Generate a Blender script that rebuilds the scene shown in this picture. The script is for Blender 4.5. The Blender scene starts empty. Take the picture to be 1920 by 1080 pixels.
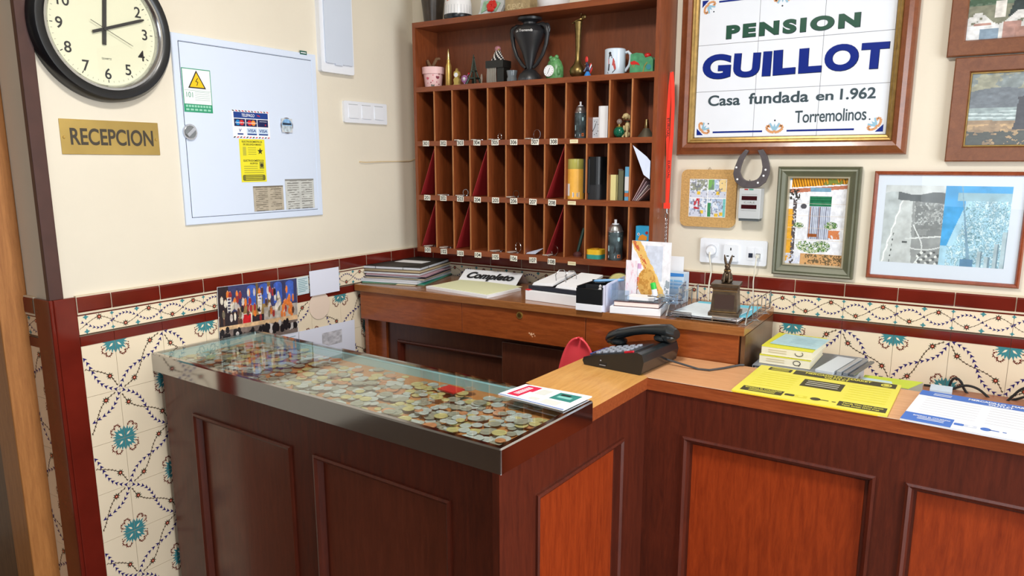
import bpy, math, random
import numpy as np
from mathutils import Vector, Matrix
PI = math.pi
random.seed(7)
rng = np.random.default_rng(11)
SC = bpy.context.scene
COL = SC.collection

# ------------------------------------------------------------------ camera
EYE = Vector((2.092, -2.517, 1.65))
YAW, PITCH = math.radians(32.473), math.radians(10.98)
FPX, CY = 1385.9, 573.8                      # focal length and principal row in pixels of a 1920 x 1080 frame
cam_d = bpy.data.cameras.new('camera')
cam_d.sensor_width = 36.0
cam_d.lens = 36.0 * FPX / 1920.0
cam_d.shift_y = (CY - 540.0) / 1920.0
cam_d.clip_start = 0.02
cam = bpy.data.objects.new('camera', cam_d)
cam.location = EYE
cam.rotation_euler = (PI / 2 - PITCH, 0, YAW)
COL.objects.link(cam)
SC.camera = cam

# ------------------------------------------------------------------ light and exposure
SC.view_settings.view_transform = 'Standard'
SC.view_settings.look = 'None'
SC.view_settings.gamma = 1.0
SC.view_settings.use_curve_mapping = False
SC.view_settings.exposure = -0.28
world = bpy.data.worlds.new('world')
SC.world = world
world.use_nodes = True
world.node_tree.nodes['Background'].inputs[0].default_value = (0.80, 0.90, 1.0, 1)
world.node_tree.nodes['Background'].inputs[1].default_value = 0.9

def area(name, loc, target, sx, sy, power, color):
    d = bpy.data.lights.new(name, 'AREA')
    d.shape = 'RECTANGLE'; d.size = sx; d.size_y = sy
    d.energy = power; d.color = color
    o = bpy.data.objects.new(name, d)
    o.location = loc
    o.rotation_euler = (Vector(target) - Vector(loc)).to_track_quat('-Z', 'Y').to_euler()
    COL.objects.link(o)
    return o
area('doorway_daylight', (3.95, -1.55, 1.35), (1.0, -1.1, 1.0), 1.5, 2.1, 84, (0.93, 0.97, 1.0))
area('window_daylight', (2.6, -5.1, 1.9), (1.0, 0.0, 1.3), 2.2, 1.3, 30, (0.90, 0.95, 1.0))
area('ceiling_lamp', (1.35, -1.45, 2.70), (1.35, -1.3, 0), 0.32, 0.32, 37, (1.0, 0.96, 0.90))

# ------------------------------------------------------------------ pixel rays onto real planes of the room
_sa, _ca, _sb, _cb = math.sin(-YAW), math.cos(-YAW), math.sin(PITCH), math.cos(PITCH)
_F = Vector((_sa * _cb, _ca * _cb, -_sb)); _R = Vector((_ca, -_sa, 0)); _U = _R.cross(_F)
def ray(px, py): return _R * ((px - 960) / FPX) - _U * ((py - CY) / FPX) + _F
def W(px, py, y=0.0):                        # on a plane parallel to the back wall
    d = ray(px, py); return EYE + d * ((y - EYE.y) / d.y)
def L(px, py, x=0.0):                        # on a plane parallel to the left wall
    d = ray(px, py); return EYE + d * ((x - EYE.x) / d.x)
def H(px, py, z):                            # on a level plane
    d = ray(px, py); return EYE + d * ((z - EYE.z) / d.z)
Z0 = 1.65

# ------------------------------------------------------------------ materials
def lin(c): return tuple(((x / 255) / 12.92 if x / 255 <= 0.04045 else ((x / 255 + 0.055) / 1.055) ** 2.4) for x in c)
MATS = {}
def mat(name, rgb, rough=0.5, metal=0.0, spec=0.5, var=0.0, vscale=20.0, bump=0.0, bscale=200.0, coat=0.0, trans=0.0, sub=None):
    if name in MATS: return MATS[name]
    m = bpy.data.materials.new(name); m.use_nodes = True
    nt = m.node_tree; b = nt.nodes['Principled BSDF']
    c = (*lin(rgb), 1)
    b.inputs['Base Color'].default_value = c
    b.inputs['Roughness'].default_value = rough
    b.inputs['Metallic'].default_value = metal
    b.inputs['Specular IOR Level'].default_value = spec
    b.inputs['Coat Weight'].default_value = coat
    b.inputs['Coat Roughness'].default_value = 0.08
    b.inputs['Transmission Weight'].default_value = trans
    if var or bump:
        tc = nt.nodes.new('ShaderNodeTexCoord')
        if var:
            n = nt.nodes.new('ShaderNodeTexNoise'); n.inputs['Scale'].default_value = vscale; n.inputs['Detail'].default_value = 5
            nt.links.new(tc.outputs['Object'], n.inputs['Vector'])
            r = nt.nodes.new('ShaderNodeValToRGB')
            r.color_ramp.elements[0].position = 0.3; r.color_ramp.elements[1].position = 0.7
            r.color_ramp.elements[0].color = (c[0] * (1 - var), c[1] * (1 - var), c[2] * (1 - var), 1)
            r.color_ramp.elements[1].color = (min(1, c[0] * (1 + var)), min(1, c[1] * (1 + var)), min(1, c[2] * (1 + var)), 1)
            nt.links.new(n.outputs['Fac'], r.inputs['Fac']); nt.links.new(r.outputs['Color'], b.inputs['Base Color'])
        if bump:
            n2 = nt.nodes.new('ShaderNodeTexNoise'); n2.inputs['Scale'].default_value = bscale; n2.inputs['Detail'].default_value = 4
            nt.links.new(tc.outputs['Object'], n2.inputs['Vector'])
            bp = nt.nodes.new('ShaderNodeBump'); bp.inputs['Strength'].default_value = bump; bp.inputs['Distance'].default_value = 0.004
            nt.links.new(n2.outputs['Fac'], bp.inputs['Height']); nt.links.new(bp.outputs['Normal'], b.inputs['Normal'])
    MATS[name] = m
    return m

def wood(name, c1, c2, scale=(1, 1, 1), rough=0.35, coat=0.25, grain=9.0):
    """two-tone wood; the small number in scale is the direction the grain runs along"""
    if name in MATS: return MATS[name]
    m = bpy.data.materials.new(name); m.use_nodes = True
    nt = m.node_tree; b = nt.nodes['Principled BSDF']
    tc = nt.nodes.new('ShaderNodeTexCoord'); mp = nt.nodes.new('ShaderNodeMapping')
    mp.inputs['Scale'].default_value = scale
    nt.links.new(tc.outputs['Object'], mp.inputs['Vector'])
    n = nt.nodes.new('ShaderNodeTexNoise'); n.inputs['Scale'].default_value = grain; n.inputs['Detail'].default_value = 7; n.inputs['Distortion'].default_value = 0.6
    n.inputs['Roughness'].default_value = 0.62
    nt.links.new(mp.outputs['Vector'], n.inputs['Vector'])
    r = nt.nodes.new('ShaderNodeValToRGB')
    e = r.color_ramp.elements
    e[0].position = 0.22; e[1].position = 0.80
    e[0].color = (*lin(c1), 1); e[1].color = (*lin(c2), 1)
    nt.links.new(n.outputs['Fac'], r.inputs['Fac'])
    n3 = nt.nodes.new('ShaderNodeTexNoise'); n3.inputs['Scale'].default_value = grain * 7; n3.inputs['Detail'].default_value = 3
    nt.links.new(mp.outputs['Vector'], n3.inputs['Vector'])
    mx = nt.nodes.new('ShaderNodeMix'); mx.data_type = 'RGBA'; mx.blend_type = 'MULTIPLY'; mx.inputs[0].default_value = 0.22
    r3 = nt.nodes.new('ShaderNodeValToRGB'); r3.color_ramp.elements[0].position = 0.35; r3.color_ramp.elements[1].position = 0.6
    r3.color_ramp.elements[0].color = (0.55, 0.5, 0.45, 1)
    nt.links.new(n3.outputs['Fac'], r3.inputs['Fac'])
    nt.links.new(r.outputs['Color'], mx.inputs[6]); nt.links.new(r3.outputs['Color'], mx.inputs[7])
    nt.links.new(mx.outputs[2], b.inputs['Base Color'])
    b.inputs['Roughness'].default_value = rough
    b.inputs['Coat Weight'].default_value = coat; b.inputs['Coat Roughness'].default_value = 0.12
    MATS[name] = m
    return m

def glass(name, tint=(1, 1, 1), ior=1.45, rough=0.0, body=0.0):
    """clear sheet: straight-through light plus a Fresnel mirror; body adds a little tinted diffuse"""
    if name in MATS: return MATS[name]
    m = bpy.data.materials.new(name); m.use_nodes = True
    nt = m.node_tree; nt.nodes.remove(nt.nodes['Principled BSDF']); out = nt.nodes['Material Output']
    t = nt.nodes.new('ShaderNodeBsdfTransparent'); t.inputs[0].default_value = (*tint, 1)
    g = nt.nodes.new('ShaderNodeBsdfGlossy'); g.inputs['Roughness'].default_value = rough
    f = nt.nodes.new('ShaderNodeFresnel')
    ge = nt.nodes.new('ShaderNodeNewGeometry'); m1 = nt.nodes.new('ShaderNodeMath'); m1.operation = 'MULTIPLY_ADD'
    m1.inputs[1].default_value = -2; m1.inputs[2].default_value = 1; nt.links.new(ge.outputs['Backfacing'], m1.inputs[0])
    pw = nt.nodes.new('ShaderNodeMath'); pw.operation = 'POWER'; pw.inputs[0].default_value = ior
    nt.links.new(m1.outputs[0], pw.inputs[1]); nt.links.new(pw.outputs[0], f.inputs[0])    # same index on both faces of a thin sheet
    mx = nt.nodes.new('ShaderNodeMixShader')
    nt.links.new(f.outputs[0], mx.inputs[0])
    src = t.outputs[0]
    if body:
        d = nt.nodes.new('ShaderNodeBsdfDiffuse'); d.inputs[0].default_value = (*tint, 1)
        m2 = nt.nodes.new('ShaderNodeMixShader'); m2.inputs[0].default_value = body
        nt.links.new(t.outputs[0], m2.inputs[1]); nt.links.new(d.outputs[0], m2.inputs[2]); src = m2.outputs[0]
    nt.links.new(src, mx.inputs[1]); nt.links.new(g.outputs[0], mx.inputs[2]); nt.links.new(mx.outputs[0], out.inputs[0])
    MATS[name] = m
    return m

def picture_mat(name='printed_picture', rough=0.45, coat=0.0):
    if name in MATS: return MATS[name]
    m = bpy.data.materials.new(name); m.use_nodes = True
    nt = m.node_tree; b = nt.nodes['Principled BSDF']
    a = nt.nodes.new('ShaderNodeVertexColor'); a.layer_name = 'Col'
    nt.links.new(a.outputs['Color'], b.inputs['Base Color'])
    b.inputs['Roughness'].default_value = rough; b.inputs['Coat Weight'].default_value = coat
    MATS[name] = m
    return m

PAPER = mat('white_paper', (236, 238, 243), 0.75, var=0.02)
WHITE = mat('white_plastic', (232, 236, 244), 0.35)
BLACK = mat('black_plastic', (20, 23, 26), 0.32)
INK = mat('black_ink', (22, 22, 24), 0.6)
STEEL = mat('polished_steel', (182, 182, 184), 0.10, 1.0)
BRASS = mat('brass', (206, 172, 96), 0.3, 0.75, var=0.12, vscale=60)
CHROME = mat('chrome_wire', (200, 202, 205), 0.18, 1.0)
GLASSY = glass('clear_glass', (0.97, 1.0, 0.99))

# ------------------------------------------------------------------ mesh builder
def rr(w, h, r, n=5, cx=0, cy=0):
    p = []
    for (sx, sy, a0) in ((1, 1, 0), (-1, 1, 90), (-1, -1, 180), (1, -1, 270)):
        for k in range(n + 1):
            a = math.radians(a0 + 90 * k / n)
            p.append((cx + sx * (w / 2 - r) + r * math.cos(a), cy + sy * (h / 2 - r) + r * math.sin(a)))
    return p
def circ(r, n=24, cx=0, cy=0, ry=None, a0=0):
    ry = r if ry is None else ry
    return [(cx + r * math.cos(a0 + 2 * PI * k / n), cy + ry * math.sin(a0 + 2 * PI * k / n)) for k in range(n)]
def rect(w, h, cx=0, cy=0): return [(cx - w / 2, cy - h / 2), (cx + w / 2, cy - h / 2), (cx + w / 2, cy + h / 2), (cx - w / 2, cy + h / 2)]
def star(r1, r2, n, cx=0, cy=0, a0=0):
    return [(cx + (r1 if k % 2 == 0 else r2) * math.cos(a0 + PI * k / n), cy + (r1 if k % 2 == 0 else r2) * math.sin(a0 + PI * k / n)) for k in range(2 * n)]

TEXT_CACHE = {}
def glyphs(s, bold, shear, spacing):
    key = (s, bold, shear, spacing)
    if key in TEXT_CACHE: return TEXT_CACHE[key]
    cu = bpy.data.curves.new('lettering', 'FONT'); cu.body = s; cu.dimensions = '2D'; cu.fill_mode = 'FRONT'
    cu.offset = bold; cu.shear = shear; cu.space_character = spacing; cu.resolution_u = 6
    o = bpy.data.objects.new('lettering', cu); COL.objects.link(o)
    dg = bpy.context.evaluated_depsgraph_get(); dg.update()
    me = bpy.data.meshes.new_from_object(o.evaluated_get(dg))
    v = np.array([x.co[:2] for x in me.vertices]) if len(me.vertices) else np.zeros((1, 2))
    fs = [tuple(p.vertices) for p in me.polygons]
    bpy.data.objects.remove(o); bpy.data.curves.remove(cu); bpy.data.meshes.remove(me)
    lo, hi = v.min(0), v.max(0)
    TEXT_CACHE[key] = (v - (lo + hi) / 2, fs, hi - lo)
    return TEXT_CACHE[key]

class MB:
    def __init__(s): s.v, s.f, s.fm, s.sm, s.mats, s.M = [], [], [], [], [], Matrix.Identity(4)
    def mi(s, m):
        if m not in s.mats: s.mats.append(m)
        return s.mats.index(m)
    def add(s, vs, fs, m, smooth=False):
        b = len(s.v); i = s.mi(m)
        s.v += [tuple(s.M @ Vector(x)) for x in vs]
        for f in fs: s.f.append(tuple(b + k for k in f)); s.fm.append(i); s.sm.append(smooth)
        return s
    def poly(s, pts, m, z=0.0):
        return s.add([(p[0], p[1], z if len(p) < 3 else p[2]) for p in pts], [tuple(range(len(pts)))], m)
    def box(s, c, d, m, rot=None):
        x, y, z = d[0] / 2, d[1] / 2, d[2] / 2
        vs = [Vector((a * x, b * y, e * z)) for a in (-1, 1) for b in (-1, 1) for e in (-1, 1)]
        if rot is not None: vs = [rot @ q for q in vs]
        vs = [q + Vector(c) for q in vs]
        return s.add(vs, [(0, 1, 3, 2), (4, 6, 7, 5), (0, 4, 5, 1), (2, 3, 7, 6), (0, 2, 6, 4), (1, 5, 7, 3)], m)
    def bx(s, x0, x1, y0, y1, z0, z1, m): return s.box(((x0 + x1) / 2, (y0 + y1) / 2, (z0 + z1) / 2), (x1 - x0, y1 - y0, z1 - z0), m)
    def prism(s, p, z0, z1, m, mtop=None, smooth=False):
        n = len(p)
        a = sum(p[k][0] * p[(k + 1) % n][1] - p[(k + 1) % n][0] * p[k][1] for k in range(n))
        if a < 0: p = p[::-1]
        vs = [(x[0], x[1], z0) for x in p] + [(x[0], x[1], z1) for x in p]
        s.add(vs, [tuple(range(n - 1, -1, -1))] + ([] if mtop else [tuple(range(n, 2 * n))]), m)
        s.add(vs, [(k, (k + 1) % n, n + (k + 1) % n, n + k) for k in range(n)], m, smooth)
        if mtop: s.add([(x[0], x[1], z1) for x in p], [tuple(range(n))], mtop)
        return s
    def tube(s, pts, r, m, n=8, closed=False):
        pts = [Vector(p) for p in pts]; N = len(pts)
        rs = r if isinstance(r, (list, tuple)) else [r] * N
        rings = []; up = None
        for k in range(N):
            if closed: t = pts[(k + 1) % N] - pts[k - 1]
            else: t = pts[min(k + 1, N - 1)] - pts[max(k - 1, 0)]
            if t.length < 1e-9: t = Vector((0, 0, 1))
            t.normalize()
            if up is None:
                up = Vector((0, 0, 1)) if abs(t.z) < 0.9 else Vector((1, 0, 0))
            u = (up - t * up.dot(t)); u.normalize(); up = u; w = t.cross(u)
            rings.append([pts[k] + (u * math.cos(2 * PI * j / n) + w * math.sin(2 * PI * j / n)) * rs[k] for j in range(n)])
        vs = [q for R in rings for q in R]; fs = []
        for k in range(N if closed else N - 1):
            a, b = k * n, ((k + 1) % N) * n
            fs += [(a + j, a + (j + 1) % n, b + (j + 1) % n, b + j) for j in range(n)]
        s.add(vs, fs, m, True)
        if not closed: s.add(rings[0], [tuple(range(n - 1, -1, -1))], m); s.add(rings[-1], [tuple(range(n))], m)
        return s
    def lathe(s, prof, m, n=24, c=(0, 0, 0), sx=1.0, sy=1.0, caps=True):
        vs = []; c = Vector(c)
        for (r, z) in prof: vs += [c + Vector((r * sx * math.cos(2 * PI * j / n), r * sy * math.sin(2 * PI * j / n), z)) for j in range(n)]
        fs = []
        for k in range(len(prof) - 1):
            a, b = k * n, (k + 1) * n
            fs += [(a + j, a + (j + 1) % n, b + (j + 1) % n, b + j) for j in range(n)]
        s.add(vs, fs, m, True)
        if caps and prof[0][0] > 1e-5: s.add(vs[:n], [tuple(range(n - 1, -1, -1))], m)
        if caps and prof[-1][0] > 1e-5: s.add(vs[-n:], [tuple(range(n))], m)
        return s
    def ell(s, c, r, m, n=14, rot=None):
        if not isinstance(r, (list, tuple)): r = (r, r, r)
        vs, fs = [], []; h = n // 2
        for i in range(h + 1):
            th = PI * i / h
            for j in range(n):
                q = Vector((r[0] * math.sin(th) * math.cos(2 * PI * j / n), r[1] * math.sin(th) * math.sin(2 * PI * j / n), r[2] * math.cos(th)))
                vs.append((rot @ q if rot is not None else q) + Vector(c))
        for i in range(h):
            for j in range(n): fs.append((i * n + j, (i + 1) * n + j, (i + 1) * n + (j + 1) % n, i * n + (j + 1) % n))
        return s.add(vs, fs, m, True)
    def ring(s, w, h, prof, m, cx=0, cy=0, ms=None):
        """mitred rectangular ring; prof = (inset, z) from the outer edge inwards"""
        rings = []
        for (i, z) in prof:
            a, b = w / 2 - i, h / 2 - i
            rings += [(cx - a, cy - b, z), (cx + a, cy - b, z), (cx + a, cy + b, z), (cx - a, cy + b, z)]
        for k in range(len(prof) - 1):
            o = 4 * k
            s.add(rings[o:o + 8], [(j, (j + 1) % 4, 4 + (j + 1) % 4, 4 + j) for j in range(4)], ms[k] if ms else m)
        return s
    def text(s, t, cx, cy, m, w=None, h=None, z=0.0, bold=0.0, shear=0.0, spacing=1.0):
        v, fs, d = glyphs(t, bold, shear, spacing)
        if w and h: kx, ky = w / d[0], h / d[1]
        elif w: kx = ky = w / d[0]
        else: kx = ky = h / d[1]
        return s.add([(cx + q[0] * kx, cy + q[1] * ky, z) for q in v], fs, m)
    def line(s, pts, wd, m, z=0.0):
        for a, b in zip(pts[:-1], pts[1:]):
            dx, dy = b[0] - a[0], b[1] - a[1]; l = math.hypot(dx, dy) or 1
            nx, ny = -dy / l * wd / 2, dx / l * wd / 2
            s.poly([(a[0] + nx, a[1] + ny), (a[0] - nx, a[1] - ny), (b[0] - nx, b[1] - ny), (b[0] + nx, b[1] + ny)], m, z)
        return s
    def build(s, name, parent=None, loc=None, rot=None, bevel=0.0, seg=2, angle=38, **tags):
        me = bpy.data.meshes.new(name)
        me.from_pydata(s.v, [], s.f)
        for m in s.mats: me.materials.append(m)
        me.polygons.foreach_set('material_index', s.fm)
        me.polygons.foreach_set('use_smooth', s.sm)
        me.update()
        if any(s.sm): me.set_sharp_from_angle(angle=math.radians(angle))
        o = bpy.data.objects.new(name, me); COL.objects.link(o)
        if parent: o.parent = parent
        if loc is not None: o.location = loc
        if rot is not None: o.rotation_euler = rot
        if bevel:
            b = o.modifiers.new('bevel', 'BEVEL'); b.width = bevel; b.segments = seg; b.limit_method = 'ANGLE'; b.angle_limit = math.radians(40)
        for k, v in tags.items(): o[k] = v
        return o

def pic(name, w, h, nx, ny, fn, parent=None, loc=(0, 0, 0), rot=None, m=None, **tags):
    """a flat print: a grid of little faces, each with its own printed colour; fn(u, v) -> srgb, u right, v up"""
    u, v = np.meshgrid((np.arange(nx) + 0.5) / nx, (np.arange(ny) + 0.5) / ny)
    c = np.clip(fn(u, v), 0, 1)
    c = np.where(c <= 0.04045, c / 12.92, ((c + 0.055) / 1.055) ** 2.4)
    vs = [(w * (i / nx - 0.5), h * (j / ny - 0.5), 0) for j in range(ny + 1) for i in range(nx + 1)]
    fs = [(j * (nx + 1) + i, j * (nx + 1) + i + 1, (j + 1) * (nx + 1) + i + 1, (j + 1) * (nx + 1) + i) for j in range(ny) for i in range(nx)]
    me = bpy.data.meshes.new(name); me.from_pydata(vs, [], fs)
    at = me.color_attributes.new('Col', 'FLOAT_COLOR', 'CORNER')
    buf = np.ones((ny * nx, 4, 4), dtype=np.float32); buf[:, :, :3] = c.reshape(-1, 1, 3)
    at.data.foreach_set('color', buf.ravel())
    me.materials.append(m or picture_mat())
    o = bpy.data.objects.new(name, me); COL.objects.link(o)
    if parent: o.parent = parent
    o.location = loc
    if rot is not None: o.rotation_euler = rot
    for k, q in tags.items(): o[k] = q
    return o
def vnoise(u, v, fx, fy, seed=0, octaves=4):
    out = np.zeros_like(u); amp = 1.0; tot = 0
    for o in range(octaves):
        g = np.random.default_rng(seed + o).random((64, 64)); x, y = u * fx * 2 ** o, v * fy * 2 ** o
        i, j = np.floor(x).astype(int), np.floor(y).astype(int); a, b = x - i, y - j
        a = a * a * (3 - 2 * a); b = b * b * (3 - 2 * b)
        G = lambda p, q: g[q % 64, p % 64]
        out += amp * (G(i, j) * (1 - a) * (1 - b) + G(i + 1, j) * a * (1 - b) + G(i, j + 1) * (1 - a) * b + G(i + 1, j + 1) * a * b)
        tot += amp; amp *= 0.55
    return out / tot
def C3(r, g, b): return np.array([r, g, b]) / 255.0
def lay(img, mask, col, k=1.0): 
    mk = (np.clip(mask, 0, 1) * k)[..., None]
    return img * (1 - mk) + col * mk

def thing(name, label, cat, loc=(0, 0, 0), rot=(0, 0, 0), group=None):
    o = bpy.data.objects.new(name, None); COL.objects.link(o)
    o.empty_display_size = 0.05; o.location = loc; o.rotation_euler = rot
    o['label'] = label; o['category'] = cat
    if group: o['group'] = group
    return o
def T(label, cat, group=None):
    d = {'label': label, 'category': cat}
    if group: d['group'] = group
    return d
S = {'kind': 'structure'}
RB, RL = (PI / 2, 0, 0), (PI / 2, 0, PI / 2)          # upright on the back wall / on the left wall
def quadB(cs, y=0.0):
    p = [W(a, b, y) for a, b in cs]; c = sum(p, Vector()) / 4
    return c, ((p[1] - p[0]).length + (p[2] - p[3]).length) / 2, ((p[3] - p[0]).length + (p[2] - p[1]).length) / 2
def quadL(cs, x=0.0):
    p = [L(a, b, x) for a, b in cs]; c = sum(p, Vector()) / 4
    return c, ((p[1] - p[0]).length + (p[2] - p[3]).length) / 2, ((p[3] - p[0]).length + (p[2] - p[1]).length) / 2
# ================================================================== the room
PAINT = mat('cream_wall_paint', (224, 216, 199), 0.85, var=0.03, vscale=3, bump=0.12, bscale=60)
TILE = mat('cream_glazed_tile', (236, 221, 194), 0.16, var=0.03, vscale=5)
RED = mat('oxblood_glazed_tile', (104, 30, 20), 0.12, var=0.18, vscale=9)
GROUT = mat('pale_grout', (214, 200, 176), 0.9)
GROUT2 = mat('thin_grey_grout', (176, 160, 138), 0.9)
TEAL = mat('teal_glaze', (66, 136, 144), 0.2)
NAVY = mat('navy_glaze', (42, 34, 104), 0.2)
BROWN = mat('brown_glaze', (74, 56, 40), 0.2)
MAROON = mat('maroon_glaze', (104, 36, 28), 0.2)
FLOWER = mat('red_glaze', (168, 44, 30), 0.2)
PALE = mat('pale_glaze', (250, 232, 205), 0.2)
OLIVE = mat('olive_glaze', (66, 72, 58), 0.2)

MB().bx(-1.6, 4.3, -5.4, 0.12, -0.1, 0, mat('terrazzo_floor', (92, 68, 52), 0.35, var=0.2, vscale=40)).build('floor', **S)
MB().bx(-1.6, 4.3, -5.4, 0.12, 2.75, 2.85, mat('ceiling_paint', (238, 230, 214), 0.9)).build('ceiling', **S)
MB().bx(-0.12, 4.3, 0, 0.12, 0, 2.75, PAINT).build('wall_back', **S)
MB().bx(-0.12, 0, -1.535, 0, 0, 2.75, PAINT).build('wall_left', **S)
MB().bx(-1.48, -0.12, -1.535, -1.44, 0, 2.75, PAINT).build('wall_return', **S)
MB().bx(-1.6, -1.48, -5.4, -1.44, 0, 2.75, PAINT).build('wall_far_left', **S)
DIM = mat('brown_lobby_paint', (128, 102, 80), 0.85)
MB().bx(4.1, 4.3, -5.4, -2.4, 0, 2.75, DIM).bx(4.1, 4.3, -.7, 0, 0, 2.75, PAINT).bx(4.1, 4.3, -2.4, -.7, 2.5, 2.75, PAINT).build('wall_right', **S)
MB().bx(-1.48, 1.4, -5.4, -5.25, 0, 2.75, DIM).bx(3.8, 4.1, -5.4, -5.25, 0, 2.75, DIM).bx(1.4, 3.8, -5.4, -5.25, 0, 1.1, DIM).bx(1.4, 3.8, -5.4, -5.25, 2.6, 2.75, DIM).build('wall_front', **S)

def chev(mb, x, y, a, s, m, z):
    c, d = math.cos(a), math.sin(a)
    R = lambda p: (x + p[0] * c - p[1] * d, y + p[0] * d + p[1] * c)
    mb.poly([R(q) for q in ((s, 0), (-0.7 * s, 0.85 * s), (-0.25 * s, 0), (-0.7 * s, -0.85 * s))], m, z)
def flower(mb, x, y, r, z):
    mb.poly(star(r, r * 0.5, 8, x, y), OLIVE, z); mb.poly(circ(r * 0.52, 9, x, y), BROWN, z + 2e-4); mb.poly(circ(r * 0.38, 8, x, y), FLOWER, z + 3e-4); mb.poly(circ(r * 0.15, 6, x, y), PALE, z + 4e-4)
def vine(mb, p0, p1, z, k):
    dx, dy = p1[0] - p0[0], p1[1] - p0[1]; l = math.hypot(dx, dy); tx, ty = dx / l, dy / l; nx, ny = -ty, tx
    P = lambda t, sg: (p0[0] + dx * t + nx * sg * 0.0155 * math.sin(2 * PI * t) , p0[1] + dy * t + ny * sg * 0.0155 * math.sin(2 * PI * t))
    mb.line([P(t / 16, -1) for t in range(1, 16)], 0.0018, BROWN, z)
    for t in np.linspace(0.08, 0.92, 18):
        q, q2 = P(t, -1), P(t + .01, -1); a = math.atan2(q2[1] - q[1], q2[0] - q[0])
        mb.line([(q[0] - .0028 * math.cos(a + 1.1), q[1] - .0034 * math.sin(a + 1.1)), (q[0] + .0034 * math.cos(a + 1.1), q[1] + .0034 * math.sin(a + 1.1))], .0022, BROWN, z)
    for t in (0.22, 0.76):
        q = P(t, -1); flower(mb, q[0], q[1], 0.0115, z + 3e-4)
    for t in np.linspace(0.05, 0.95, 14):
        q, q2 = P(t, 1), P(t + .01, 1)
        chev(mb, q[0], q[1], math.atan2(q2[1] - q[1], q2[0] - q[0]) + (0 if k else PI), 0.0074, NAVY, z + 1e-4)
def rosette(mb, x, y, sx, sy, z):
    """a quarter of the teal rosette, growing into one tile from its corner"""
    P = lambda q: (x + sx * q[0], y + sy * q[1])
    mb.poly([P(q) for q in ((.0006, .0006), (.037, .0006), (.027, .005), (.038, .011), (.025, .0105), (.031, .018), (.024, .0165), (.031, .029), (.019, .0225), (.019, .031), (.0125, .024), (.011, .038), (.006, .026), (.0006, .037))], TEAL, z)
    mb.poly([P(q) for q in ((.006, .0075), (.012, .0085), (.0185, .0175), (.0095, .0145))], PALE, z + 2e-4)
    for c0, a0, a1 in (((.031, .026), -1.4, 1.9), ((.021, .036), 0.2, 2.9)):
        for i, a in enumerate(np.linspace(a0, a1, 6)):
            q = (c0[0] + 0.0085 * math.cos(a), c0[1] + 0.0085 * math.sin(a))
            w = .0050 if i % 2 else .0036
            X, Y = P(q); chev(mb, X, Y, a + 1.2, w, MAROON, z)
    X, Y = P((.0395, .013)); mb.poly(circ(.002, 6, X, Y), MAROON, z)
def border(mb, x, y0, y1, z, wd):
    ym, a = (y0 + y1) / 2, (y1 - y0) * 0.27
    A = lambda t: (x + wd * t, ym + a * math.sin(2 * PI * t)); B = lambda t: (x + wd * t, ym - a * math.sin(2 * PI * t))
    for t in np.linspace(0.02, 0.98, 15):
        q, q2 = A(t), A(t + .01); chev(mb, q[0], q[1], math.atan2(q2[1] - q[1], q2[0] - q[0]), 0.0056, NAVY, z)
    mb.line([B(t / 20) for t in range(21)], 0.0012, BROWN, z)
    for t in np.linspace(0.04, 0.96, 17):
        q = B(t); mb.line([(q[0] - .0012, q[1] - .0022), (q[0] + .0012, q[1] + .0022)], .0011, BROWN, z)
    for t in (0.25, 0.75): q = B(t); flower(mb, q[0], q[1], 0.0105, z + 2e-4)
    for t, s in ((0.0, .0052), (0.5, .0068)):
        for yy in (y0 + .0085, y1 - .0085): mb.poly(star(s * 1.25, s * 0.62, 4, x + wd * t, yy), TEAL, z + 1e-4)
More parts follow.
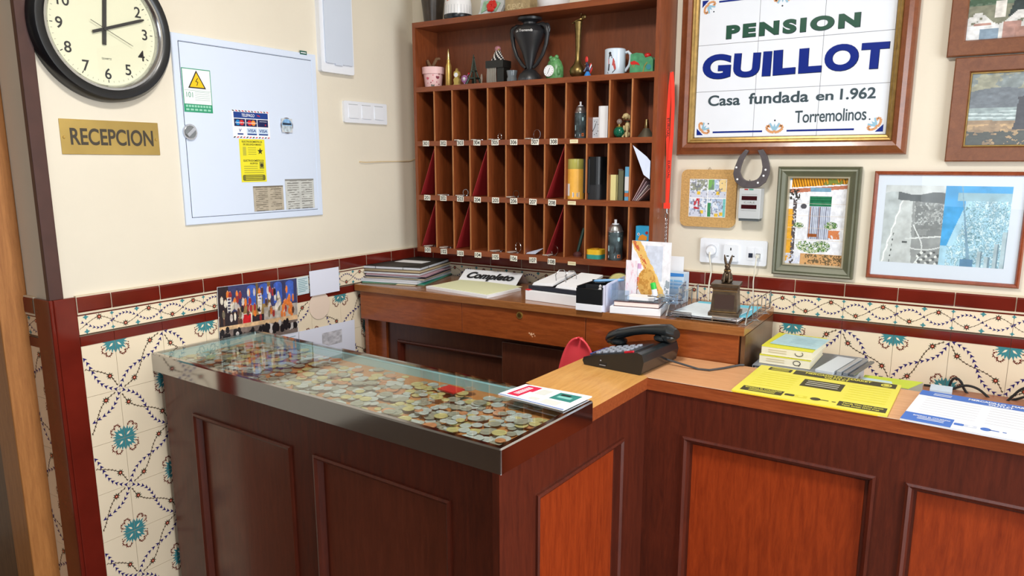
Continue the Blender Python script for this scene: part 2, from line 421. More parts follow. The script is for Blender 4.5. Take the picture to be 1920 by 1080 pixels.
def dado(name, origin, rot, cols, x0, x1, zs, floor_z, motif0, pitch, pattern_from=-9, zmin=None):
    """tiled dado in its wall's own plane: cap, border, strip, field; cols = grout lines"""
    cap1, cap0, b1, b0, s1, s0 = zs
    m = MB(); t = 0.007
    m.bx(x0, x1, floor_z, cap1 - .001, 0, 0.0035, GROUT2)
    m.bx(x0, x1, cap0 - .004, cap1 + .0028, 0, 0.0105, GROUT)
    edges = [x0] + [c for c in cols if x0 + .004 < c < x1 - .004] + [x1]
    for a, b in zip(edges[:-1], edges[1:]):
        g = .0012
        # cap tile with a rounded face
        sec = [(0.0, .006), (.0015, .0105), (.006, .0125), (cap1 - cap0 - .006, .0125), (cap1 - cap0 - .001, .0105), (cap1 - cap0, .004)]
        for (h0, d0), (h1, d1) in zip(sec[:-1], sec[1:]):
            m.poly([(a + g, cap0 + h0, d0), (b - g, cap0 + h0, d0), (b - g, cap0 + h1, d1), (a + g, cap0 + h1, d1)], RED)
        m.bx(a + g * .5, b - g * .5, b0, b1, 0, t, TILE)
        m.bx(a + g * .5, b - g * .5, s0, s1, 0, t + .0015, RED)
    m.bx(x0, x1, b1 - .003, b1 + .001, 0, t + .0012, RED)
    m.bx(x0, x1, b0 - .001, b0 + .0022, 0, t + .0006, BROWN)
    z = t + 3e-4
    full = [c for c in cols]
    def clip(n0):
        keep = [k for k in range(n0, len(m.f)) if all(x0 <= m.v[i][0] <= x1 for i in m.f[k])]
        m.f[n0:], m.fm[n0:], m.sm[n0:] = [m.f[k] for k in keep], [m.fm[k] for k in keep], [m.sm[k] for k in keep]
    for c in full:
        n0 = len(m.f); border(m, c, b0, b1, z, pitch); clip(n0)
    y = s0; k = 0
    while y > floor_z + .01:
        yb = max(y - pitch, floor_z)
        for a, b in zip(edges[:-1], edges[1:]):
            m.bx(a + .0005, b - .0005, yb + .0005, y - .0005, 0, t, TILE)
        if yb > (zmin if zmin is not None else floor_z):
            for i, c in enumerate(full):
                if c + pitch < x0 or c > x1 or c < pattern_from: continue
                n0 = len(m.f)
                for (ci, kk, xx, yy, sx, sy) in ((i, k, c, y, 1, -1), (i + 1, k, c + pitch, y, -1, -1), (i, k + 1, c, yb, 1, 1), (i + 1, k + 1, c + pitch, yb, -1, 1)):
                    if (ci + kk + motif0) % 2 == 0: rosette(m, xx, yy, sx, sy, z)
                if (i + k + motif0) % 2 == 0: vine(m, (c + pitch, y), (c, yb), z, k % 2)
                else: vine(m, (c, y), (c + pitch, yb), z, k % 2)
                clip(n0)
        y = yb; k += 1
    return m.build(name, loc=origin, rot=rot, **S)
PIT = 0.1487
dado('trim_1', (0, 0, Z0), RL, [-1.380 + PIT * k for k in range(-1, 10)], -1.476, -0.002, (-.363, -.409, -.414, -.472, -.476, -.503), -Z0, 1, PIT)
dado('trim_2', (0, 0, Z0), RB, [1.593 + .15 * k for k in range(-11, 20)], 0.008, 4.4, (-.374, -.418, -.424, -.491, -.495, -.522), -Z0, 1, .15, 1.2)
# corner band of plain red tiles between the two faces of the pier, and the tiled return face
MB().bx(-.0, .010, -1.535, -1.476, 0.0, Z0 - .363, RED).bx(-.075, .010, -1.546, -1.535, 0.0, Z0 - .363, RED).build('trim_3', bevel=.003, **S)
dado('trim_4', (0, -1.535, Z0), RB, [-.075 - PIT + .03, -.075 - 2 * PIT + .03, -.075 - 3 * PIT + .03], -.36, -.075, (-.363, -.409, -.414, -.472, -.476, -.503), -Z0, 0, PIT)
MB().bx(-.010, .008, -1.543, -1.506, Z0 - .364, 2.75, mat('dark_brown_edge_strip', (70, 40, 34), 0.35, var=.15)).build('trim_5', bevel=.002, **S)
# wooden door frame beside the pier
DF = wood('door_frame_wood', (150, 92, 40), (190, 128, 66), (14, 14, 1), 0.5, .1)
d1 = MB().bx(-.235, -.128, -1.61, -1.535, 0, 2.1, DF).build('door_1', bevel=.004, **S)
MB().bx(-.62, -.235, -1.58, -1.54, 0, 2.1, wood('door_leaf_wood', (96, 66, 40), (128, 92, 58), (14, 14, 1), 0.5, .1)).build('door_leaf', d1)

# ================================================================== coin counter, corner counter, desk
WC = wood('dark_counter_wood', (68, 26, 16), (104, 42, 24), (9, 9, 1), 0.36, .14)
WP = wood('red_counter_panel_wood', (126, 42, 14), (176, 70, 26), (9, 9, 1), 0.32, .25)
EDGE = wood('counter_edge_wood', (130, 58, 26), (176, 92, 48), (1, 14, 14), 0.35, .2)
TOPY = wood('counter_top_wood_along', (198, 140, 72), (226, 176, 104), (12, 1, 12), 0.4, .15, 5)
TOPX = wood('counter_top_wood_across', (206, 150, 104), (226, 176, 132), (1, 14, 14), 0.4, .15, 5)

def panelled(root, M, w, h, openings, depth=.018, fmat=WC, pmat=WP):
    """a framed face in the plane of M (x right, y up, z out); openings = (x0, x1, y0, y1)"""
    f = MB(); f.M = M
    xs = sorted({0, w, *[o[0] for o in openings], *[o[1] for o in openings]})
    for a, b in zip(xs[:-1], xs[1:]):
        op = [o for o in openings if o[0] <= a + 1e-6 and o[1] >= b - 1e-6]
        if not op: f.bx(a, b, 0, h, 0, depth, fmat)
        else:
            f.bx(a, b, 0, op[0][2], 0, depth, fmat); f.bx(a, b, op[0][3], h, 0, depth, fmat)
    ff = f.build('face_frame', root)
    for (a, b, c, d) in openings:
        p = MB(); p.M = M @ Matrix.Translation(((a + b) / 2, (c + d) / 2, 0))
        p.ring(b - a, d - c, [(0, depth), (.000, depth + .006), (.006, depth + .008), (.013, depth + .003), (.017, .004), (.024, .004)], WC)
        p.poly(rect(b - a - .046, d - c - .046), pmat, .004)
        p.build('panel', ff)
def facing(o, u):                                     # plane with x along u (level), y up, z = u x up
    u = Vector((u[0], u[1], 0)).normalized(); n = u.cross(Vector((0, 0, 1)))
    M = Matrix.Identity(4)
    for i in range(3): M[i][0], M[i][1], M[i][2], M[i][3] = u[i], (0, 0, 1)[i], n[i], o[i]
    return M
ZB = Z0 - .585                                        # bar top
ZC = Z0 - .565                                        # coin counter top
A, B, Cc, Dd = H(281, 661, ZC), H(472.5, 618, ZC), H(939, 842, ZC), H(1111, 750, ZC)
ang = math.atan2(Cc.y - A.y, Cc.x - A.x)
cw, cd = (Cc - A).length, ((B - A).length + (Dd - Cc).length) / 2
FH = .056                                             # height of the steel band
cc = thing('coin_counter', 'dark wood display counter with a steel-edged glass top full of coins', 'counter', (A.x, A.y, 0), (0, 0, ang))
# local frame: x along the front, y away from the viewer
ins = .018
bd = MB().bx(.03, cw - ins - .018, ins + .018, cd - .01, 0, ZC - FH, WC).build('body', cc)
PW_ = (cw - .03 - ins)
def lx(px, py): v = Matrix.Rotation(-ang, 3, 'Z') @ (W(px, py, A.y) - Vector((A.x, A.y, 0))); return v
fz = ZC - FH
def onfront(px, py):                                  # where a pixel meets the front face of the counter
    n = Vector((math.sin(ang), -math.cos(ang), 0)); p0 = A - n * 0 + n * (-ins); d = ray(px, py)
    q = EYE + d * ((p0 - EYE).dot(n) / d.dot(n)); r = Matrix.Rotation(-ang, 3, 'Z') @ (q - Vector((A.x, A.y, 0))); return r.x, r.z
o1 = (onfront(366, 800)[0], onfront(548, 850)[0]); o2 = (onfront(590, 870)[0], onfront(846, 945)[0]); zt = onfront(455, 805)[1]
panelled(cc, Matrix.Translation((.03, ins + .018, 0)) @ facing((0, 0, 0), (1, 0, 0)), PW_, fz, [(o1[0] - .03, o1[1] - .03, .13, zt), (o2[0] - .03, o2[1] - .03, .13, zt)], pmat=wood('shaded_side_panel_wood', (92, 40, 24), (120, 56, 36), (9, 9, 1), 0.3, .25), fmat=WC)  # front panels in darker wood: low light on this face put into the colour
fr = MB()
fr.ring(cw, cd, [(.010, -FH), (0, -FH), (0, -.004), (.002, 0), (.014, 0), (.014, -.006), (.014, -.03)], STEEL, cw / 2, cd / 2)
fr.build('steel_edge', cc, loc=(0, 0, ZC), bevel=.003)
tr = MB(); FLW = wood('tray_floor_wood', (176, 108, 52), (206, 144, 84), (1, 12, 12), 0.5, 0)
tr.bx(.012, cw - .012, .012, cd - .012, -FH + .004, -.030, FLW)
tr.build('coin_tray', cc, loc=(0, 0, ZC))
rimm = MB(); RIM = mat('aqua_glass_rim', (166, 214, 222), 0.25)
rimm.ring(cw - .028, cd - .028, [(0, -.030), (0, -.0075), (.007, -.0075), (.008, -.030)], RIM, cw / 2, cd / 2).build('glass_rim', cc, loc=(0, 0, ZC))
MB().bx(.015, cw - .015, .015, cd - .015, -.0065, .0005, glass('counter_glass', (0.96, 0.99, 0.985), 1.5)).build('glass_top', cc, loc=(0, 0, ZC))

# corner counter: an L, one leg towards the coin counter, the bar to the right
bend = H(1214, 708, ZB); legL = H(980, 720, ZB); 
bar_back = H(1300, 672, ZB).y
cr = thing('corner_counter', 'L-shaped reception counter of reddish wood panels with a lighter wooden top', 'counter', (bend.x, bend.y, 0))
u1 = Vector((math.cos(math.radians(-.77)), math.sin(math.radians(-.77)), 0))        # along the bar
u2 = (Dd - Cc).normalized(); u2.z = 0                                                 # along the leg, away from the viewer
loc = lambda p: (p[0] - bend.x, p[1] - bend.y)
jr = Vector((Dd.x, Dd.y, 0)) - u2 * .002; jl = Vector((legL.x, legL.y, 0)) + u2 * .015
farL = H(1096.7, 672.5, ZB)
barR = bend + u1 * 1.6
backL = Vector((farL.x, bar_back + .0, 0)); backR = Vector((barR.x, bar_back - .015, 0))
TH = .034
top = MB()
leg = [loc(jl), loc(jr), loc(bend), loc(farL)]
k0 = loc(farL); k1 = loc(bend)
top.prism([loc(jl), (jr.x - bend.x + .002, jr.y - bend.y), (0, 0), (loc(backL)[0], loc(backL)[1])], -TH, 0, EDGE, TOPY)
top.build('leg_top', cr, loc=(0, 0, ZB))
top = MB().prism([(0, 0), loc(barR), loc(backR), loc(backL)], -TH, 0, EDGE, TOPX)
MTR = mat('pale_edge_tape', (214, 196, 180), .4)
top.line([(0.002, -.0005), loc(barR - u1 * .001)], .003, MTR, .0004)
top.build('bar_top', cr, loc=(0, 0, ZB))
hb = ZB - TH
n1 = Vector((u1.y, -u1.x, 0)); n2 = Vector((u2.y, -u2.x, 0))
body = MB()
s = .022
P0 = Vector((0, 0, 0)) - n1 * s - n2 * s
jr0 = Vector((Cc.x - bend.x, Cc.y - bend.y, 0)) - n2 * s
body.prism([tuple((P0)[:2]), tuple((P0 + u1 * 1.6)[:2]), tuple((P0 + u1 * 1.6 - n1 * .2)[:2]), (loc(backL)[0] + .03, loc(backL)[1] - .02), (loc(jl)[0] + .02, loc(jl)[1] + .004), (loc(jr)[0] - .03, loc(jr)[1] + .004)], 0, hb, WC)
body.build('body', cr)
# right end face that runs on under the steel edge of the coin counter
wl = (jr0 - P0).length
def onplane(px, py, p0, n, u):
    d = ray(px, py); q = EYE + d * ((p0 - EYE).dot(n) / d.dot(n)); return (q - p0).dot(u), q.z
pb = Vector((bend.x, bend.y, 0)) + P0
a0 = onplane(992, 925, pb + (jr0 - P0), n2, u2); a1 = onplane(1156, 818, pb + (jr0 - P0), n2, u2)
panelled(cr, facing(jr0 + n2 * 0, u2), wl, fz, [(a0[0], a1[0], .13, (a0[1] + a1[1]) / 2)])
c0 = onplane(1285, 815, pb, n1, u1); c1 = onplane(1645, 885, pb, n1, u1); c2 = onplane(1701, 897, pb, n1, u1)
panelled(cr, facing(P0, u1), 1.58, hb, [(c0[0], c1[0], .13, (c0[1] + c1[1]) / 2), (c2[0], c2[0] + (c1[0] - c0[0]), .13, (c0[1] + c1[1]) / 2), (c2[0] + (c1[0] - c0[0]) + .06, 1.5, .13, (c0[1] + c1[1]) / 2)])
# lower ledge behind the bar, against the wall
ZL = Z0 - .668
lg = thing('back_ledge', 'low wooden ledge between the counter and the tiled wall', 'shelf', (1.62, -.36, 0))
MB().bx(0, 1.3, .0, .35, ZL - .03, ZL, wood('ledge_wood', (150, 92, 66), (178, 118, 88), (1, 12, 12), .4, .1)).build('board', lg)
for x in (.03, 1.25): MB().bx(x, x + .025, .02, .34, 0, ZL - .03, WC).build('support', lg)

# desk against the back wall
ZD = Z0 - .471
WDK = wood('desk_wood', (122, 56, 22), (166, 86, 40), (1.5, 10, 10), 0.28, .35)
WDT = wood('desk_top_wood', (132, 80, 40), (164, 108, 62), (1.2, 12, 12), 0.2, .4)
WDD = wood('desk_shaded_lower_wood', (74, 36, 22), (100, 54, 34), (10, 10, 1.2), 0.4, .2)  # desk wood darkened: shadow under the drawers put into the colour
dl, drr = H(668, 533, ZD), H(1396, 615, ZD)
da = math.atan2(drr.y - dl.y, drr.x - dl.x); dw = (drr - dl).length
dk = thing('reception_desk', 'brown wooden desk with a locked middle drawer under the key rack', 'desk', (dl.x, dl.y, 0), (0, 0, da))
dd = .395
MB().bx(-.012, dw, 0, dd, ZD - .026, ZD, WDT).build('top', dk, bevel=.002)
def ondesk(px, py):
    n = Vector((math.sin(da), -math.cos(da), 0)); p0 = Vector((dl.x, dl.y, 0)); d = ray(px, py); q = EYE + d * ((p0 - EYE).dot(n) / d.dot(n))
    r = Matrix.Rotation(-da, 3, 'Z') @ (q - p0); return r.x, r.z
s1, s2 = ondesk(862, 600)[0], ondesk(1094.5, 630)[0]
zb = ondesk(862, 625)[1]
for a, b in ((.006, s1), (s1, s2), (s2, dw - .016)):
    f = MB().bx(a + .001, b - .001, .012, .03, zb, ZD - .027, WDK)
    if a == s1:
        lxp, lzp = ondesk(993, 628)
        CH = mat('bare_chipped_wood', (226, 178, 140), .8)
        for (x, z, r) in ((0, 0, .007), (.009, .002, .004), (-.008, .003, .004), (.014, -.004, .003), (.004, -.008, .003)):
            f.add([(lxp + x + q[0], .0118, lzp + z + q[1]) for q in star(r, r * .5, 5)], [tuple(range(10))], CH)
    dr = f.build('drawer', dk, bevel=.0015)
    if a == s1:
        kx, kz = ondesk(971.5, 592)
        k = MB(); k.M = Matrix.Translation((kx, .012, kz)) @ Matrix.Rotation(PI / 2, 4, 'X')
        k.prism(circ(.0125, 20), 0, .003, BRASS, smooth=True).prism(circ(.0085, 16), .003, .005, mat('worn_brass', (150, 120, 66), .4, 1)).poly(rect(.0015, .008), INK, .0053)
        k.build('lock', dr)
MB().bx(.006, dw - .014, .032, dd, zb - .002, ZD - .027, WDD).build('drawer_box', dk)
MB().bx(dw - .012, dw - .0, .02, dd, .0, ZD - .027, wood('desk_side_wood', (92, 62, 40), (118, 84, 56), (8, 8, 1), .3, .3)).build('side_panel', dk)
MB().bx(.01, .028, .03, dd, 0, zb - .002, WDK).build('side_panel', dk)
MB().bx(.028, .085, .07, .09, 0, zb - .002, WDK).build('stile', dk)
x_op = [(.14, .66), (.72, 1.42)]
panelled(dk, Matrix.Translation((.085, .10, 0)) @ facing((0, 0, 0), (1, 0, 0)), dw - .11, zb - .004, [(.05, .56, .1, zb - .085), (.64, 1.3, .1, zb - .085)], fmat=WDD, pmat=WDD)
xd = ondesk(926, 650)[0]
dr = MB().bx(xd, xd + .5, .052, .07, .06, zb - .022, WDD).build('cupboard_door', dk, bevel=.003)
# ================================================================== key rack
WR = wood('key_rack_wood', (108, 50, 22), (146, 76, 38), (9, 9, 1.1), 0.4, .15)
WRH = wood('key_rack_shelf_wood', (110, 52, 24), (148, 78, 40), (1.1, 9, 9), 0.4, .15)
WRL = wood('worn_divider_edge', (158, 96, 52), (190, 128, 78), (9, 9, 1.5), 0.5, 0)
RY = -.15
xl, xr = W(778.6, 300, RY).x, W(1237, 300, RY).x
xr = 1.150
ztop, zbot = .537, -.361
shelf = {'a': (.293, .274), 'b': (.084, .065), 'c': (-.129, -.149)}
rk = thing('key_rack', 'brown wooden pigeonhole key rack with numbered slots and an open top shelf', 'key rack', (xl, 0, Z0 + zbot))
R = lambda x, z: (x - xl, z - zbot)
h = ztop - zbot; w = xr - xl
MB().bx(0, .014, RY, 0, 0, h, WR).build('side_panel', rk)
MB().bx(w - .014, w, RY, 0, 0, h, WR).build('side_panel', rk)
MB().bx(.014, w - .014, RY, 0, h - .02, h, WRH).build('top_board', rk)
MB().bx(.014, w - .014, RY, 0, 0, .022, WRH).build('bottom_board', rk)
MB().bx(.014, w - .014, -.010, -.001, .022, h - .02, wood('key_rack_back_wood', (104, 52, 26), (132, 70, 38), (9, 9, 1.1), 0.45, .1)).build('back_panel', rk)
for k, (a, b) in shelf.items():
    MB().bx(.014, w - .014, RY, -.010, b - zbot, a - zbot, WRH).build('shelf', rk)
DX = [W(px, 250, RY).x for px in (814.5, 848, 880, 914, 948, 983.5, 1021, 1060, 1100, 1141, 1183)]
rows = [(.274, .084), (.065, -.129), (-.149, -.339)]
for (za, zb_) in rows:
    for x in DX:
        m = MB().bx(x - xl - .003, x - xl + .003, RY + .004, -.010, zb_ - zbot, za - zbot, WR)
        m.bx(x - xl - .0022, x - xl + .0022, RY + .0005, RY + .004, zb_ - zbot, za - zbot, WRL)
        m.build('divider', rk)
LABEL = mat('white_number_label', (240, 238, 226), .7); LABEL2 = mat('cream_blank_label', (232, 222, 184), .7)
lab = {3: [(798.5, 269), (831, 268.5), (863, 268), (894, 267.5), (928, 267), (963, 266.5), (1003, 266), (1038, 265.5)],
       2: [(801, 370.5), (831, 371.5), (863, 373), (895, 374.5), (929, 375.5), (963, 377), (999, 378.5), (1035, 380)],
       1: [(802, 468.5), (832, 471.5), (863, 475), (896, 478), (929, 481.5), (963, 484.5), (999, 488), (1034, 490.5)]}
for fl, ps in lab.items():
    for k, (px, py) in enumerate(ps):
        q = W(px, py, RY - .001); m = MB()
        m.M = Matrix.Translation((q.x - xl, RY - .0006, q.z - Z0 - zbot)) @ Matrix.Rotation(PI / 2, 4, 'X') @ Matrix.Rotation(random.uniform(-.05, .05), 4, 'Z')
        m.prism(rect(.0315, .021), -.0004, .0004, LABEL)
        m.text(f'{fl}0{k + 1}', 0, 0, INK, w=.026, h=.0145, z=.0007, bold=.02)
        m.build('number_label', rk, label=f'white slot label reading {fl}0{k + 1}')
for (px, py) in ((1076, 265), (1072, 380.5), (1072, 494)):
    q = W(px, py, RY - .001); m = MB()
    m.M = Matrix.Translation((q.x - xl, RY - .0006, q.z - Z0 - zbot)) @ Matrix.Rotation(PI / 2, 4, 'X')
    m.prism(rect(.032, .013), -.0004, .0004, LABEL2).line([(-.012, .001), (.011, .001)], .002, mat('faded_pencil', (190, 170, 120), .8), .0007)
    m.build('blank_label', rk, label='small cream label with faded writing')

def dep(p): return (Vector(p) - EYE).dot(_F)
def at(px, zrel, y, py=200):
    """a spot on a shelf: the column of the photo, the shelf's height, the distance from the wall"""
    q = W(px, py, y); return Vector((q.x, y, Z0 + zrel))
def k_(p): return dep(p) / FPX                          # metres per pixel there
ZA, ZBs, ZCs, ZDs, ZT = .293, .084, -.129, -.339, .537

# red cards leaning across six slots
CARD = mat('dark_red_card', (146, 30, 34), .55)
xs = [xl + .014] + DX + [xr - .014]
for (row, col, nm) in ((1, 0, '201'), (1, 3, '204'), (1, 7, '208'), (2, 0, '101'), (2, 2, '103'), (2, 7, '108')):
    za, zb_ = rows[row]; a, b = xs[col] + .006, xs[col + 1] - .0035
    zb2, za2 = zb_ + .0015, za - .006
    m = MB(); t = .0022
    for (y0, y1) in ((RY + .006, -.014),):
        v = [(a, zb2), (a + t, zb2), (b, za2), (b - t, za2)]
        m.add([(x - a, y0, z - zb2) for x, z in v] + [(x - a, y1, z - zb2) for x, z in v], [(0, 1, 2, 3), (7, 6, 5, 4), (0, 4, 5, 1), (1, 5, 6, 2), (2, 6, 7, 3), (3, 7, 4, 0)], CARD)
    m.build('slot_card', loc=(a, 0, Z0 + zb2), **T(f'dark red card leaning diagonally inside slot {nm} of the key rack', 'card', 'red cards in the key rack'))

# key rings lying in slots
def keyring(px, zs, y, r, lab_, upright, tag=None):
    p = at(px, zs, y, 260)
    t = thing('key_ring', lab_, 'keys', p, (0, 0, random.uniform(-.5, .5)), 'room keys in the rack')
    a = MB()
    if upright: a.tube([(r * math.cos(x), 0, r + .001 + r * math.sin(x)) for x in np.linspace(0, 2 * PI, 20)[:-1]], .0012, CHROME, 6, True)
    else: a.tube([(r * math.cos(x), r * math.sin(x), .0015) for x in np.linspace(0, 2 * PI, 20)[:-1]], .0012, CHROME, 6, True)
    a.build('ring', t)
    k = MB(); k.prism(circ(.009, 14, .012, -.010), .001, .003, CHROME).bx(.009, .014, -.045, -.016, .001, .003, CHROME).bx(.014, .017, -.042, -.036, .001, .003, CHROME)
    k.build('key', t)
    f = MB().prism(rr(.022, .04, .006, 4, -.014, -.022), .001, .004, tag or mat('clear_key_tag', (196, 186, 176), .2)).build('key_fob', t)
for (px, zs, r, tx, up) in ((905, ZBs, .010, '304', 0), (937, ZBs, .012, '305', 1), (1007, ZBs, .017, '307', 1), (868, ZBs, .010, '303', 0),
                            (840, ZCs, .011, '202', 0), (872, ZCs, .012, '203', 1), (968, ZCs, .012, '206', 1),
                            (811, ZDs, .011, '101', 0), (840, ZDs, .010, '102', 0), (940, ZDs, .011, '105', 0), (972, ZDs, .019, '106', 1), (1042, ZDs, .018, '108', 1)):
    keyring(px, zs, -.115, r, f'metal key ring with a key lying in slot {tx} of the rack', up)

# ---------------------------------------------------------------- things on the open shelf
def base(px, zrel, y, name, label, cat, rot=0.0, group=None, py=150):
    p = at(px, zrel, y, py); return thing(name, label, cat, p, (0, 0, rot), group), k_(p)
y = -.085
t, k = base(812.5, ZA, y, 'flower_pot', 'pink flower pot with painted dots holding a dried-out cactus', 'flower pot')
PINK = mat('pink_glazed_pot', (236, 196, 196), .4)
a = MB().lathe([(.0, 0), (15.5 * k, 0), (18.3 * k, 25 * k), (20.5 * k, 25 * k), (21 * k, 37 * k), (19 * k, 37 * k), (18.5 * k, 33 * k), (0, 33 * k)], PINK, 26)
DOT = [mat('rose_dot', (206, 96, 116), .5), mat('plum_dot', (130, 40, 62), .5), mat('grey_dot', (104, 104, 96), .5)]
for i, (an, z, r) in enumerate(((-2.35, 17, 3.0), (-1.25, 19, 3.6), (-1.75, 22, 1), (-2.0, 9, 1.2), (-1.35, 10, 1.1), (-1.05, 6, 1.2), (-2.4, 8, 1.0), (-1.1, 24, 1.2), (-1.8, 12, 1.3), (-1.8, 4, 3.4))):
    rad = (15.5 + 2.8 * z / 25) * k + .0003; q = circ(r * k, 10)
    an += .82; a.add([((rad) * math.cos(an + u[0] / rad), rad * math.sin(an + u[0] / rad), z * k + u[1]) for u in q], [tuple(range(10))], DOT[2] if i == 9 else DOT[i % 2])
a.build('pot', t)
DRY = mat('dried_cactus', (122, 92, 66), .9, var=.3, vscale=150)
MB().lathe([(18 * k, 0), (9 * k, 3 * k), (0, 3.5 * k)], mat('dry_soil', (84, 60, 46), .95, bump=.8), 16, (0, 0, 33.5 * k)).build('soil', t)
MB().tube([(-2 * k, 0, 35 * k), (-9 * k, 0, 43 * k), (-13 * k, 0, 51 * k)], [3 * k, 3.2 * k, 2.4 * k], DRY).tube([(-2 * k, 0, 37 * k), (4 * k, 0, 46 * k), (9 * k, 0, 52 * k), (16 * k, 0, 52 * k)], [2.5 * k, 3 * k, 3 * k, 2 * k], DRY).build('cactus', t)
t, k = base(841.5, ZA, y, 'brass_cartridge', 'tall pointed brass cartridge standing next to the pink pot', 'ornament')
MB().lathe([(0, 0), (6.5 * k, 0), (6.5 * k, 1.5 * k), (5.6 * k, 2.5 * k), (6.2 * k, 4 * k), (5.6 * k, 38 * k), (3.4 * k, 44 * k), (3.3 * k, 49 * k)], BRASS, 20).build('case', t)
MB().lathe([(3.1 * k, 49 * k), (2.9 * k, 56 * k), (1.6 * k, 65 * k), (0, 70 * k)], mat('pale_brass_tip', (206, 186, 132), .25, 1), 16).build('bullet', t)
t, k = base(857, ZA, y - .02, 'miniature_clock', 'tiny golden pendulum clock with a white dial', 'ornament')
GOLD = mat('gold_paint', (196, 172, 96), .35, .6)
a = MB(); a.M = Matrix.Rotation(PI / 2, 4, 'X')
a.prism([(-7 * k, 0), (7 * k, 0), (7 * k, 2 * k), (5 * k, 5 * k), (6.5 * k, 12 * k), (3 * k, 16 * k), (6.5 * k, 20 * k), (5 * k, 26 * k), (1.2 * k, 27 * k), (0, 32 * k), (-1.2 * k, 27 * k), (-5 * k, 26 * k), (-6.5 * k, 20 * k), (-3 * k, 16 * k), (-6.5 * k, 12 * k), (-5 * k, 5 * k), (-7 * k, 2 * k)], -3 * k, 3 * k, GOLD)
a.build('case', t)
a = MB(); a.M = Matrix.Rotation(PI / 2, 4, 'X'); a.prism(circ(4.2 * k, 16, 0, 20 * k), 3 * k, 3.5 * k, PAPER); a.build('dial', t)
t, k = base(871, ZA, y, 'glass_ornament', 'small violet crystal ornament beside the miniature tower', 'ornament')
VIO = mat('violet_crystal', (176, 120, 176), .1, 0, .8, var=.5, vscale=300)
a = MB()
for i in range(10):
    th = 2 * PI * i / 10; a.ell((5 * k * math.cos(th), 0, 13 * k + 5 * k * math.sin(th)), 2.6 * k, VIO, 8)
a.ell((0, 0, 13 * k), 4 * k, PAPER, 8); a.lathe([(0, 0), (4 * k, 0), (1.5 * k, 3 * k), (1.5 * k, 8 * k)], VIO, 10).ell((9 * k, 0.004, 22 * k), 2.4 * k, mat('red_crystal', (190, 30, 50), .1), 8).tube([(4 * k, 0, 17 * k), (9 * k, .004, 22 * k)], .8 * k, VIO, 6)
a.build('crystals', t)
t, k = base(888.5, ZA, y, 'miniature_tower', 'dark green metal miniature lattice tower souvenir', 'ornament', py=150)
GM = mat('dark_green_metal', (64, 74, 66), .45, .7)
a = MB()
for sx in (-1, 1):
    for sy in (-1, 1):
        a.tube([(sx * 11 * k, sy * 11 * k, 0), (sx * 6.5 * k, sy * 6.5 * k, 13 * k), (sx * 3.2 * k, sy * 3.2 * k, 26 * k), (sx * 1.2 * k, sy * 1.2 * k, 44 * k), (0, 0, 56 * k)], [2.6 * k, 2 * k, 1.4 * k, .9 * k, .5 * k], GM, 6)
for z, r in ((13, 8.5), (26, 4.6)): a.box((0, 0, z * k), (2 * r * k, 2 * r * k, 2.4 * k), GM)
for i in range(6): a.box((0, 0, (30 + 4 * i) * k), ((6 - .8 * i) * k, (6 - .8 * i) * k, .8 * k), GM)
a.box((0, 0, 50 * k), (3 * k, 3 * k, 2 * k), GM); a.build('tower', t)
MB().bx(-13 * k, 13 * k, -13 * k, 13 * k, 0, 2 * k, mat('teal_base', (70, 110, 116), .4)).build('plinth', t)
t, k = base(903, ZA, y - .01, 'glass_figurine', 'slim clear glass figurine right of the miniature tower', 'ornament')
MB().lathe([(0, 0), (3 * k, 0), (1.2 * k, 5 * k), (2.6 * k, 12 * k), (1.5 * k, 18 * k), (0, 20 * k)], mat('cloudy_glass', (190, 176, 160), .1, trans=.5), 12).build('figure', t)
t, k = base(934, ZA, y, 'pedestal_ornament', 'black pedestal with silver fluted legs', 'ornament')
MB().bx(-19 * k, 20 * k, -14 * k, 14 * k, 28 * k, 41 * k, mat('black_lacquer', (24, 26, 24), .4)).build('slab', t)
MB().bx(4 * k, 19 * k, -10 * k, 12 * k, 0, 28 * k, mat('black_lacquer', (24, 26, 24))).build('pillar', t)
a = MB(); SILV = mat('silver_paint', (160, 154, 144), .35, .6)
for i in range(7): a.tube([((-17 + 3.2 * i) * k, -11 * k, 0), ((-17 + 3.0 * i) * k, -11 * k, 15 * k), ((-16 + 2.9 * i) * k, -11 * k, 28 * k)], 1.3 * k, SILV, 6)
a.build('fluting', t)
p = at(934, ZA, y, 150); t = thing('beaded_bird', 'little owl of black and white beads with a pink head on the black pedestal', 'ornament', (p.x - .001, y, Z0 + ZA + 41 * k))
a = MB(); BW = (mat('black_bead', (26, 24, 26), .3), mat('pearl_bead', (220, 214, 208), .3))
for lv in range(6):
    rr_ = (11 - 1.5 * lv) * k
    for i in range(12):
        th = 2 * PI * (i + lv * .5) / 12; a.ell((rr_ * math.cos(th), rr_ * math.sin(th) * .8, (2.2 + 3 * lv) * k), 2.2 * k, BW[(i + lv) % 2], 6)
a.build('body', t)
MB().ell((0, 0, 22 * k), (6.5 * k, 5.5 * k, 5.5 * k), mat('pink_beads', (176, 120, 128), .4, var=.5, vscale=400), 10).ell((5 * k, -4 * k, 20 * k), 2 * k, GOLD, 8).build('head', t)
t, k = base(960, ZA, y - .02, 'glass_tumbler', 'small smoky glass tumbler between the pedestal and the black vase', 'glass')
MB().lathe([(0, 0), (9.5 * k, 0), (10 * k, 5 * k), (8.5 * k, 10 * k), (10.5 * k, 21 * k), (9.8 * k, 21 * k), (8 * k, 10 * k), (8 * k, 3 * k), (0, 3 * k)], mat('smoky_glass', (150, 160, 168), .08, trans=.55), 18).build('bowl', t)
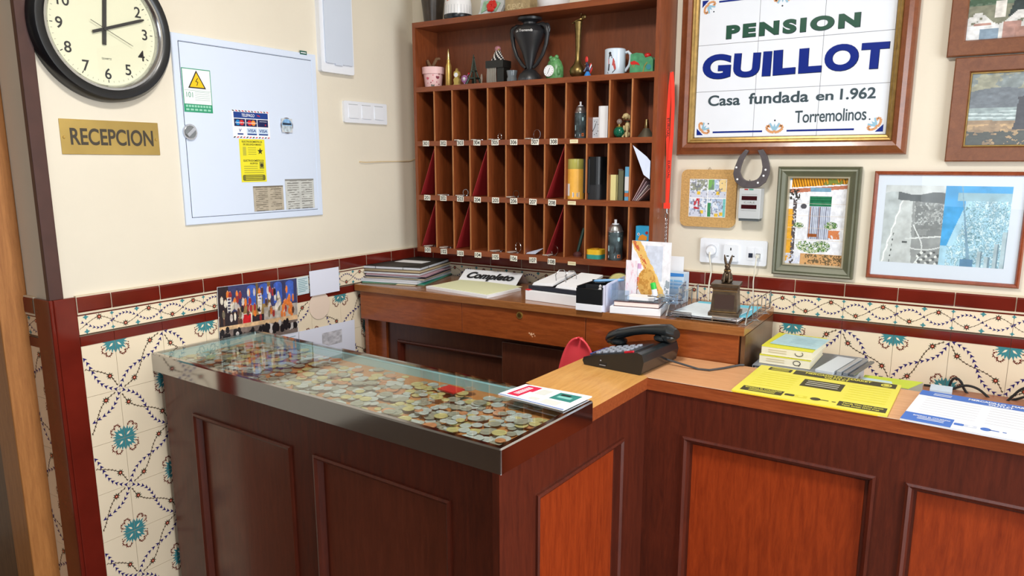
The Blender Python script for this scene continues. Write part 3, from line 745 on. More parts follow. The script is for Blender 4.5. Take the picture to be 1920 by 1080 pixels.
# the big black vase
t, k = base(993, ZA, -.105, 'black_vase', 'large black two-handled vase with white lettering on a ribbed foot', 'vase')
BK = mat('black_ceramic', (34, 35, 38), .38)
MB().lathe([(0, 0), (22 * k, 0), (22 * k, 4 * k), (19 * k, 12 * k), (12 * k, 19 * k), (5 * k, 22 * k)], BK, 24).build('foot', t)
a = MB().lathe([(5 * k, 21 * k), (7 * k, 27 * k), (9 * k, 34 * k), (14 * k, 50 * k), (21 * k, 66 * k), (28 * k, 78 * k), (31 * k, 86 * k), (29 * k, 90 * k), (24 * k, 96 * k), (16 * k, 99 * k), (12.5 * k, 101 * k), (12.5 * k, 104 * k), (16 * k, 106.5 * k), (22 * k, 108 * k), (23 * k, 112 * k), (19 * k, 112.5 * k), (11 * k, 104 * k)], BK, 32)
a.build('body', t)
m_ = MB(); v, fs, d = glyphs('La Tremenda', 0, .3, 1); sc = 34 * k / d[0]; LET = mat('white_lettering', (226, 226, 226), .5)
rad = lambda z: (31 if z > 84 else 30.2) * k + .0004
m_.add([((31 * k + .0004) * math.cos(-1.42 + q[0] * sc / (31 * k)), (31 * k + .0004) * math.sin(-1.42 + q[0] * sc / (31 * k)), 86.5 * k + q[1] * sc) for q in v], fs, LET)
m_.build('lettering', t, label='white handwritten lettering'); m_ = MB()
for i in range(9): m_.add([((22 * k + .0006) * math.cos(-2.3 + .17 * i + s_), (22 * k + .0006) * math.sin(-2.3 + .17 * i + s_), z * k * 1.0) for s_, z in ((0, .3), (.05, .3), (.05, 4), (0, 4))], [(0, 1, 2, 3)], mat('foot_rib_glaze', (92, 96, 104), .3))
m_.build('foot_ribs', t)
for s_ in (-1, 1):
    a = MB().tube([(s_ * 14 * k, 0, 98 * k), (s_ * 28 * k, 0, 99 * k), (s_ * 36 * k, 0, 93 * k), (s_ * 38 * k, 0, 82 * k), (s_ * 35 * k, 0, 64 * k), (s_ * 28 * k, 0, 46 * k), (s_ * 16 * k, 0, 30 * k), (s_ * 8 * k, 0, 24 * k)], [3.5 * k, 4.5 * k, 6 * k, 4.5 * k, 3.6 * k, 3.4 * k, 3.4 * k, 3 * k], BK, 10)
    a.ell((s_ * 36 * k, 0, 90 * k), (8 * k, 4 * k, 11 * k), BK, 12)
    a.build('handle', t)
t, k = base(1040, ZA, y - .015, 'frog_clock', 'green ceramic frog figurine holding a round white clock', 'clock')
FG = mat('green_ceramic', (84, 138, 84), .35, var=.35, vscale=90)
a = MB().lathe([(0, 0), (16 * k, 0), (17.5 * k, 8 * k), (17 * k, 22 * k), (13 * k, 32 * k), (8 * k, 38 * k), (0, 40 * k)], FG, 20, sy=.75)
a.ell((-6 * k, -4 * k, 39 * k), 4 * k, FG, 10).ell((6 * k, -4 * k, 40 * k), 4 * k, FG, 10).ell((0, -3 * k, 34 * k), (9 * k, 8 * k, 7 * k), FG, 12)
a.ell((12 * k, -7 * k, 14 * k), (4 * k, 5 * k, 9 * k), FG, 10).ell((-13 * k, -5 * k, 12 * k), (4 * k, 5 * k, 9 * k), FG, 10)
a.build('body', t)
a = MB(); a.M = Matrix.Translation((-5 * k, -13 * k, 15 * k)) @ Matrix.Rotation(PI / 2 - .12, 4, 'X')
a.prism(circ(10.5 * k, 24), -3 * k, 1 * k, mat('pale_green_rim', (196, 208, 180), .4), PAPER, True)
for i in range(12): a.line([(7.6 * k * math.cos(i * PI / 6), 7.6 * k * math.sin(i * PI / 6)), (9 * k * math.cos(i * PI / 6), 9 * k * math.sin(i * PI / 6))], .8 * k, INK, 1.2 * k)
a.line([(0, 0), (2 * k, 5 * k)], .9 * k, INK, 1.3 * k).line([(0, 0), (-2.4 * k, -5.5 * k)], .9 * k, INK, 1.3 * k)
a.build('clock_dial', t)
t, k = base(1083, ZA, y, 'brass_vase', 'slender brass bottle vase with a bird-shaped spout', 'vase')
AB = mat('aged_brass', (128, 108, 66), .34, .9, var=.25, vscale=80)
MB().lathe([(0, 0), (10 * k, 0), (9 * k, 2 * k), (14 * k, 7 * k), (15.5 * k, 13 * k), (14 * k, 19 * k), (8 * k, 26 * k), (5 * k, 34 * k), (4.6 * k, 50 * k), (5.6 * k, 80 * k), (7 * k, 97 * k), (7.4 * k, 101 * k)], AB, 24).build('body', t)
a = MB().ell((1 * k, 0, 103 * k), (12 * k, 7 * k, 3.2 * k), AB, 14, Matrix.Rotation(-.28, 3, 'Y')).ell((11 * k, 0, 109 * k), (5 * k, 4 * k, 5 * k), AB, 12).tube([(-6 * k, 0, 101 * k), (-13 * k, 0, 99.5 * k)], [2.4 * k, 1 * k], AB, 8).tube([(4 * k, 0, 109 * k), (5 * k, 0, 115 * k)], 1 * k, AB, 6)
a.build('spout', t)
t, k = base(1101.5, ZA, y - .02, 'rooster_figurine', 'small painted rooster on a blue cone base', 'ornament')
MB().lathe([(0, 0), (8 * k, 0), (6.5 * k, 3 * k), (3 * k, 10 * k), (0, 11 * k)], mat('sky_blue_paint', (46, 128, 206), .4), 16).build('base', t)
RD = mat('red_paint', (200, 36, 34), .4)
MB().ell((0, 0, 17 * k), (4.5 * k, 3.4 * k, 7 * k), mat('navy_paint', (36, 40, 72), .4), 12).ell((-2 * k, 0, 24 * k), (2.6 * k, 2.4 * k, 4 * k), mat('navy_paint', (36, 40, 72)), 10).tube([(-4 * k, 0, 24 * k), (-6.5 * k, 0, 23 * k)], [1 * k, .3 * k], GOLD, 6).build('body', t)
MB().ell((-2.5 * k, 0, 32 * k), (3.2 * k, 1.6 * k, 6 * k), RD, 12).build('comb', t)
a = MB()
for i, mm in enumerate((RD, PAPER, mat('navy_paint', (36, 40, 72)), RD)): a.ell(((5 + .8 * i) * k, 0, (20 - 2.6 * i) * k), (1.5 * k, 1.3 * k, 6 * k), mm, 8, Matrix.Rotation(.35, 3, 'Y'))
a.tube([(-7 * k, -1 * k, 11 * k), (-1 * k, -2 * k, 18 * k)], 1.4 * k, mat('grey_blue_paint', (120, 130, 160), .4), 6)
a.build('tail', t)
t, k = base(1152.5, ZA, y, 'mug', 'white mug with a red and black rider printed on it', 'mug', .25)
MUG = mat('white_glazed_mug', (206, 220, 234), .2)
MB().lathe([(0, 0), (18.5 * k, 0), (19.5 * k, 2 * k), (19.5 * k, 47 * k), (18.4 * k, 48 * k), (18 * k, 46 * k), (18 * k, 3 * k), (0, 3 * k)], MUG, 32).build('cup', t)
MB().tube([(18 * k, 0, 41 * k), (24 * k, 0, 42.5 * k), (28.5 * k, 0, 38 * k), (29 * k, 0, 30 * k), (27 * k, 0, 19 * k), (19 * k, 0, 8 * k)], [2.6 * k, 3 * k, 3 * k, 3 * k, 2.8 * k, 2.6 * k], MUG, 10).build('handle', t)
a = MB(); rad = 19.5 * k + .0004
def onmug(pl, m):
    a.add([(rad * math.cos(-1.85 + q[0] * k / rad), rad * math.sin(-1.85 + q[0] * k / rad), q[1] * k) for q in pl], [tuple(range(len(pl)))], m)
onmug(circ(2.6, 10, -1, 39), INK); onmug([(-3, 37), (2, 37), (4, 30), (-4, 29)], mat('dark_print', (60, 58, 66), .5)); onmug([(-4, 29), (6, 30), (9, 23), (5, 17), (-4, 20)], mat('red_print', (170, 50, 44), .5))
onmug([(-4, 20), (-1, 20), (-2, 8), (-5, 8)], mat('dark_print', (60, 58, 66))); onmug([(5, 18), (9, 22), (11, 12), (8, 9)], mat('red_print', (170, 50, 44))); onmug([(-6, 6), (6, 7), (11, 13), (10, 9), (5, 4), (-5, 3)], mat('dark_print', (60, 58, 66)))
a.build('print', t, label='printed rider in red and black')
t, k = base(1206, ZA, y, 'green_box', 'green painted pottery block with a red animal and a red knob', 'ornament')
GB = mat('green_painted_pottery', (76, 150, 108), .4, var=.25, vscale=70)
a = MB(); a.M = Matrix.Rotation(PI / 2, 4, 'X')
a.prism([(-23 * k, 0), (23 * k, 0), (23 * k, 24 * k), (18 * k, 30 * k), (8 * k, 28 * k), (2 * k, 36 * k), (-10 * k, 38 * k), (-22 * k, 36 * k)], -12 * k, 12 * k, GB)
a.build('block', t, bevel=.002)
MB().ell((10 * k, -6 * k, 32 * k), (7 * k, 6 * k, 5 * k), RD, 12).build('knob', t)
a = MB(); a.M = Matrix.Translation((0, -12.2 * k - .0003, 0)) @ Matrix.Rotation(PI / 2, 4, 'X')
a.poly([(-22 * k, 22 * k), (-14 * k, 24 * k), (-6 * k, 20 * k), (-2 * k, 15 * k), (-10 * k, 17 * k), (-20 * k, 17 * k)], RD, .0002).line([(-17 * k, 17 * k), (-18 * k, 12 * k)], 1.2 * k, GOLD, .0003).line([(-13 * k, 17 * k), (-14 * k, 12 * k)], 1.2 * k, GOLD, .0003)
a.line([(4 * k, 2 * k), (7 * k, 14 * k), (12 * k, 20 * k)], 1.6 * k, GOLD, .0002).poly(circ(5 * k, 10, 15 * k, 11 * k), mat('teal_paint', (60, 140, 156), .4), .0002)
a.build('painting', t, label='painted red animal and golden reeds')

# ---------------------------------------------------------------- on top of the rack
yt = -.08
t, k = base(812, ZT, yt, 'dark_vase', 'dark brown vase on top of the rack at its left end', 'vase', py=20)
MB().lathe([(0, 0), (17 * k, 0), (19 * k, 20 * k), (22 * k, 45 * k), (22 * k, 62 * k), (14 * k, 84 * k), (11 * k, 92 * k), (14 * k, 100 * k), (12 * k, 100 * k), (9 * k, 92 * k)], mat('dark_brown_glaze', (58, 48, 40), .3, var=.3, vscale=40), 28).build('body', t)
t, k = base(859, ZT, yt - .02, 'bell_figurine', 'white pleated ceramic figure with a black base on top of the rack', 'ornament', py=20)
a = MB().lathe([(26 * k, 8 * k), (25 * k, 30 * k), (20 * k, 50 * k), (10 * k, 62 * k), (0, 64 * k)], mat('white_ceramic', (232, 232, 234), .3), 28)
for i in range(26): th = 2 * PI * i / 26; a.tube([(26.1 * k * math.cos(th), 26.1 * k * math.sin(th), 8 * k), (25.1 * k * math.cos(th), 25.1 * k * math.sin(th), 24 * k)], .35 * k, mat('grey_pleat', (150, 154, 160), .5), 4)
a.build('skirt', t)
MB().lathe([(0, 0), (25 * k, 0), (26.5 * k, 4 * k), (26.2 * k, 8.5 * k), (0, 8.5 * k)], mat('black_glaze', (28, 32, 38), .25), 28).build('base', t)
a = MB(); OR = mat('orange_sash', (206, 108, 78), .5)
a.add([((25.6 - .02 * z) * k * math.cos(an), (25.6 - .02 * z) * k * math.sin(an), z * k) for an, z in ((-2.2, 18), (-2.05, 20), (-1.55, 34), (-1.75, 36), (-2.1, 28))], [(0, 1, 2, 3, 4)], OR)
a.build('sash', t)
t, k = base(919, ZT, yt, 'shell_dish', 'pearly green leaf-shaped dish with a red flower standing on the rack', 'ornament', py=15)
a = MB(); PRL = mat('pearly_ceramic', (206, 212, 216), .3, var=.15, vscale=60); GRN = mat('pale_green_glaze', (150, 190, 160), .3, var=.3, vscale=60)
a.M = Matrix.Rotation(PI / 2 - .25, 4, 'X')
a.prism([(-29 * k, 0), (-12 * k, 5 * k), (-10 * k, 2 * k), (22 * k, 1 * k), (29 * k, 20 * k), (26 * k, 44 * k), (8 * k, 56 * k), (-10 * k, 50 * k), (-24 * k, 34 * k), (-24 * k, 14 * k)], -3 * k, 3 * k, PRL)
a.prism([(-20 * k, 8 * k), (-6 * k, 14 * k), (14 * k, 8 * k), (22 * k, 24 * k), (4 * k, 30 * k), (-16 * k, 30 * k)], 3 * k, 5 * k, GRN)
a.build('dish', t, bevel=.002)
a = MB(); a.M = Matrix.Rotation(PI / 2 - .25, 4, 'X')
for i in range(6): a.ell((4 * k + 6 * k * math.cos(i), 19 * k + 6 * k * math.sin(i), 6 * k), (6 * k, 6 * k, 3 * k), mat('poppy_red', (206, 40, 32), .35), 8)
a.build('flower', t)
t, k = base(977, ZT, yt, 'stone_block', 'sandstone souvenir block carved with CUENCA on the rack', 'ornament', py=8)
SND = mat('sandstone', (170, 150, 112), .9, var=.15, vscale=60, bump=.6)
MB().bx(-27 * k, 27 * k, -14 * k, 14 * k, 0, 40 * k, SND).build('block', t, bevel=.003)
a = MB(); a.M = Matrix.Translation((0, -14 * k - .0004, 0)) @ Matrix.Rotation(PI / 2, 4, 'X'); a.text('CUENCA', -4 * k, 11 * k, mat('pale_sandstone', (206, 188, 148), .9), w=36 * k, h=10 * k, bold=.02); a.build('lettering', t)
t, k = base(1038, ZT, yt, 'white_dish', 'white ceramic dish above the black vase, on top of the rack', 'dish', py=2)
MB().lathe([(0, 0), (26 * k, 0), (31 * k, 16 * k), (29 * k, 16 * k), (24 * k, 3 * k), (0, 3 * k)], mat('white_ceramic', (232, 232, 234)), 28).build('bowl', t)

# ---------------------------------------------------------------- things in the right-hand slots
def spray(px, zs, y, hh, ww, label, rot=0):
    t, k = base(px, zs, y, 'spray_can', label, 'spray can', rot, 'dark spray cans in the key rack', py=300)
    r = ww / 2 * k; hb = hh * .70 * k; H_ = hh * k
    DK = mat('dark_can_print', (74, 88, 92), .35, .2, var=.6, vscale=45)
    MB().lathe([(0, 0), (r * .96, 0), (r, .002), (r, hb)], DK, 24).build('can', t)
    MB().lathe([(r * 1.03, hb - .001), (r * 1.03, hb + .002), (r * .92, hb + .004), (r * .82, hb + .1 * H_), (r * .62, hb + .17 * H_), (r * .5, hb + .18 * H_)], mat('can_shoulder', (196, 200, 204), .22, .9), 24).build('shoulder', t)
    MB().lathe([(r * .45, hb + .17 * H_), (r * .45, hb + .2 * H_), (r * .16, hb + .21 * H_), (r * .18, H_), (0, H_)], WHITE, 12).build('nozzle', t)
    a = MB()
    def on(pl, m, zz=0): a.add([((r + .0004 + zz) * math.cos(-1.15 + rot + q[0] / r), (r + .0004 + zz) * math.sin(-1.15 + q[0] / r + rot), q[1]) for q in pl], [tuple(range(len(pl)))], m)
    on(rect(r * .9, hb * .09, -r * .45, hb * .13), PAPER); on(rect(r * .42, hb * .12, r * .5, hb * .15), mat('orange_mark', (206, 110, 60), .5)); on(circ(r * .1, 8, r * .5, hb * .15), INK, .0003)
    on([(r * .3, hb * .82), (r * .62, hb * .82), (r * .62, hb * .72), (r * .46, hb * .66), (r * .3, hb * .72)], mat('pale_blue_mark', (168, 206, 214), .5)); on([(-r * .2, hb * .25), (0, hb * .55), (r * .25, hb * .25)], mat('dark_peak', (34, 34, 36), .5)); on(rect(r * 1.7, hb * .012, 0, hb * .87), PAPER)
    on(rect(r * .22, hb * .2, -r * .85, hb * .42), mat('pale_blue_mark', (168, 206, 214)))
    a.build('print', t, label='printed label marks')
spray(1087, ZBs, -.10, 67, 22, 'dark spray can standing in the upper row of slots')
spray(1157.5, ZDs, -.115, 75, 30, 'dark spray can with a silver shoulder standing in the bottom row of slots')
t, k = base(1117, ZBs, -.10, 'alarm_clock', 'white square alarm clock half hidden behind a white card', 'clock', py=240)
a = MB(); a.M = Matrix.Translation((0, 0, 19 * k)) @ Matrix.Rotation(PI / 2, 4, 'X')
a.prism(rr(26 * k, 38 * k, 6 * k), -6 * k, 5 * k, WHITE).build('case', t)
a = MB(); a.M = Matrix.Translation((0, -5 * k, 19 * k)) @ Matrix.Rotation(PI / 2, 4, 'X')
a.prism(rr(21 * k, 32 * k, 4 * k), 0, .0008, mat('pale_dial', (206, 214, 224), .4))
for i in range(12): a.poly(circ(.9 * k, 6, 8.5 * k * math.cos(i * PI / 6), 12 * k * math.sin(i * PI / 6)), INK, .001)
a.line([(0, 0), (-4 * k, -7 * k)], 1.2 * k, INK, .0012).line([(0, 0), (3 * k, 8 * k)], 1.2 * k, INK, .0012); a.build('dial', t)
t, k = base(1131, ZBs, -.125, 'white_card', 'white rolled card standing in front of the alarm clock in the rack', 'card', py=240)
a = MB(); a.add([(x * k, yy * k, z) for z in (.0, 58 * k) for x, yy in ((-9, -2), (-5, -4), (0, -4.5), (5, -3.5), (9, 0))], [(j, j + 1, j + 6, j + 5) for j in range(4)], PAPER)
s_ = a.build('sheet', t); s_.modifiers.new('thickness', 'SOLIDIFY').thickness = .001
t, k = base(1161, ZBs, -.11, 'perfume_bottle', 'round green glass bottle with a clear ball stopper', 'bottle', py=240)
MB().ell((0, 0, 10.5 * k), (11 * k, 9 * k, 10.5 * k), mat('green_glass', (18, 112, 84), .08, trans=.25, var=.5, vscale=250), 20).build('flask', t)
MB().lathe([(5 * k, 19 * k), (6.5 * k, 20.5 * k), (2 * k, 21.5 * k), (2 * k, 25 * k)], GOLD, 14).build('collar', t)
MB().ell((0, 0, 29.5 * k), 5.2 * k, mat('clear_ball_stopper', (220, 206, 196), .05, trans=.7), 14).build('stopper', t)
t, k = base(1175, ZBs, -.10, 'dog_figurine', 'small cream figurine of a sitting dog beside the green bottle', 'ornament', py=240)
CRM = mat('cream_resin', (206, 186, 136), .5, var=.15, vscale=150)
a = MB().ell((1 * k, 1 * k, 20 * k), (5 * k, 5 * k, 10 * k), CRM, 12).ell((-1 * k, -2 * k, 39 * k), (6.5 * k, 6 * k, 6 * k), CRM, 14).ell((-3.5 * k, -7 * k, 37 * k), (3.4 * k, 4 * k, 2.8 * k), CRM, 10).ell((-6 * k, 0, 37 * k), (1.6 * k, 3 * k, 5 * k), CRM, 8).ell((5 * k, 0, 37 * k), (1.6 * k, 3 * k, 5 * k), CRM, 8)
a.tube([(-3 * k, -4 * k, 22 * k), (-4 * k, -5 * k, 10 * k), (-5 * k, -6 * k, 1 * k)], [2.6 * k, 1.8 * k, 2.2 * k], CRM, 8).tube([(3 * k, -4 * k, 22 * k), (3 * k, -5 * k, 10 * k), (2.5 * k, -6 * k, 1 * k)], [2.6 * k, 1.8 * k, 2.2 * k], CRM, 8).ell((0, 3 * k, 6 * k), (6 * k, 7 * k, 6 * k), CRM, 12)
a.build('body', t)
MB().tube([(5.4 * k * math.cos(th), 1 * k + 5.4 * k * math.sin(th), 30 * k) for th in np.linspace(0, 2 * PI, 14)[:-1]], .9 * k, INK, 6, True).build('collar', t)
t, k = base(1212, ZBs, -.09, 'desk_bell', 'grey metal cone with a brassy tip in the last upper slot', 'ornament', py=240)
MB().lathe([(0, 0), (17 * k, 0), (15 * k, 3 * k), (5 * k, 17 * k)], mat('grey_metal', (104, 98, 84), .45, .6), 20).build('cone', t)
MB().lathe([(5 * k, 17 * k), (5.5 * k, 18 * k), (3.6 * k, 33 * k), (0, 34 * k)], mat('pale_brass_tip', (206, 186, 132)), 14).build('tip', t)
# middle row
t, k = base(1079, ZCs, -.105, 'yellow_canister', 'yellow canister with an olive lid standing in the middle row of slots', 'canister', py=350)
r = 16.5 * k
MB().lathe([(0, 0), (r, 0), (r, 55 * k)], mat('yellow_label', (236, 178, 74), .4, var=.08, vscale=30), 24).build('canister_body', t)
MB().lathe([(r, 55 * k), (r * 1.02, 55.5 * k), (r * .98, 73 * k), (0, 74 * k)], mat('olive_clear_lid', (178, 172, 88), .25), 24).build('lid', t)
a = MB()
for (x, z, ww, hh, mm) in ((2, 8, 13, 10, PAPER), (1, 8, 9, 7, mat('barcode_grey', (150, 160, 176), .6)), (-13, 17, 5, 22, PAPER), (2, 48, 20, 1.2, mat('amber_print', (206, 140, 40), .5)), (2, 43, 20, 1.2, mat('amber_print', (206, 140, 40))), (2, 36, 20, 1.2, mat('amber_print', (206, 140, 40))), (2, 22, 20, 1.2, mat('amber_print', (206, 140, 40)))):
    a.add([((r + .0003 + (.0003 if mm.name.startswith('bar') else 0)) * math.cos(-1.15 + q[0] * k / r), (r + .0003 + (.0003 if mm.name.startswith('bar') else 0)) * math.sin(-1.15 + q[0] * k / r), q[1] * k) for q in rect(ww, hh, x, z)], [(0, 1, 2, 3)], mm)
a.build('print', t, label='barcode and text lines')
t, k = base(1117, ZCs, -.10, 'black_holder', 'black plastic dispenser with a rounded top in the middle row of slots', 'holder', py=350)
a = MB(); a.M = Matrix.Rotation(0, 4, 'X')
a.prism(rr(34 * k, 40 * k, 10 * k, 5, 1.5 * k), 0, 28 * k, mat('matt_black_plastic', (36, 38, 42), .5), smooth=False); a.build('base', t, bevel=.003)
MB().prism(rr(34 * k, 42 * k, 12 * k, 5, 1.5 * k), 28 * k, 78 * k, BLACK).build('cover', t, bevel=.006, seg=3)
MB().prism(rr(13 * k, 5 * k, 2 * k, 4, -9 * k, -20.5 * k), 12 * k, 74 * k, BLACK).build('lever', t, bevel=.002)
bk_spec = [('small yellow paperback with slanted cover in the middle row of slots', 1149, 14, 47, (222, 214, 150), -.13), ('grey green booklet between the yellow and blue books', 1164, 11, 55, (104, 106, 84), -.12), ('narrow blue and white book beside the leaning papers', 1175, 9, 62, (104, 178, 222), -.12), ('thin white booklet behind the yellow paperback', 1153, 12, 56, (216, 206, 206), -.07)]
for (lb, px, ww, hh, c, yy) in bk_spec:
    t, k = base(px, ZCs, yy, 'book', lb, 'book', 0, 'books in the key rack', py=350)
    cm = mat('book_cover_%d%d%d' % c, c, .5); d_ = .055 if yy < -.1 else .04
    a = MB(); a.M = Matrix.Rotation(PI / 2, 4, 'X') @ Matrix.Rotation(PI / 2, 4, 'Y')
    hh2 = hh * k
    MB().bx(-ww / 2 * k, ww / 2 * k, 0, .0015, 0, hh2, cm).bx(-ww / 2 * k, -ww / 2 * k + .0012, 0, d_, 0, hh2, cm).bx(ww / 2 * k - .0012, ww / 2 * k, 0, d_, 0, hh2, cm).build('cover', t)
    MB().bx(-ww / 2 * k + .0012, ww / 2 * k - .0012, .0015, d_ - .002, .001, hh2 - .001, PAPER).build('pages', t)
    if c[2] > 200 and c[0] < 150:
        MB().bx(-ww / 2 * k + .001, ww / 2 * k - .001, -.0004, 0, 18 * k, 44 * k, PAPER).bx(-ww / 2 * k + .001, ww / 2 * k - .001, -.0004, 0, 7 * k, 14 * k, mat('orange_mark', (206, 110, 60))).build('spine_label', t)
def leaning(name, label, cat, cs, m, th=.0012, marks=None):
    v = [Vector(c) for c in cs]; o = sum(v, Vector()) / len(v)
    a = MB().add([q - o for q in v], [tuple(range(len(v)))], m)
    ob = a.build(name, loc=o, **T(label, cat)); ob.modifiers.new('thickness', 'SOLIDIFY').thickness = th
    return ob
e = xr - .018
x12 = DX[10] + .006
leaning('leaflet', 'white leaflet bent out of the last middle slot of the rack', 'leaflet', [(x12, -.145, Z0 + .058), (x12 + .045, -.152, Z0 - .04), (e, -.150, Z0 - .055), (e, -.148, Z0 + .005), (e - .015, -.146, Z0 + .02)], mat('bluish_paper', (206, 216, 240), .6))
for i in range(4):
    leaning('envelope', ['pinkish envelope', 'mauve envelope', 'pale grey envelope', 'dusty rose envelope'][i] + ' leaning diagonally in the last middle slot', 'envelope', [(x12 + .002 + .006 * i, -.14, Z0 - .1275), (e - .022 + .006 * i - .0, -.14, Z0 - .05 - .012 * i), (e - .022 + .006 * i, -.02, Z0 - .05 - .012 * i), (x12 + .002 + .006 * i, -.02, Z0 - .1275)], mat('envelope_%d' % i, [(196, 164, 164), (176, 150, 160), (208, 200, 200), (186, 150, 146)][i], .7), .0015)
# bottom row
t, k = base(1000, ZDs, -.12, 'folded_paper', 'pale blue folded slip of paper sliding out of slot 107', 'paper', py=470)
a = MB().add([(-15 * k, -.02, .001), (10 * k, -.02, .003), (13 * k, .03, .02), (-4 * k, .04, .003)], [(0, 1, 2, 3)], mat('bluish_paper', (206, 216, 240))); a.build('sheet', t).modifiers.new('thickness', 'SOLIDIFY').thickness = .001
t, k = base(1083, ZDs, -.10, 'stamp_handle', 'dark green turned tool with a round foot leaning in the bottom row of slots', 'tool', py=470)
a = MB(); a.lathe([(0, 0), (8 * k, 0), (8.5 * k, 4 * k), (6 * k, 7 * k), (3 * k, 9 * k)], mat('dark_maroon', (88, 50, 50), .4), 18).build('foot', t)
MB().tube([(0, 0, 8 * k), (3 * k, .01, 28 * k), (7 * k, .02, 52 * k)], [2.6 * k, 3.2 * k, 2.6 * k], mat('bottle_green_paint', (38, 62, 56), .35), 12).build('shaft', t)
t, k = base(1117, ZDs, -.115, 'tape_measure', 'rounded yellow and teal tape measure in the bottom row of slots', 'tape measure', py=480)
MB().prism(rr(31 * k, 30 * k, 9 * k), 0, 8 * k, mat('teal_plastic', (56, 150, 140), .4)).build('lower_shell', t, bevel=.002)
MB().prism(rr(31 * k, 30 * k, 9 * k), 8 * k, 17 * k, mat('yellow_plastic', (236, 190, 44), .4)).build('upper_shell', t, bevel=.004)
MB().lathe([(0, 17 * k), (6 * k, 17 * k), (6 * k, 19 * k), (0, 19 * k)], mat('amber_button', (180, 130, 30), .4), 14).build('button', t)
t, k = base(1207, ZDs, -.10, 'blue_box', 'bright blue box with orange and white print in the last bottom slot', 'box', py=470)
MB().bx(-14 * k, 13 * k, -8 * k, 8 * k, 0, 66 * k, mat('bright_blue_card', (52, 168, 220), .5)).build('carton', t, bevel=.001)
a = MB(); a.M = Matrix.Translation((0, -8 * k - .0004, 0)) @ Matrix.Rotation(PI / 2, 4, 'X')
a.poly([(-9 * k, 40 * k), (8 * k, 40 * k), (9 * k, 47 * k), (0, 51 * k), (-6 * k, 48 * k)], mat('orange_print', (244, 156, 48), .5)).poly(circ(2.6 * k, 10, -8 * k, 51 * k), PAPER, .0001).poly(circ(3 * k, 10, 8 * k, 54 * k), mat('red_print', (170, 50, 44)), .0001)
a.poly(circ(1.2 * k, 8, -8 * k, 51 * k), INK, .0003); a.build('print', t)

# red lanyard and its chain on the side of the rack
p = W(1249, 140, -.06); p.x = max(p.x, xr + .012)
t = thing('lanyard', 'bright orange-red lanyard with black lettering hanging on the side of the key rack', 'lanyard', (p.x, p.y, p.z), RB)
k = k_(p); ORG = mat('orange_red_ribbon', (238, 58, 36), .7)
def strap(pts, wd, z): 
    a = MB()
    for (q0, q1) in zip(pts[:-1], pts[1:]):
        a.add([((q0[0] - wd / 2) * k, -q0[1] * k, z), ((q0[0] + wd / 2) * k, -q0[1] * k, z), ((q1[0] + wd / 2) * k, -q1[1] * k, z), ((q1[0] - wd / 2) * k, -q1[1] * k, z)], [(0, 1, 2, 3)], ORG)
    return a
a = strap([(0, -4), (-2, 20), (-3, 50), (-4, 80), (-3, 110), (-1, 150), (0, 200), (1, 240)], 6.5, .002)
a.f += []; ob = a.build('strap', t); ob.modifiers.new('thickness', 'SOLIDIFY').thickness = .0015
a = strap([(1, -4), (4, 20), (6, 60), (6, 110), (4, 160), (3, 200), (2, 240)], 6.5, .006); ob = a.build('strap', t); ob.modifiers.new('thickness', 'SOLIDIFY').thickness = .0015
a = MB(); a.M = Matrix.Translation((-3 * k, -98 * k, .0036)) @ Matrix.Rotation(-PI / 2, 4, 'Z'); a.text('EUROAL', 0, 0, INK, w=36 * k, h=5 * k, bold=.01); a.build('lettering', t); a = MB()
a.M = Matrix.Translation((2.6 * k, -176 * k, .0076)) @ Matrix.Rotation(-PI / 2, 4, 'Z'); a.text('EUROAL', 0, 0, INK, w=34 * k, h=4.4 * k, bold=.01); a.build('lettering', t)
a = MB().bx(-5 * k, 7 * k, -250 * k, -239 * k, .001, .008, ORG).tube([(1 * k, -250 * k, .004), (1 * k, -258 * k, .004)], 2 * k, CHROME, 8)
a.tube([(1 * k + 3.4 * k * math.cos(x), -264 * k + 6 * k * math.sin(x), .004) for x in np.linspace(0, 2 * PI, 16)[:-1]], 1.1 * k, CHROME, 6, True); a.build('clip', t)
a = MB()
for i in range(14): a.tube([(1 * k + 1.6 * k * math.cos(x), (-272 - 3.6 * i) * k + 2.4 * k * math.sin(x), .004 + (.0014 * math.sin(x * 1) if i % 2 else 0)) for x in np.linspace(0, 2 * PI, 10)[:-1]], .55 * k, CHROME, 5, True)
a.build('chain', t)
MB().tube([(0, 0, -.004), (0, 3 * k, .008), (0, 5 * k, .008)], .0016, STEEL, 6).build('hook', t)
# ================================================================== left wall
def wallthing(name, label, cat, c, rot, group=None): return thing(name, label, cat, c, rot, group)
# clock
cl = L(204, 58, .0); cl.y, cl.z = -1.327, Z0 + .357
t = wallthing('wall_clock', 'round wall clock with a thick black rim and cream dial', 'clock', cl, RL)
MB().lathe([(.160, .016), (.162, .036), (.170, .040), (.184, .038), (.193, .026), (.193, 0)], mat('glossy_black_rim', (14, 17, 22), .3, coat=.12), 72, caps=False).build('rim', t)
MB().lathe([(.148, .020), (.150, .030), (.156, .036), (.1615, .036)], CHROME, 72, caps=False).build('bezel', t)
a = MB().prism(circ(.152, 64), 0, .018, mat('cream_dial', (226, 226, 198), .5)); z = .0186
for i in range(12):
    th = PI / 2 - (i + 1) * PI / 6
    a.text(str(i + 1), .117 * math.cos(th), .117 * math.sin(th), INK, h=.029, z=z, bold=.012)
for i in range(60):
    th = i * PI / 30; r0 = .136 if i % 5 else .133; a.line([(r0 * math.cos(th), r0 * math.sin(th)), (.1405 * math.cos(th), .1405 * math.sin(th))], .0022 if i % 5 == 0 else .0009, INK if i % 5 == 0 else mat('grey_tick', (120, 120, 110), .6), z)
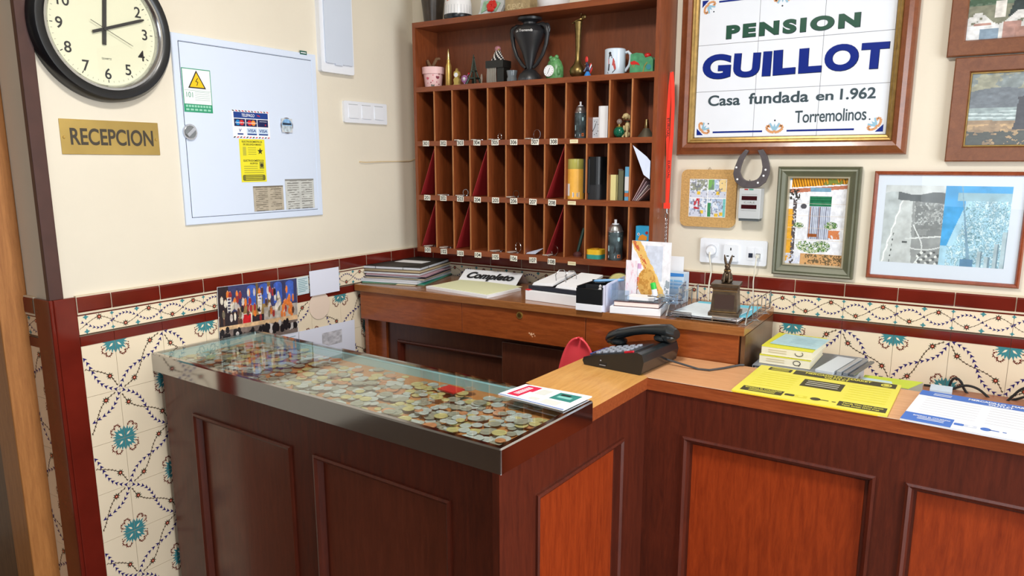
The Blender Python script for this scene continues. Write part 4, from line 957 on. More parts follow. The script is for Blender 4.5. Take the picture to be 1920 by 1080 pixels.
di = a.build('dial', t); a = MB().text('QUARTZ', 0, -.078, INK, w=.027, z=z); a.build('lettering', di)
def hand(nm, ang, l, back, wd, zz, m):
    h_ = MB(); h_.M = Matrix.Rotation(math.radians(90 - ang), 4, 'Z'); h_.prism([(-back, -wd / 2), (l * .9, -wd / 2), (l, -wd / 4), (l, wd / 4), (l * .9, wd / 2), (-back, wd / 2)], zz, zz + .0012, m); h_.build(nm, t)
hand('hour_hand', 6, .088, .042, .0105, .0215, INK); hand('minute_hand', 71, .122, .036, .0078, .0235, INK); hand('second_hand', 116, .083, .042, .0012, .0255, mat('grey_hand', (70, 70, 66), .4))
MB().prism(circ(.0045, 16), .0265, .0285, INK).build('hub', t)
MB().prism(circ(.150, 64), .0295, .0300, glass('clock_glass', (1, 1, 1), 1.35)).build('glass_cover', t)
# brass plate
c, w_, h_ = quadL([(110.5, 224), (296, 229), (298, 290), (115, 290)])
t = wallthing('brass_sign', 'small brass plate engraved RECEPCION under the clock', 'sign', c, RL)
a = MB().bx(-w_ / 2, w_ / 2, -h_ / 2, h_ / 2, 0, .003, mat('satin_brass_plate', (190, 162, 94), .36, .7, var=.12, vscale=7)); a.build('plate', t, bevel=.0008)
MB().text('RECEPCION', .003, .001, mat('engraved_dark_paint', (62, 54, 42), .6), w=w_ * .845, h=h_ * .49, z=.0034, bold=.022).build('lettering', t)
for x in (-.47, .465): MB().lathe([(.004, .003), (.003, .0048), (0, .005)], BRASS, 12, (x * w_, -.002, 0)).build('screw', t)
# electrical cabinet
MET = mat('white_enamelled_metal', (214, 226, 246), .35)
c, w_, h_ = quadL([(325, 65), (590, 100.5), (602, 403), (340, 423)])
panel_c = c
t = wallthing('electrical_cabinet', 'white metal electrical cabinet door covered with stickers and slips', 'cabinet', c, RL)
a = MB(); a.ring(w_, h_, [(0, 0), (0, .006), (.002, .008), (.020, .008), (.022, .005)], MET); a.poly(rect(w_ - .04, h_ - .04), INK, .0045); a.build('frame', t)
dW, dH = w_ - .047, h_ - .047
door = MB().bx(-dW / 2, dW / 2, -dH / 2, dH / 2, .004, .0075, MET).build('door', t, bevel=.001)
zf = .0076
def onp(px, py): q = L(px, py, zf); return q.y - c.y, q.z - c.z
def locp(nm, px, py, r, m): pass
x, y = onp(355, 247.5)
a = MB(); a.M = Matrix.Translation((x, y, zf)); a.prism(circ(.024, 28), 0, .006, CHROME, smooth=True).prism(circ(.019, 24), .006, .0075, mat('grey_lock_core', (150, 156, 160), .3, .8)).box((0, 0, .0095), (.034, .010, .005), CHROME, Matrix.Rotation(.7, 3, 'Z')); a.build('turn_lock', door)
x, y = onp(568.5, 99.5); a = MB(); a.M = Matrix.Translation((x, y + .001, zf)); a.prism(rect(.032, .013), 0, .0006, mat('dark_green_badge', (44, 96, 84), .5)).line([(-.012, 0), (.012, 0)], .003, PAPER, .0009)
a.build('maker_badge', door)
# warning sticker
GREEN = mat('sticker_green', (40, 150, 110), .5)
q = [onp(*p_) for p_ in ((340, 127.5), (394, 131), (398.5, 212), (345, 210))]
cx, cy = sum(p_[0] for p_ in q) / 4, sum(p_[1] for p_ in q) / 4; sw, sh = (q[1][0] - q[0][0] + q[2][0] - q[3][0]) / 2, (q[0][1] - q[3][1] + q[1][1] - q[2][1]) / 2
a = MB(); a.M = Matrix.Translation((cx, cy, zf)); a.prism(rect(sw, sh), 0, .0005, GREEN).poly(rect(sw * .95, sh * .79, 0, sh * .085), PAPER, .0008)
tri = lambda r, dy: [(r * math.cos(PI / 2 + k * 2 * PI / 3), dy + r * math.sin(PI / 2 + k * 2 * PI / 3)) for k in range(3)]
a.poly(tri(sw * .36, sh * .19), INK, .0010).poly(tri(sw * .29, sh * .19), mat('hazard_yellow', (240, 196, 20), .5), .0012)
a.line([(.004, sh * .29), (-.004, sh * .21), (.004, sh * .20), (-.001, sh * .115)], .0022, INK, .0014)
a.line([(-sw * .46, .0), (sw * .46, .0)], .0007, GREEN, .0010)
for k in range(5): a.line([(-sw * .1, -sh * (.03 + .045 * k)), (sw * .43, -sh * (.03 + .045 * k))], .0007, GREEN, .0010)
a.text('101', -sw * .28, -sh * .1, GREEN, w=sw * .22, h=sh * .12, z=.0010)
for k in range(9): a.poly(rect(sw * .075, sh * .05, -sw * .4 + sw * .1 * k, -sh * .36), mat('sticker_pale_green', (150, 210, 186), .5), .0009)
for k in range(6): a.poly(rect(sw * .11, sh * .045, -sw * .38 + sw * .15 * k, -sh * .44), mat('sticker_pale_green', (150, 210, 186)), .0009)
a.build('warning_sticker', door, label='white and green sticker with a yellow electric hazard triangle')
# payment sticker
q = [onp(*p_) for p_ in ((434, 207), (503.5, 209), (507, 259), (437.5, 259))]
cx, cy = sum(p_[0] for p_ in q) / 4, sum(p_[1] for p_ in q) / 4; sw, sh = (q[1][0] - q[0][0] + q[2][0] - q[3][0]) / 2, (q[0][1] - q[3][1] + q[1][1] - q[2][1]) / 2
a = MB(); a.M = Matrix.Translation((cx, cy, zf)); DB = mat('sticker_blue', (26, 62, 138), .45); RDD = mat('sticker_red', (206, 40, 44), .45); ORS = mat('sticker_orange', (236, 140, 50), .45)
a.prism(rect(sw, sh), 0, .0005, PAPER)
for k in range(12):
    for s_ in (-1, 1): a.poly([(sw * (-.5 + k / 12), s_ * sh * .5), (sw * (-.5 + (k + .5) / 12), s_ * sh * .5), (sw * (-.47 + (k + .5) / 12), s_ * sh * .455), (sw * (-.47 + k / 12), s_ * sh * .455)][::s_], RDD if k % 2 else INK, .0008)
a.poly(rect(sw * .92, sh * .22, 0, sh * .33), DB, .0008).text('TELEPAGO', -sw * .08, sh * .33, PAPER, w=sw * .34, h=sh * .11, z=.0011, shear=.2, bold=.01).line([(sw * .16, sh * .35), (sw * .24, sh * .31)], .003, RDD, .0011)
for k in range(3): a.poly(rect(sw * .29, sh * .27, (-.31 + .31 * k) * sw, sh * .055), mat('sticker_navy', (24, 34, 84), .45), .0008)
a.poly(circ(sh * .1, 16, -sw * .36, sh * .055), mat('sticker_sky', (0, 130, 200), .45), .0010).poly(circ(sh * .1, 16, -sw * .26, sh * .055), RDD, .0011).text('maestro', -sw * .31, sh * .055, PAPER, w=sw * .24, h=sh * .05, z=.0013, bold=.01)
a.poly(circ(sh * .1, 16, -sw * .05, sh * .055), RDD, .0010).poly(circ(sh * .1, 16, sw * .05, sh * .055), ORS, .0011).text('MasterCard', 0, sh * .055, PAPER, w=sw * .26, h=sh * .05, z=.0013, bold=.01)
a.poly(circ(sh * .03, 8, sw * .38, sh * .0), RDD, .0010).line([(sw * .22, sh * .12), (sw * .42, sh * .12)], .001, PAPER, .001)
for k, tx in enumerate(('V', 'VISA', 'VISA')):
    a.poly(rect(sw * .27, sh * .26, (-.31 + .31 * k) * sw, -sh * .26), mat('sticker_pale_blue', (200, 220, 240), .45) if k else PAPER, .0008)
    a.text(tx, (-.31 + .31 * k) * sw, -sh * .23, DB, w=sw * (.07 if k == 0 else .22), h=sh * .11, z=.0011, bold=.02, shear=.1).poly(rect(sw * (.15 if k == 0 else .25), sh * .05, (-.31 + .31 * k) * sw, -sh * .36), DB, .0010)
a.build('payment_sticker', door, label='blue and white card payment sticker with a striped border')
# magnet, yellow card, paper slips on the door
p = L(536.5, 235.5, zf); z4 = .0082
o = wallthing('round_magnet', 'round blue and silver magnet on the white cabinet door', 'magnet', (z4, p.y, p.z), RL)
MB().prism(circ(.0265, 30), 0, .004, CHROME, smooth=True).build('rim', o)
pic('picture', .047, .047, 40, 40, lambda u, v: lay(lay(np.where((v > .5)[..., None], C3(120, 164, 206), C3(176, 190, 200)) * (0.7 + .6 * vnoise(u, v, 6, 6, 3))[..., None], (abs(v - .62) < .06) & (abs(u - .5) < .4), C3(34, 44, 60)), ((u - .5) ** 2 + (v - .5) ** 2 > .23), C3(200, 204, 208)), o, (0, 0, .0043))
q = [L(*p_, zf) for p_ in ((448, 262), (495, 260), (500, 341), (453, 341))]; cq = sum(q, Vector()) / 4; sw, sh = .098, .165
sw = ((q[1] - q[0]).length + (q[2] - q[3]).length) / 2; sh = ((q[0] - q[3]).length + (q[1] - q[2]).length) / 2
YEL = mat('flyer_yellow', (234, 224, 44), .55); YINK = mat('olive_ink', (50, 48, 24), .6)
o = wallthing('yellow_card', 'narrow yellow advert card reading ELECTRODOMESTICOS stuck on the cabinet', 'card', (z4, cq.y, cq.z), RL)
a = MB().prism(rect(sw, sh), 0, .0006, YEL); z = .0009
a.text('ELECTRODOMESTICOS', 0, sh * .44, YINK, w=sw * .8, h=sh * .045, z=z, bold=.02).text('DE SEGUNDA MANO', 0, sh * .375, YINK, w=sw * .72, h=sh * .042, z=z, bold=.02)
a.poly(star(sw * .12, sw * .05, 5, sw * .3, sh * .22, .3), YINK, z).poly(rect(sw * .13, sh * .2, -sw * .32, sh * .22), mat('olive_tint', (190, 184, 60), .6), z)
for k in range(4): a.line([(-sw * .18, sh * (.30 - .05 * k)), (sw * .14, sh * (.30 - .05 * k))], .0016, mat('olive_tint2', (150, 146, 50), .6), z)
a.text('ELECTRODOMESTICOS', .002, -sh * .0, YINK, w=sw * .8, h=sh * .045, z=z, bold=.02).text('NUEVOS', .002, -sh * .065, YINK, w=sw * .3, h=sh * .04, z=z, bold=.02)
a.poly(rect(sw * .18, sh * .16, sw * .33, -sh * .11), mat('olive_tint2', (150, 146, 50)), z).poly(circ(sw * .06, 10, sw * .33, -sh * .11), YINK, z + .0002)
for k in range(4): a.line([(-sw * .38, -sh * (.13 + .05 * k)), (sw * (.16 if k < 2 else .4), -sh * (.13 + .05 * k))], .0018, mat('olive_tint2', (150, 146, 50)), z)
a.poly(rr(sw * .9, sh * .14, .006, 4, 0, -sh * .4), mat('olive_band', (110, 108, 40), .6), z)
for k in range(3): a.line([(-sw * .34, -sh * (.36 + .04 * k)), (sw * .34, -sh * (.36 + .04 * k))], .0018, YEL, z + .0002)
a.build('card', o)
def slip(name, lab_, cs, c0, c1, seed):
    q = [L(*p_, zf) for p_ in cs]; cq = sum(q, Vector()) / 4
    w2 = ((q[1] - q[0]).length + (q[2] - q[3]).length) / 2; h2 = ((q[0] - q[3]).length + (q[1] - q[2]).length) / 2
    ob = wallthing(name, lab_, 'paper', (z4, cq.y, cq.z), RL)
    MB().prism(rect(w2, h2), 0, .0006, mat(name + '_%d_back' % seed, c0, .7)).build('sheet', ob)
    def f(u, v):
        im = np.ones(u.shape + (3,)) * C3(*c0); ln = (np.sin(v * 26 * PI) > .2) & (vnoise(u, v, 9, 26, seed, 2) > .42)
        im = lay(im, ln & (abs(u - .27) < .2), C3(*c1)); im = lay(im, ln & (abs(u - .74) < .19), C3(*c1)); im = lay(im, v > .94, C3(*c1)); return im * (.93 + .14 * vnoise(u, v, 4, 4, seed))[..., None]
    pic('print', w2, h2, 60, 70, f, ob, (0, 0, .0008))
slip('timetable_slip', 'small grey-brown printed slip at the bottom of the cabinet', ((474, 350), (530.5, 347), (532, 394), (477, 395.5)), (182, 172, 154), (120, 112, 98), 5)
slip('timetable_slip', 'larger pale printed slip at the right bottom corner of the cabinet', ((534, 336), (587, 335), (590, 390), (536.5, 392)), (200, 202, 198), (136, 136, 132), 6)
# white cover box at the top
q0, q1 = L(594, 136), L(658, 140); sw = q1.y - q0.y + .0; bot = q0.z + .004
o = wallthing('cover_box', 'white plastic junction box with a hinged door above the light switches', 'box', (0, (q0.y + q1.y) / 2 + .002, bot), RL)
sw = .165; hh = .42
a = MB(); a.M = Matrix.Translation((0, hh / 2, 0)); a.prism(rr(sw, hh, .008), 0, .020, WHITE).build('housing', o, bevel=.004)
a = MB(); a.M = Matrix.Translation((.004, hh / 2 + .012, 0)); dd_ = a.prism(rr(sw - .028, hh - .04, .006), .020, .026, mat('pale_blue_grey_plastic', (206, 216, 232), .3)).build('door', o, bevel=.003)
MB().bx(-.018, .018, .028, .033, .020, .027, mat('pale_blue_grey_plastic', (206, 216, 232))).build('latch', dd_)
# light switches
c, w_, h_ = quadL([(641, 190), (722, 197), (722, 232), (643, 229)])
h_ = .080
o = wallthing('light_switch', 'white three-gang light switch plate on the left wall', 'switch', c, RL)
MB().prism(rr(w_, h_, .006), 0, .010, WHITE).build('plate', o, bevel=.003)
for k in (-1, 0, 1):
    a = MB(); a.M = Matrix.Translation((k * .071, .002, .010)) @ Matrix.Rotation(-.05, 4, 'X'); a.prism(rr(.050, .050, .003), -.002, .003, WHITE).build('rocker', o, bevel=.001)
    MB().bx(k * .071 - .024, k * .071 + .024, .0265, .0285, .0101, .0112, mat('switch_gap', (110, 116, 120), .5)).build('gap', o)
# loose wire
p0, p1 = L(673.5, 303.5), L(777, 300)
a = MB().tube([(0, 0, 0), (0, 0, .008), (.03, -.002, .008), (.12, .001, .006), (.22, .002, .005), (.30, .004, .005), (p1.y - p0.y, .012, .004)], .0017, mat('cream_cable', (222, 196, 150), .6), 6)
a.build('loose_wire', loc=p0, rot=RL, **T('thin cream wire running from a hole in the left wall to the key rack', 'wire'))

# ---------------------------------------------------------------- papers on the tiled left wall
zt = .0088
def stage(u, v):
    im = np.ones(u.shape + (3,)) * C3(44, 34, 40)
    n = vnoise(u, v, 22, 14, 21, 3)
    im = lay(im, (v > .56) & (u > .12), C3(58, 62, 104))
    for cx in (.40, .56, .74, .90): im = lay(im, (abs(u - cx) < .055) & (v > .6) & ((v < .9) | ((u - cx) ** 2 * 1.6 + (v - .9) ** 2 < .006)), C3(64, 98, 190))
    im = lay(im, (abs(u - .62) < .02) & (v > .55), C3(116, 92, 56)); im = lay(im, (abs(u - .47) < .015) & (v > .62), C3(110, 90, 60))
    im = lay(im, (v < .62) & (v > .44) & (u > .25) & (u < .6), C3(152, 124, 76)); im = lay(im, (v < .55) & (v > .32) & (u > .55), C3(178, 170, 160))
    im = lay(im, (abs(u - .335) < .065) & (abs(v - .40) < .09), C3(226, 206, 190)); im = lay(im, (abs(u - .335) < .05) & (abs(v - .40) < .075), C3(200, 28, 36))
    rs = np.random.default_rng(4)
    cols = [C3(206, 196, 190), C3(160, 50, 50), C3(40, 34, 44), C3(220, 120, 50), C3(120, 110, 90), C3(214, 206, 190), C3(90, 60, 50)]
    for i in range(95):
        cx, cy = rs.random(), .36 + .3 * rs.random() if rs.random() < .7 else .66 + .2 * rs.random()
        s = .012 + .008 * rs.random(); k = cols[rs.integers(len(cols))] if cx < .78 or rs.random() < .3 else C3(222, 122, 54)
        im = lay(im, ((u - cx) / s) ** 2 + ((v - cy) / .068) ** 2 < 1, k); im = lay(im, ((u - cx) ** 2 + ((v - cy - .065) * .6) ** 2 < 4e-5), C3(206, 160, 130))
    for cx in (.13, .5): im = lay(im, (abs(abs(u - cx) - .02) < .004) & (abs(v - .68) < .13), C3(224, 220, 214)); im = lay(im, (abs(u - cx) < .02) & (abs(v - .68) < .13) & (np.sin(v * 120) > .6), C3(224, 220, 214))
    im = lay(im, (v < .33), C3(214, 178, 136)); im = lay(im, v < .27 - .03 * u, C3(120, 106, 100))
    for i in range(60):
        cx, cy = rs.random(), .10 + .13 * rs.random() * (.5 + cxx) if (cxx := rs.random()) else .1; im = lay(im, ((u - cx) / .022) ** 2 + ((v - cy) / .06) ** 2 < 1, C3(26, 22, 26) if rs.random() < .8 else C3(196, 190, 186))
    return im * (.78 + .44 * n)[..., None]
def leftpaper(name, lab_, cs, drop=0.0, m=PAPER, cat='paper', x=zt):
    q = [L(*p_, x) for p_ in cs]; w2 = ((q[1] - q[0]).length + (q[2] - q[3]).length) / 2; h2 = ((q[0] - q[3]).length + (q[1] - q[2]).length) / 2 + drop
    cq = (q[0] + q[1]) / 2 ; sl = math.atan2(q[1].z - q[0].z, q[1].y - q[0].y)
    o = thing(name, lab_, cat, (x, cq.y, cq.z), RL); o.rotation_euler = (Matrix.Rotation(PI / 2, 3, 'Z') @ Matrix.Rotation(PI / 2, 3, 'X') @ Matrix.Rotation(sl, 3, 'Z')).to_euler()
    s = MB().prism(rect(w2, h2, 0, -h2 / 2), 0, .0007, m).build('sheet', o)
    return o, w2, h2
o, w2, h2 = leftpaper('stage_poster', 'colour print of a costumed stage scene taped to the left wall tiles', ((406.7, 538.5), (556, 521), (559.5, 613.5), (412.5, 627)), .03, cat='poster', x=.0125)
pic('print', w2 - .002, h2 - .002, 240, 140, stage, o, (0, -h2 / 2, .001))
o, w2, h2 = leftpaper('notice_strip', 'narrow pale blue notice right beside the stage print', ((556, 521), (577, 517), (578, 549.5), (556.5, 554.5)), x=.0125, m=mat('pale_blue_paper', (204, 220, 226), .7))
a = MB()
for k in range(8): a.line([(-w2 * .4, -h2 * (.12 + .1 * k)), (w2 * (.4 - .2 * (k % 3 == 1)), -h2 * (.12 + .1 * k))], .002, mat('teal_ink', (80, 140, 150), .6), .001)
a.build('print', o)
o, w2, h2 = leftpaper('blank_note', 'blank white note with curled corner taped over the tile border', ((579, 509), (635, 500), (638.5, 543), (585, 557)), x=.0165, m=mat('bluish_white_note', (226, 230, 246), .75))
o, w2, h2 = leftpaper('pinned_sheet', 'large white sheet with a faint grey photo pinned above the counter', ((560, 622), (664.6, 599), (667.7, 657), (565, 680)), .08, m=mat('bluish_white_note', (226, 230, 246)), x=.011)
pic('faint_photo', w2 * .36, h2 * .26, 40, 30, lambda u, v: np.ones(u.shape + (3,)) * C3(214, 214, 222) - (np.clip(vnoise(u, v, 5, 4, 8) - .35, 0, 1) * .45)[..., None], o, (.02, -h2 * .26, .001))
o, w2, h2 = leftpaper('lower_sheet', 'white printed sheet showing below the stage print', ((500, 627), (559, 614.5), (560, 640), (501, 655)), .05, m=mat('bluish_white_note', (226, 230, 246)), x=.0108)
a = MB(); a.line([(-w2 * .3, -.03), (w2 * .4, -.028)], .002, mat('teal_ink', (80, 140, 150)), .001).line([(w2 * .1, -.05), (w2 * .4, -.049)], .003, INK, .001); a.build('print', o)
p = L(599, 573, zt); MB().prism(circ(.052, 36), 0, .0012, mat('beige_patch', (232, 212, 194), .5)).build('round_patch', loc=(zt, p.y, p.z), rot=RL, **T('round beige patch stuck on the tiles under the blank note', 'sticker'))
# ================================================================== back wall
FRW = wood('sign_frame_wood', (108, 56, 30), (140, 80, 46), (3, 3, 3), .3, .3)
FGOLD = mat('antique_gold', (158, 128, 74), .35, .75, var=.2, vscale=60)
SX0, SX1, SZ0 = 1.232, 1.818, .083
sx, sw, sh = (SX0 + SX1) / 2, SX1 - SX0, .445
t = thing('tiled_sign', 'big framed tile sign reading PENSION GUILLOT', 'sign', (sx, 0, Z0 + SZ0 + sh / 2), RB)
MB().ring(sw + .118, sh + .118, [(0, 0), (0, .016), (.004, .024), (.014, .027), (.026, .034), (.038, .030), (.041, .026)], FRW).build('outer_frame', t)
MB().ring(sw + .038, sh + .038, [(0, .026), (.003, .030), (.008, .028), (.011, .024), (.017, .022), (.019, .012)], FGOLD).build('gilt_slip', t)
STILE = mat('white_glazed_sign_tile', (230, 236, 246), .12, var=.01)
a = MB().poly(rect(sw, sh), mat('sign_grout', (140, 138, 140), .8), .0118)
for i in range(3):
    for j in range(3): a.bx(-sw / 2 + sw / 3 * i + .0006, -sw / 2 + sw / 3 * (i + 1) - .0006, -sh / 2 + sh / 3 * j + .0006, -sh / 2 + sh / 3 * (j + 1) - .0006, .008, .0135, STILE)
tiles = a.build('tiles', t, bevel=.0008)
z = .0139
SG = mat('sign_green_glaze', (40, 82, 66), .2); SB = mat('sign_blue_glaze', (24, 44, 130), .15); SK = mat('sign_grey_glaze', (62, 78, 86), .25); SE = mat('sign_dark_edge', (24, 34, 50), .25)
def inks(px, py): q = W(px, py, -.0139); return q.x - sx, q.z - (Z0 + SZ0 + sh / 2)
a = MB()
def word(tx, p0, p1, p2, m, bold, edge=None, sp=1.0, per=False):
    """a word laid between its left, right and height marks on the sign"""
    (x0, y0), (x1, y1), (_, yt_) = inks(*p0), inks(*p1), inks(*p2); hgt = yt_ - y0
    sl = math.atan2(y1 - y0, x1 - x0); M0 = Matrix.Identity(4)
    a = MB(); a.M = M0 @ Matrix.Translation(((x0 + x1) / 2, (y0 + y1) / 2, 0)) @ Matrix.Rotation(sl, 4, 'Z')
    if edge: a.text(tx, .0008, hgt / 2 - .0010, edge, w=x1 - x0 + .002, h=hgt + .0016, z=z, bold=bold + .006, spacing=sp)
    a.text(tx, 0, hgt / 2, m, w=x1 - x0, h=hgt, z=z + .0003, bold=bold, spacing=sp); a.build('lettering', tiles)
word('PENSION', (1361, 73.5), (1612, 50), (1361, 48), SG, .06, SE, 1.3)
for ch, x0, x1, y0, y1, yt in (('G', 105, 268, 447, 441, 310), ('U', 277, 430, 436, 432, 302), ('I', 441, 494, 428, 426, 291), ('L', 503, 634, 424, 414, 285), ('L', 646, 781, 413, 404, 275), ('O', 790, 986, 405, 392, 256), ('T', 992, 1154, 390, 382, 244)):
    word(ch, (1281 + x0 / 3, y0 / 3), (1279 + x1 / 3, y1 / 3), (1280 + x0 / 3, yt / 3), SB, .06 if ch in 'LIT' else .045, SE)
for tx, x0, x1, y0, y1, yt in (('Casa', 142, 322, 598, 591, 538), ('fundada', 370, 707, 587, 573, 524), ('en', 748, 847, 567, 563, 530), ('1.962', 884, 1085, 562, 554, 498)):
    word(tx, (1280 + x0 / 3, y0 / 3), (1280 + x1 / 3, y1 / 3), (1280 + x0 / 3, yt / 3), SK, .022)
word('Torremolinos', (1490, 231), (1624, 225), (1490, 208), SK, .008, None, .95)
def fleur(x, y, s, r):
    a = MB(); a.M = Matrix.Translation((x, y, 0)) @ Matrix.Rotation(r, 4, 'Z')
    OC, BC = mat('apricot_glaze', (216, 158, 112), .2), mat('sky_glaze', (148, 190, 214), .2)
    for sg in (-1, 1):
        a.line([(sg * s * .05, 0), (sg * s * .5, s * .1), (sg * s * .85, s * .42), (sg * s * .7, s * .75), (sg * s * .42, s * .6)], s * .26, OC, z)
        a.line([(0, s * .1), (sg * s * .25, s * .55), (sg * s * .5, s * .95)], s * .2, BC, z + .0002)
    a.poly(star(s * .42, s * .16, 4, 0, s * .5), BC, z + .0003).poly(circ(s * .14, 10, 0, s * .12), OC, z + .0004).poly(circ(s * .09, 8, 0, s * 1.25), SE, z); a.build('scrollwork', tiles)
bx_, by_ = sw / 2, sh / 2
for (cx, cy, r) in ((-1, -1, -PI / 4), (1, -1, PI / 4), (-1, 1, -3 * PI / 4), (1, 1, 3 * PI / 4)):
    fleur(cx * (bx_ - .024), cy * (by_ - .022), .026, r)
    a = MB(); a.poly([(cx * (bx_ - .008), cy * (by_ - .008)), (cx * (bx_ - .030), cy * (by_ - .008)), (cx * (bx_ - .008), cy * (by_ - .030))][::(1 if cx * cy > 0 else -1)], SB, z); a.build('corner_mark', tiles)
fleur(-.03, -by_ + .012, .030, 0); fleur(-.03, by_ - .012, .030, PI)
for yy in (-by_ + .0165, by_ - .0165):
    MB().line([(-bx_ + .063, yy), (-.068, yy)], .0055, SB, z).build('blue_rule', tiles); MB().line([(.008, yy), (bx_ - .088, yy)], .0055, SB, z).build('blue_rule', tiles)

def framed(name, label, cat, cs, prof, m, y=0.0, w2=None, h2=None, ms=None):
    q = [W(*p_, y) for p_ in cs]; c = sum(q, Vector()) / 4
    w_ = w2 or ((q[1] - q[0]).length + (q[2] - q[3]).length) / 2; h_ = h2 or ((q[0] - q[3]).length + (q[1] - q[2]).length) / 2
    t = thing(name, label, cat, (c.x, 0, c.z), RB)
    MB().ring(w_, h_, prof, m, ms=ms).build('frame', t)
    return t, w_, h_
# cork board with four little street scenes
t, w_, h_ = framed('cork_plaque', 'rounded cork plaque with four small watercolour street scenes', 'picture', ((1277, 318), (1381, 318), (1378.5, 426), (1275.5, 425)), [(0, 0), (0, .001)], PAPER, -.012)
for ch in list(t.children): bpy.data.objects.remove(ch)
MB().prism(rr(w_, h_, .022, 8), 0, .012, mat('cork', (196, 156, 98), .9, var=.16, vscale=160, bump=.5)).build('cork_back', t, bevel=.003)
def scenes(u, v):
    im = np.ones(u.shape + (3,)) * C3(226, 232, 244); n = vnoise(u, v, 18, 18, 31, 3); cell = (u > .5) * 2 + (v > .5)
    x, y = (u % .5) * 2, (v % .5) * 2
    im = lay(im, (n > .52), C3(176, 196, 226)); im = lay(im, y < .32 + .1 * abs(x - .5), C3(206, 212, 230))
    im = lay(im, (cell == 3) & (x < .34) & (y > .45), C3(120, 178, 96)); im = lay(im, (cell == 1) & (n > .5) & (y > .4), C3(150, 156, 140)); im = lay(im, (cell == 3) & (x > .6) & (y > .35), C3(236, 210, 150))
    im = lay(im, (cell == 0) & (abs(x - .42) < .16) & (y > .4) & (n > .45), C3(196, 48, 60)); im = lay(im, (cell == 2) & (x < .2) & (y < .75), C3(60, 140, 90)); im = lay(im, (cell == 2) & (x > .85), C3(120, 200, 200))
    for (k, cx, cy) in ((1, .52, .26), (3, .55, .26), (0, .72, .26), (2, .5, .1), (2, .75, .18)): im = lay(im, (cell == k) & (abs(x - cx) < .09) & (abs(y - cy) < .09), C3(236, 196, 60))
    im = lay(im, (vnoise(u, v, 24, 20, 35, 2) > .66), C3(110, 116, 136), .7)
    return lay(im, (abs(u - .5) < .016) | (abs(v - .5) < .016) | (abs(u - .5) > .484) | (abs(v - .5) > .484), C3(240, 242, 246))
pic('print', .128, .128, 90, 90, scenes, t, (-.001, .001, .0124))
MB().tube([(-.006, h_ / 2 - .001, .004), (0, h_ / 2 + .008, .004), (.006, h_ / 2 - .001, .004)], .0008, STEEL, 6).build('hanger', t)
# horseshoe
q = W(1409, 317, -.03); t = thing('horseshoe', 'dark grey iron horseshoe hanging open end up under the sign', 'horseshoe', (q.x, -.0, q.z), RB)
k = k_(q); IRON = mat('grey_iron', (92, 86, 90), .5, .4, var=.12, vscale=60)
outer = [(-12.5, 36), (-24, 22), (-31, 2), (-33, -10), (-28, -24), (-15, -34), (0, -36), (16, -34), (28, -24), (34, -8), (34, 6), (28, 24), (20, 36)]
inner = [(10, 34), (17, 22), (21, 4), (20, -8), (14, -18), (4, -22), (-6, -22), (-15, -17), (-20, -6), (-19, 4), (-14, 20), (-6, 34)]
a = MB(); n_ = 28
def resample(p, n):
    d = [0]
    for b, c_ in zip(p[:-1], p[1:]): d.append(d[-1] + math.hypot(c_[0] - b[0], c_[1] - b[1]))
    r = []
    for i in range(n):
        s_ = d[-1] * i / (n - 1); j = max(0, min(len(p) - 2, int(np.searchsorted(d, s_) - 1))); f = (s_ - d[j]) / (d[j + 1] - d[j]); r.append((p[j][0] + f * (p[j + 1][0] - p[j][0]), p[j][1] + f * (p[j + 1][1] - p[j][1])))
    return r
O_, I_ = resample(outer, n_), resample(inner[::-1], n_)
vs = [(x * k, y * k, zz) for zz in (.028, .038) for p_ in (O_, I_) for x, y in p_]
fs = []
for i in range(n_ - 1): fs += [(2 * n_ + i, 3 * n_ + i, 3 * n_ + i + 1, 2 * n_ + i + 1), (i, i + 1, n_ + i + 1, n_ + i), (i, 2 * n_ + i, 2 * n_ + i + 1, i + 1), (n_ + i, n_ + i + 1, 3 * n_ + i + 1, 3 * n_ + i)]
fs += [(0, n_, 3 * n_, 2 * n_), (n_ - 1, 3 * n_ - 1, 4 * n_ - 1, 2 * n_ - 1)]
a.add(vs, fs, IRON).build('shoe', t, bevel=.0012)
for (x, y) in ((-27, 3), (-24, -19), (27, -1), (24, -12), (14.5, -25)):
    MB().prism(circ(1.9 * k, 10, x * k, y * k), .0375, .0386, PAPER).build('nail_hole', t)
MB().tube([(0, -22 * k, 0), (0, -22 * k, .04), (0, -20 * k, .043)], .0015, STEEL, 6).build('nail', t)
# grey counter box below the horseshoe
q0, q1, q2 = W(1386, 357, -.045), W(1427, 357, -.045), W(1386, 408, -.045)
bw, bh = q1.x - q0.x, .098
t = thing('display_box', 'small grey wall box with two dark red display windows under the horseshoe', 'box', ((q0.x + q1.x) / 2, 0, (q0.z + q2.z) / 2 + .002), RB)
GREY = mat('light_grey_plastic', (190, 194, 198), .45)
MB().bx(-bw / 2, bw / 2, -bh / 2, bh / 2, 0, .045, GREY).build('housing', t, bevel=.002)
MB().bx(-bw / 2 + .002, bw / 2 - .004, -bh / 2 - .008, -bh / 2 + .002, .002, .040, mat('dark_grey_plastic', (84, 90, 94), .5)).build('foot', t)
for yy in (.018, -.010):
    MB().bx(-bw * .36, bw * .34, yy - .0065, yy + .0065, .0445, .0462, mat('dark_red_window', (56, 18, 24), .15)).build('window', t)
a = MB(); a.text('C.I.R.E', 0, .004, mat('grey_print', (110, 116, 110), .6), w=bw * .5, h=.0055, z=.0455).line([(-bw * .36, .030), (bw * .34, .030)], .0007, mat('grey_print', (110, 116, 110)), .0455).line([(-bw * .36, -.0225), (bw * .34, -.0225)], .0007, mat('grey_print', (110, 116, 110)), .0455)
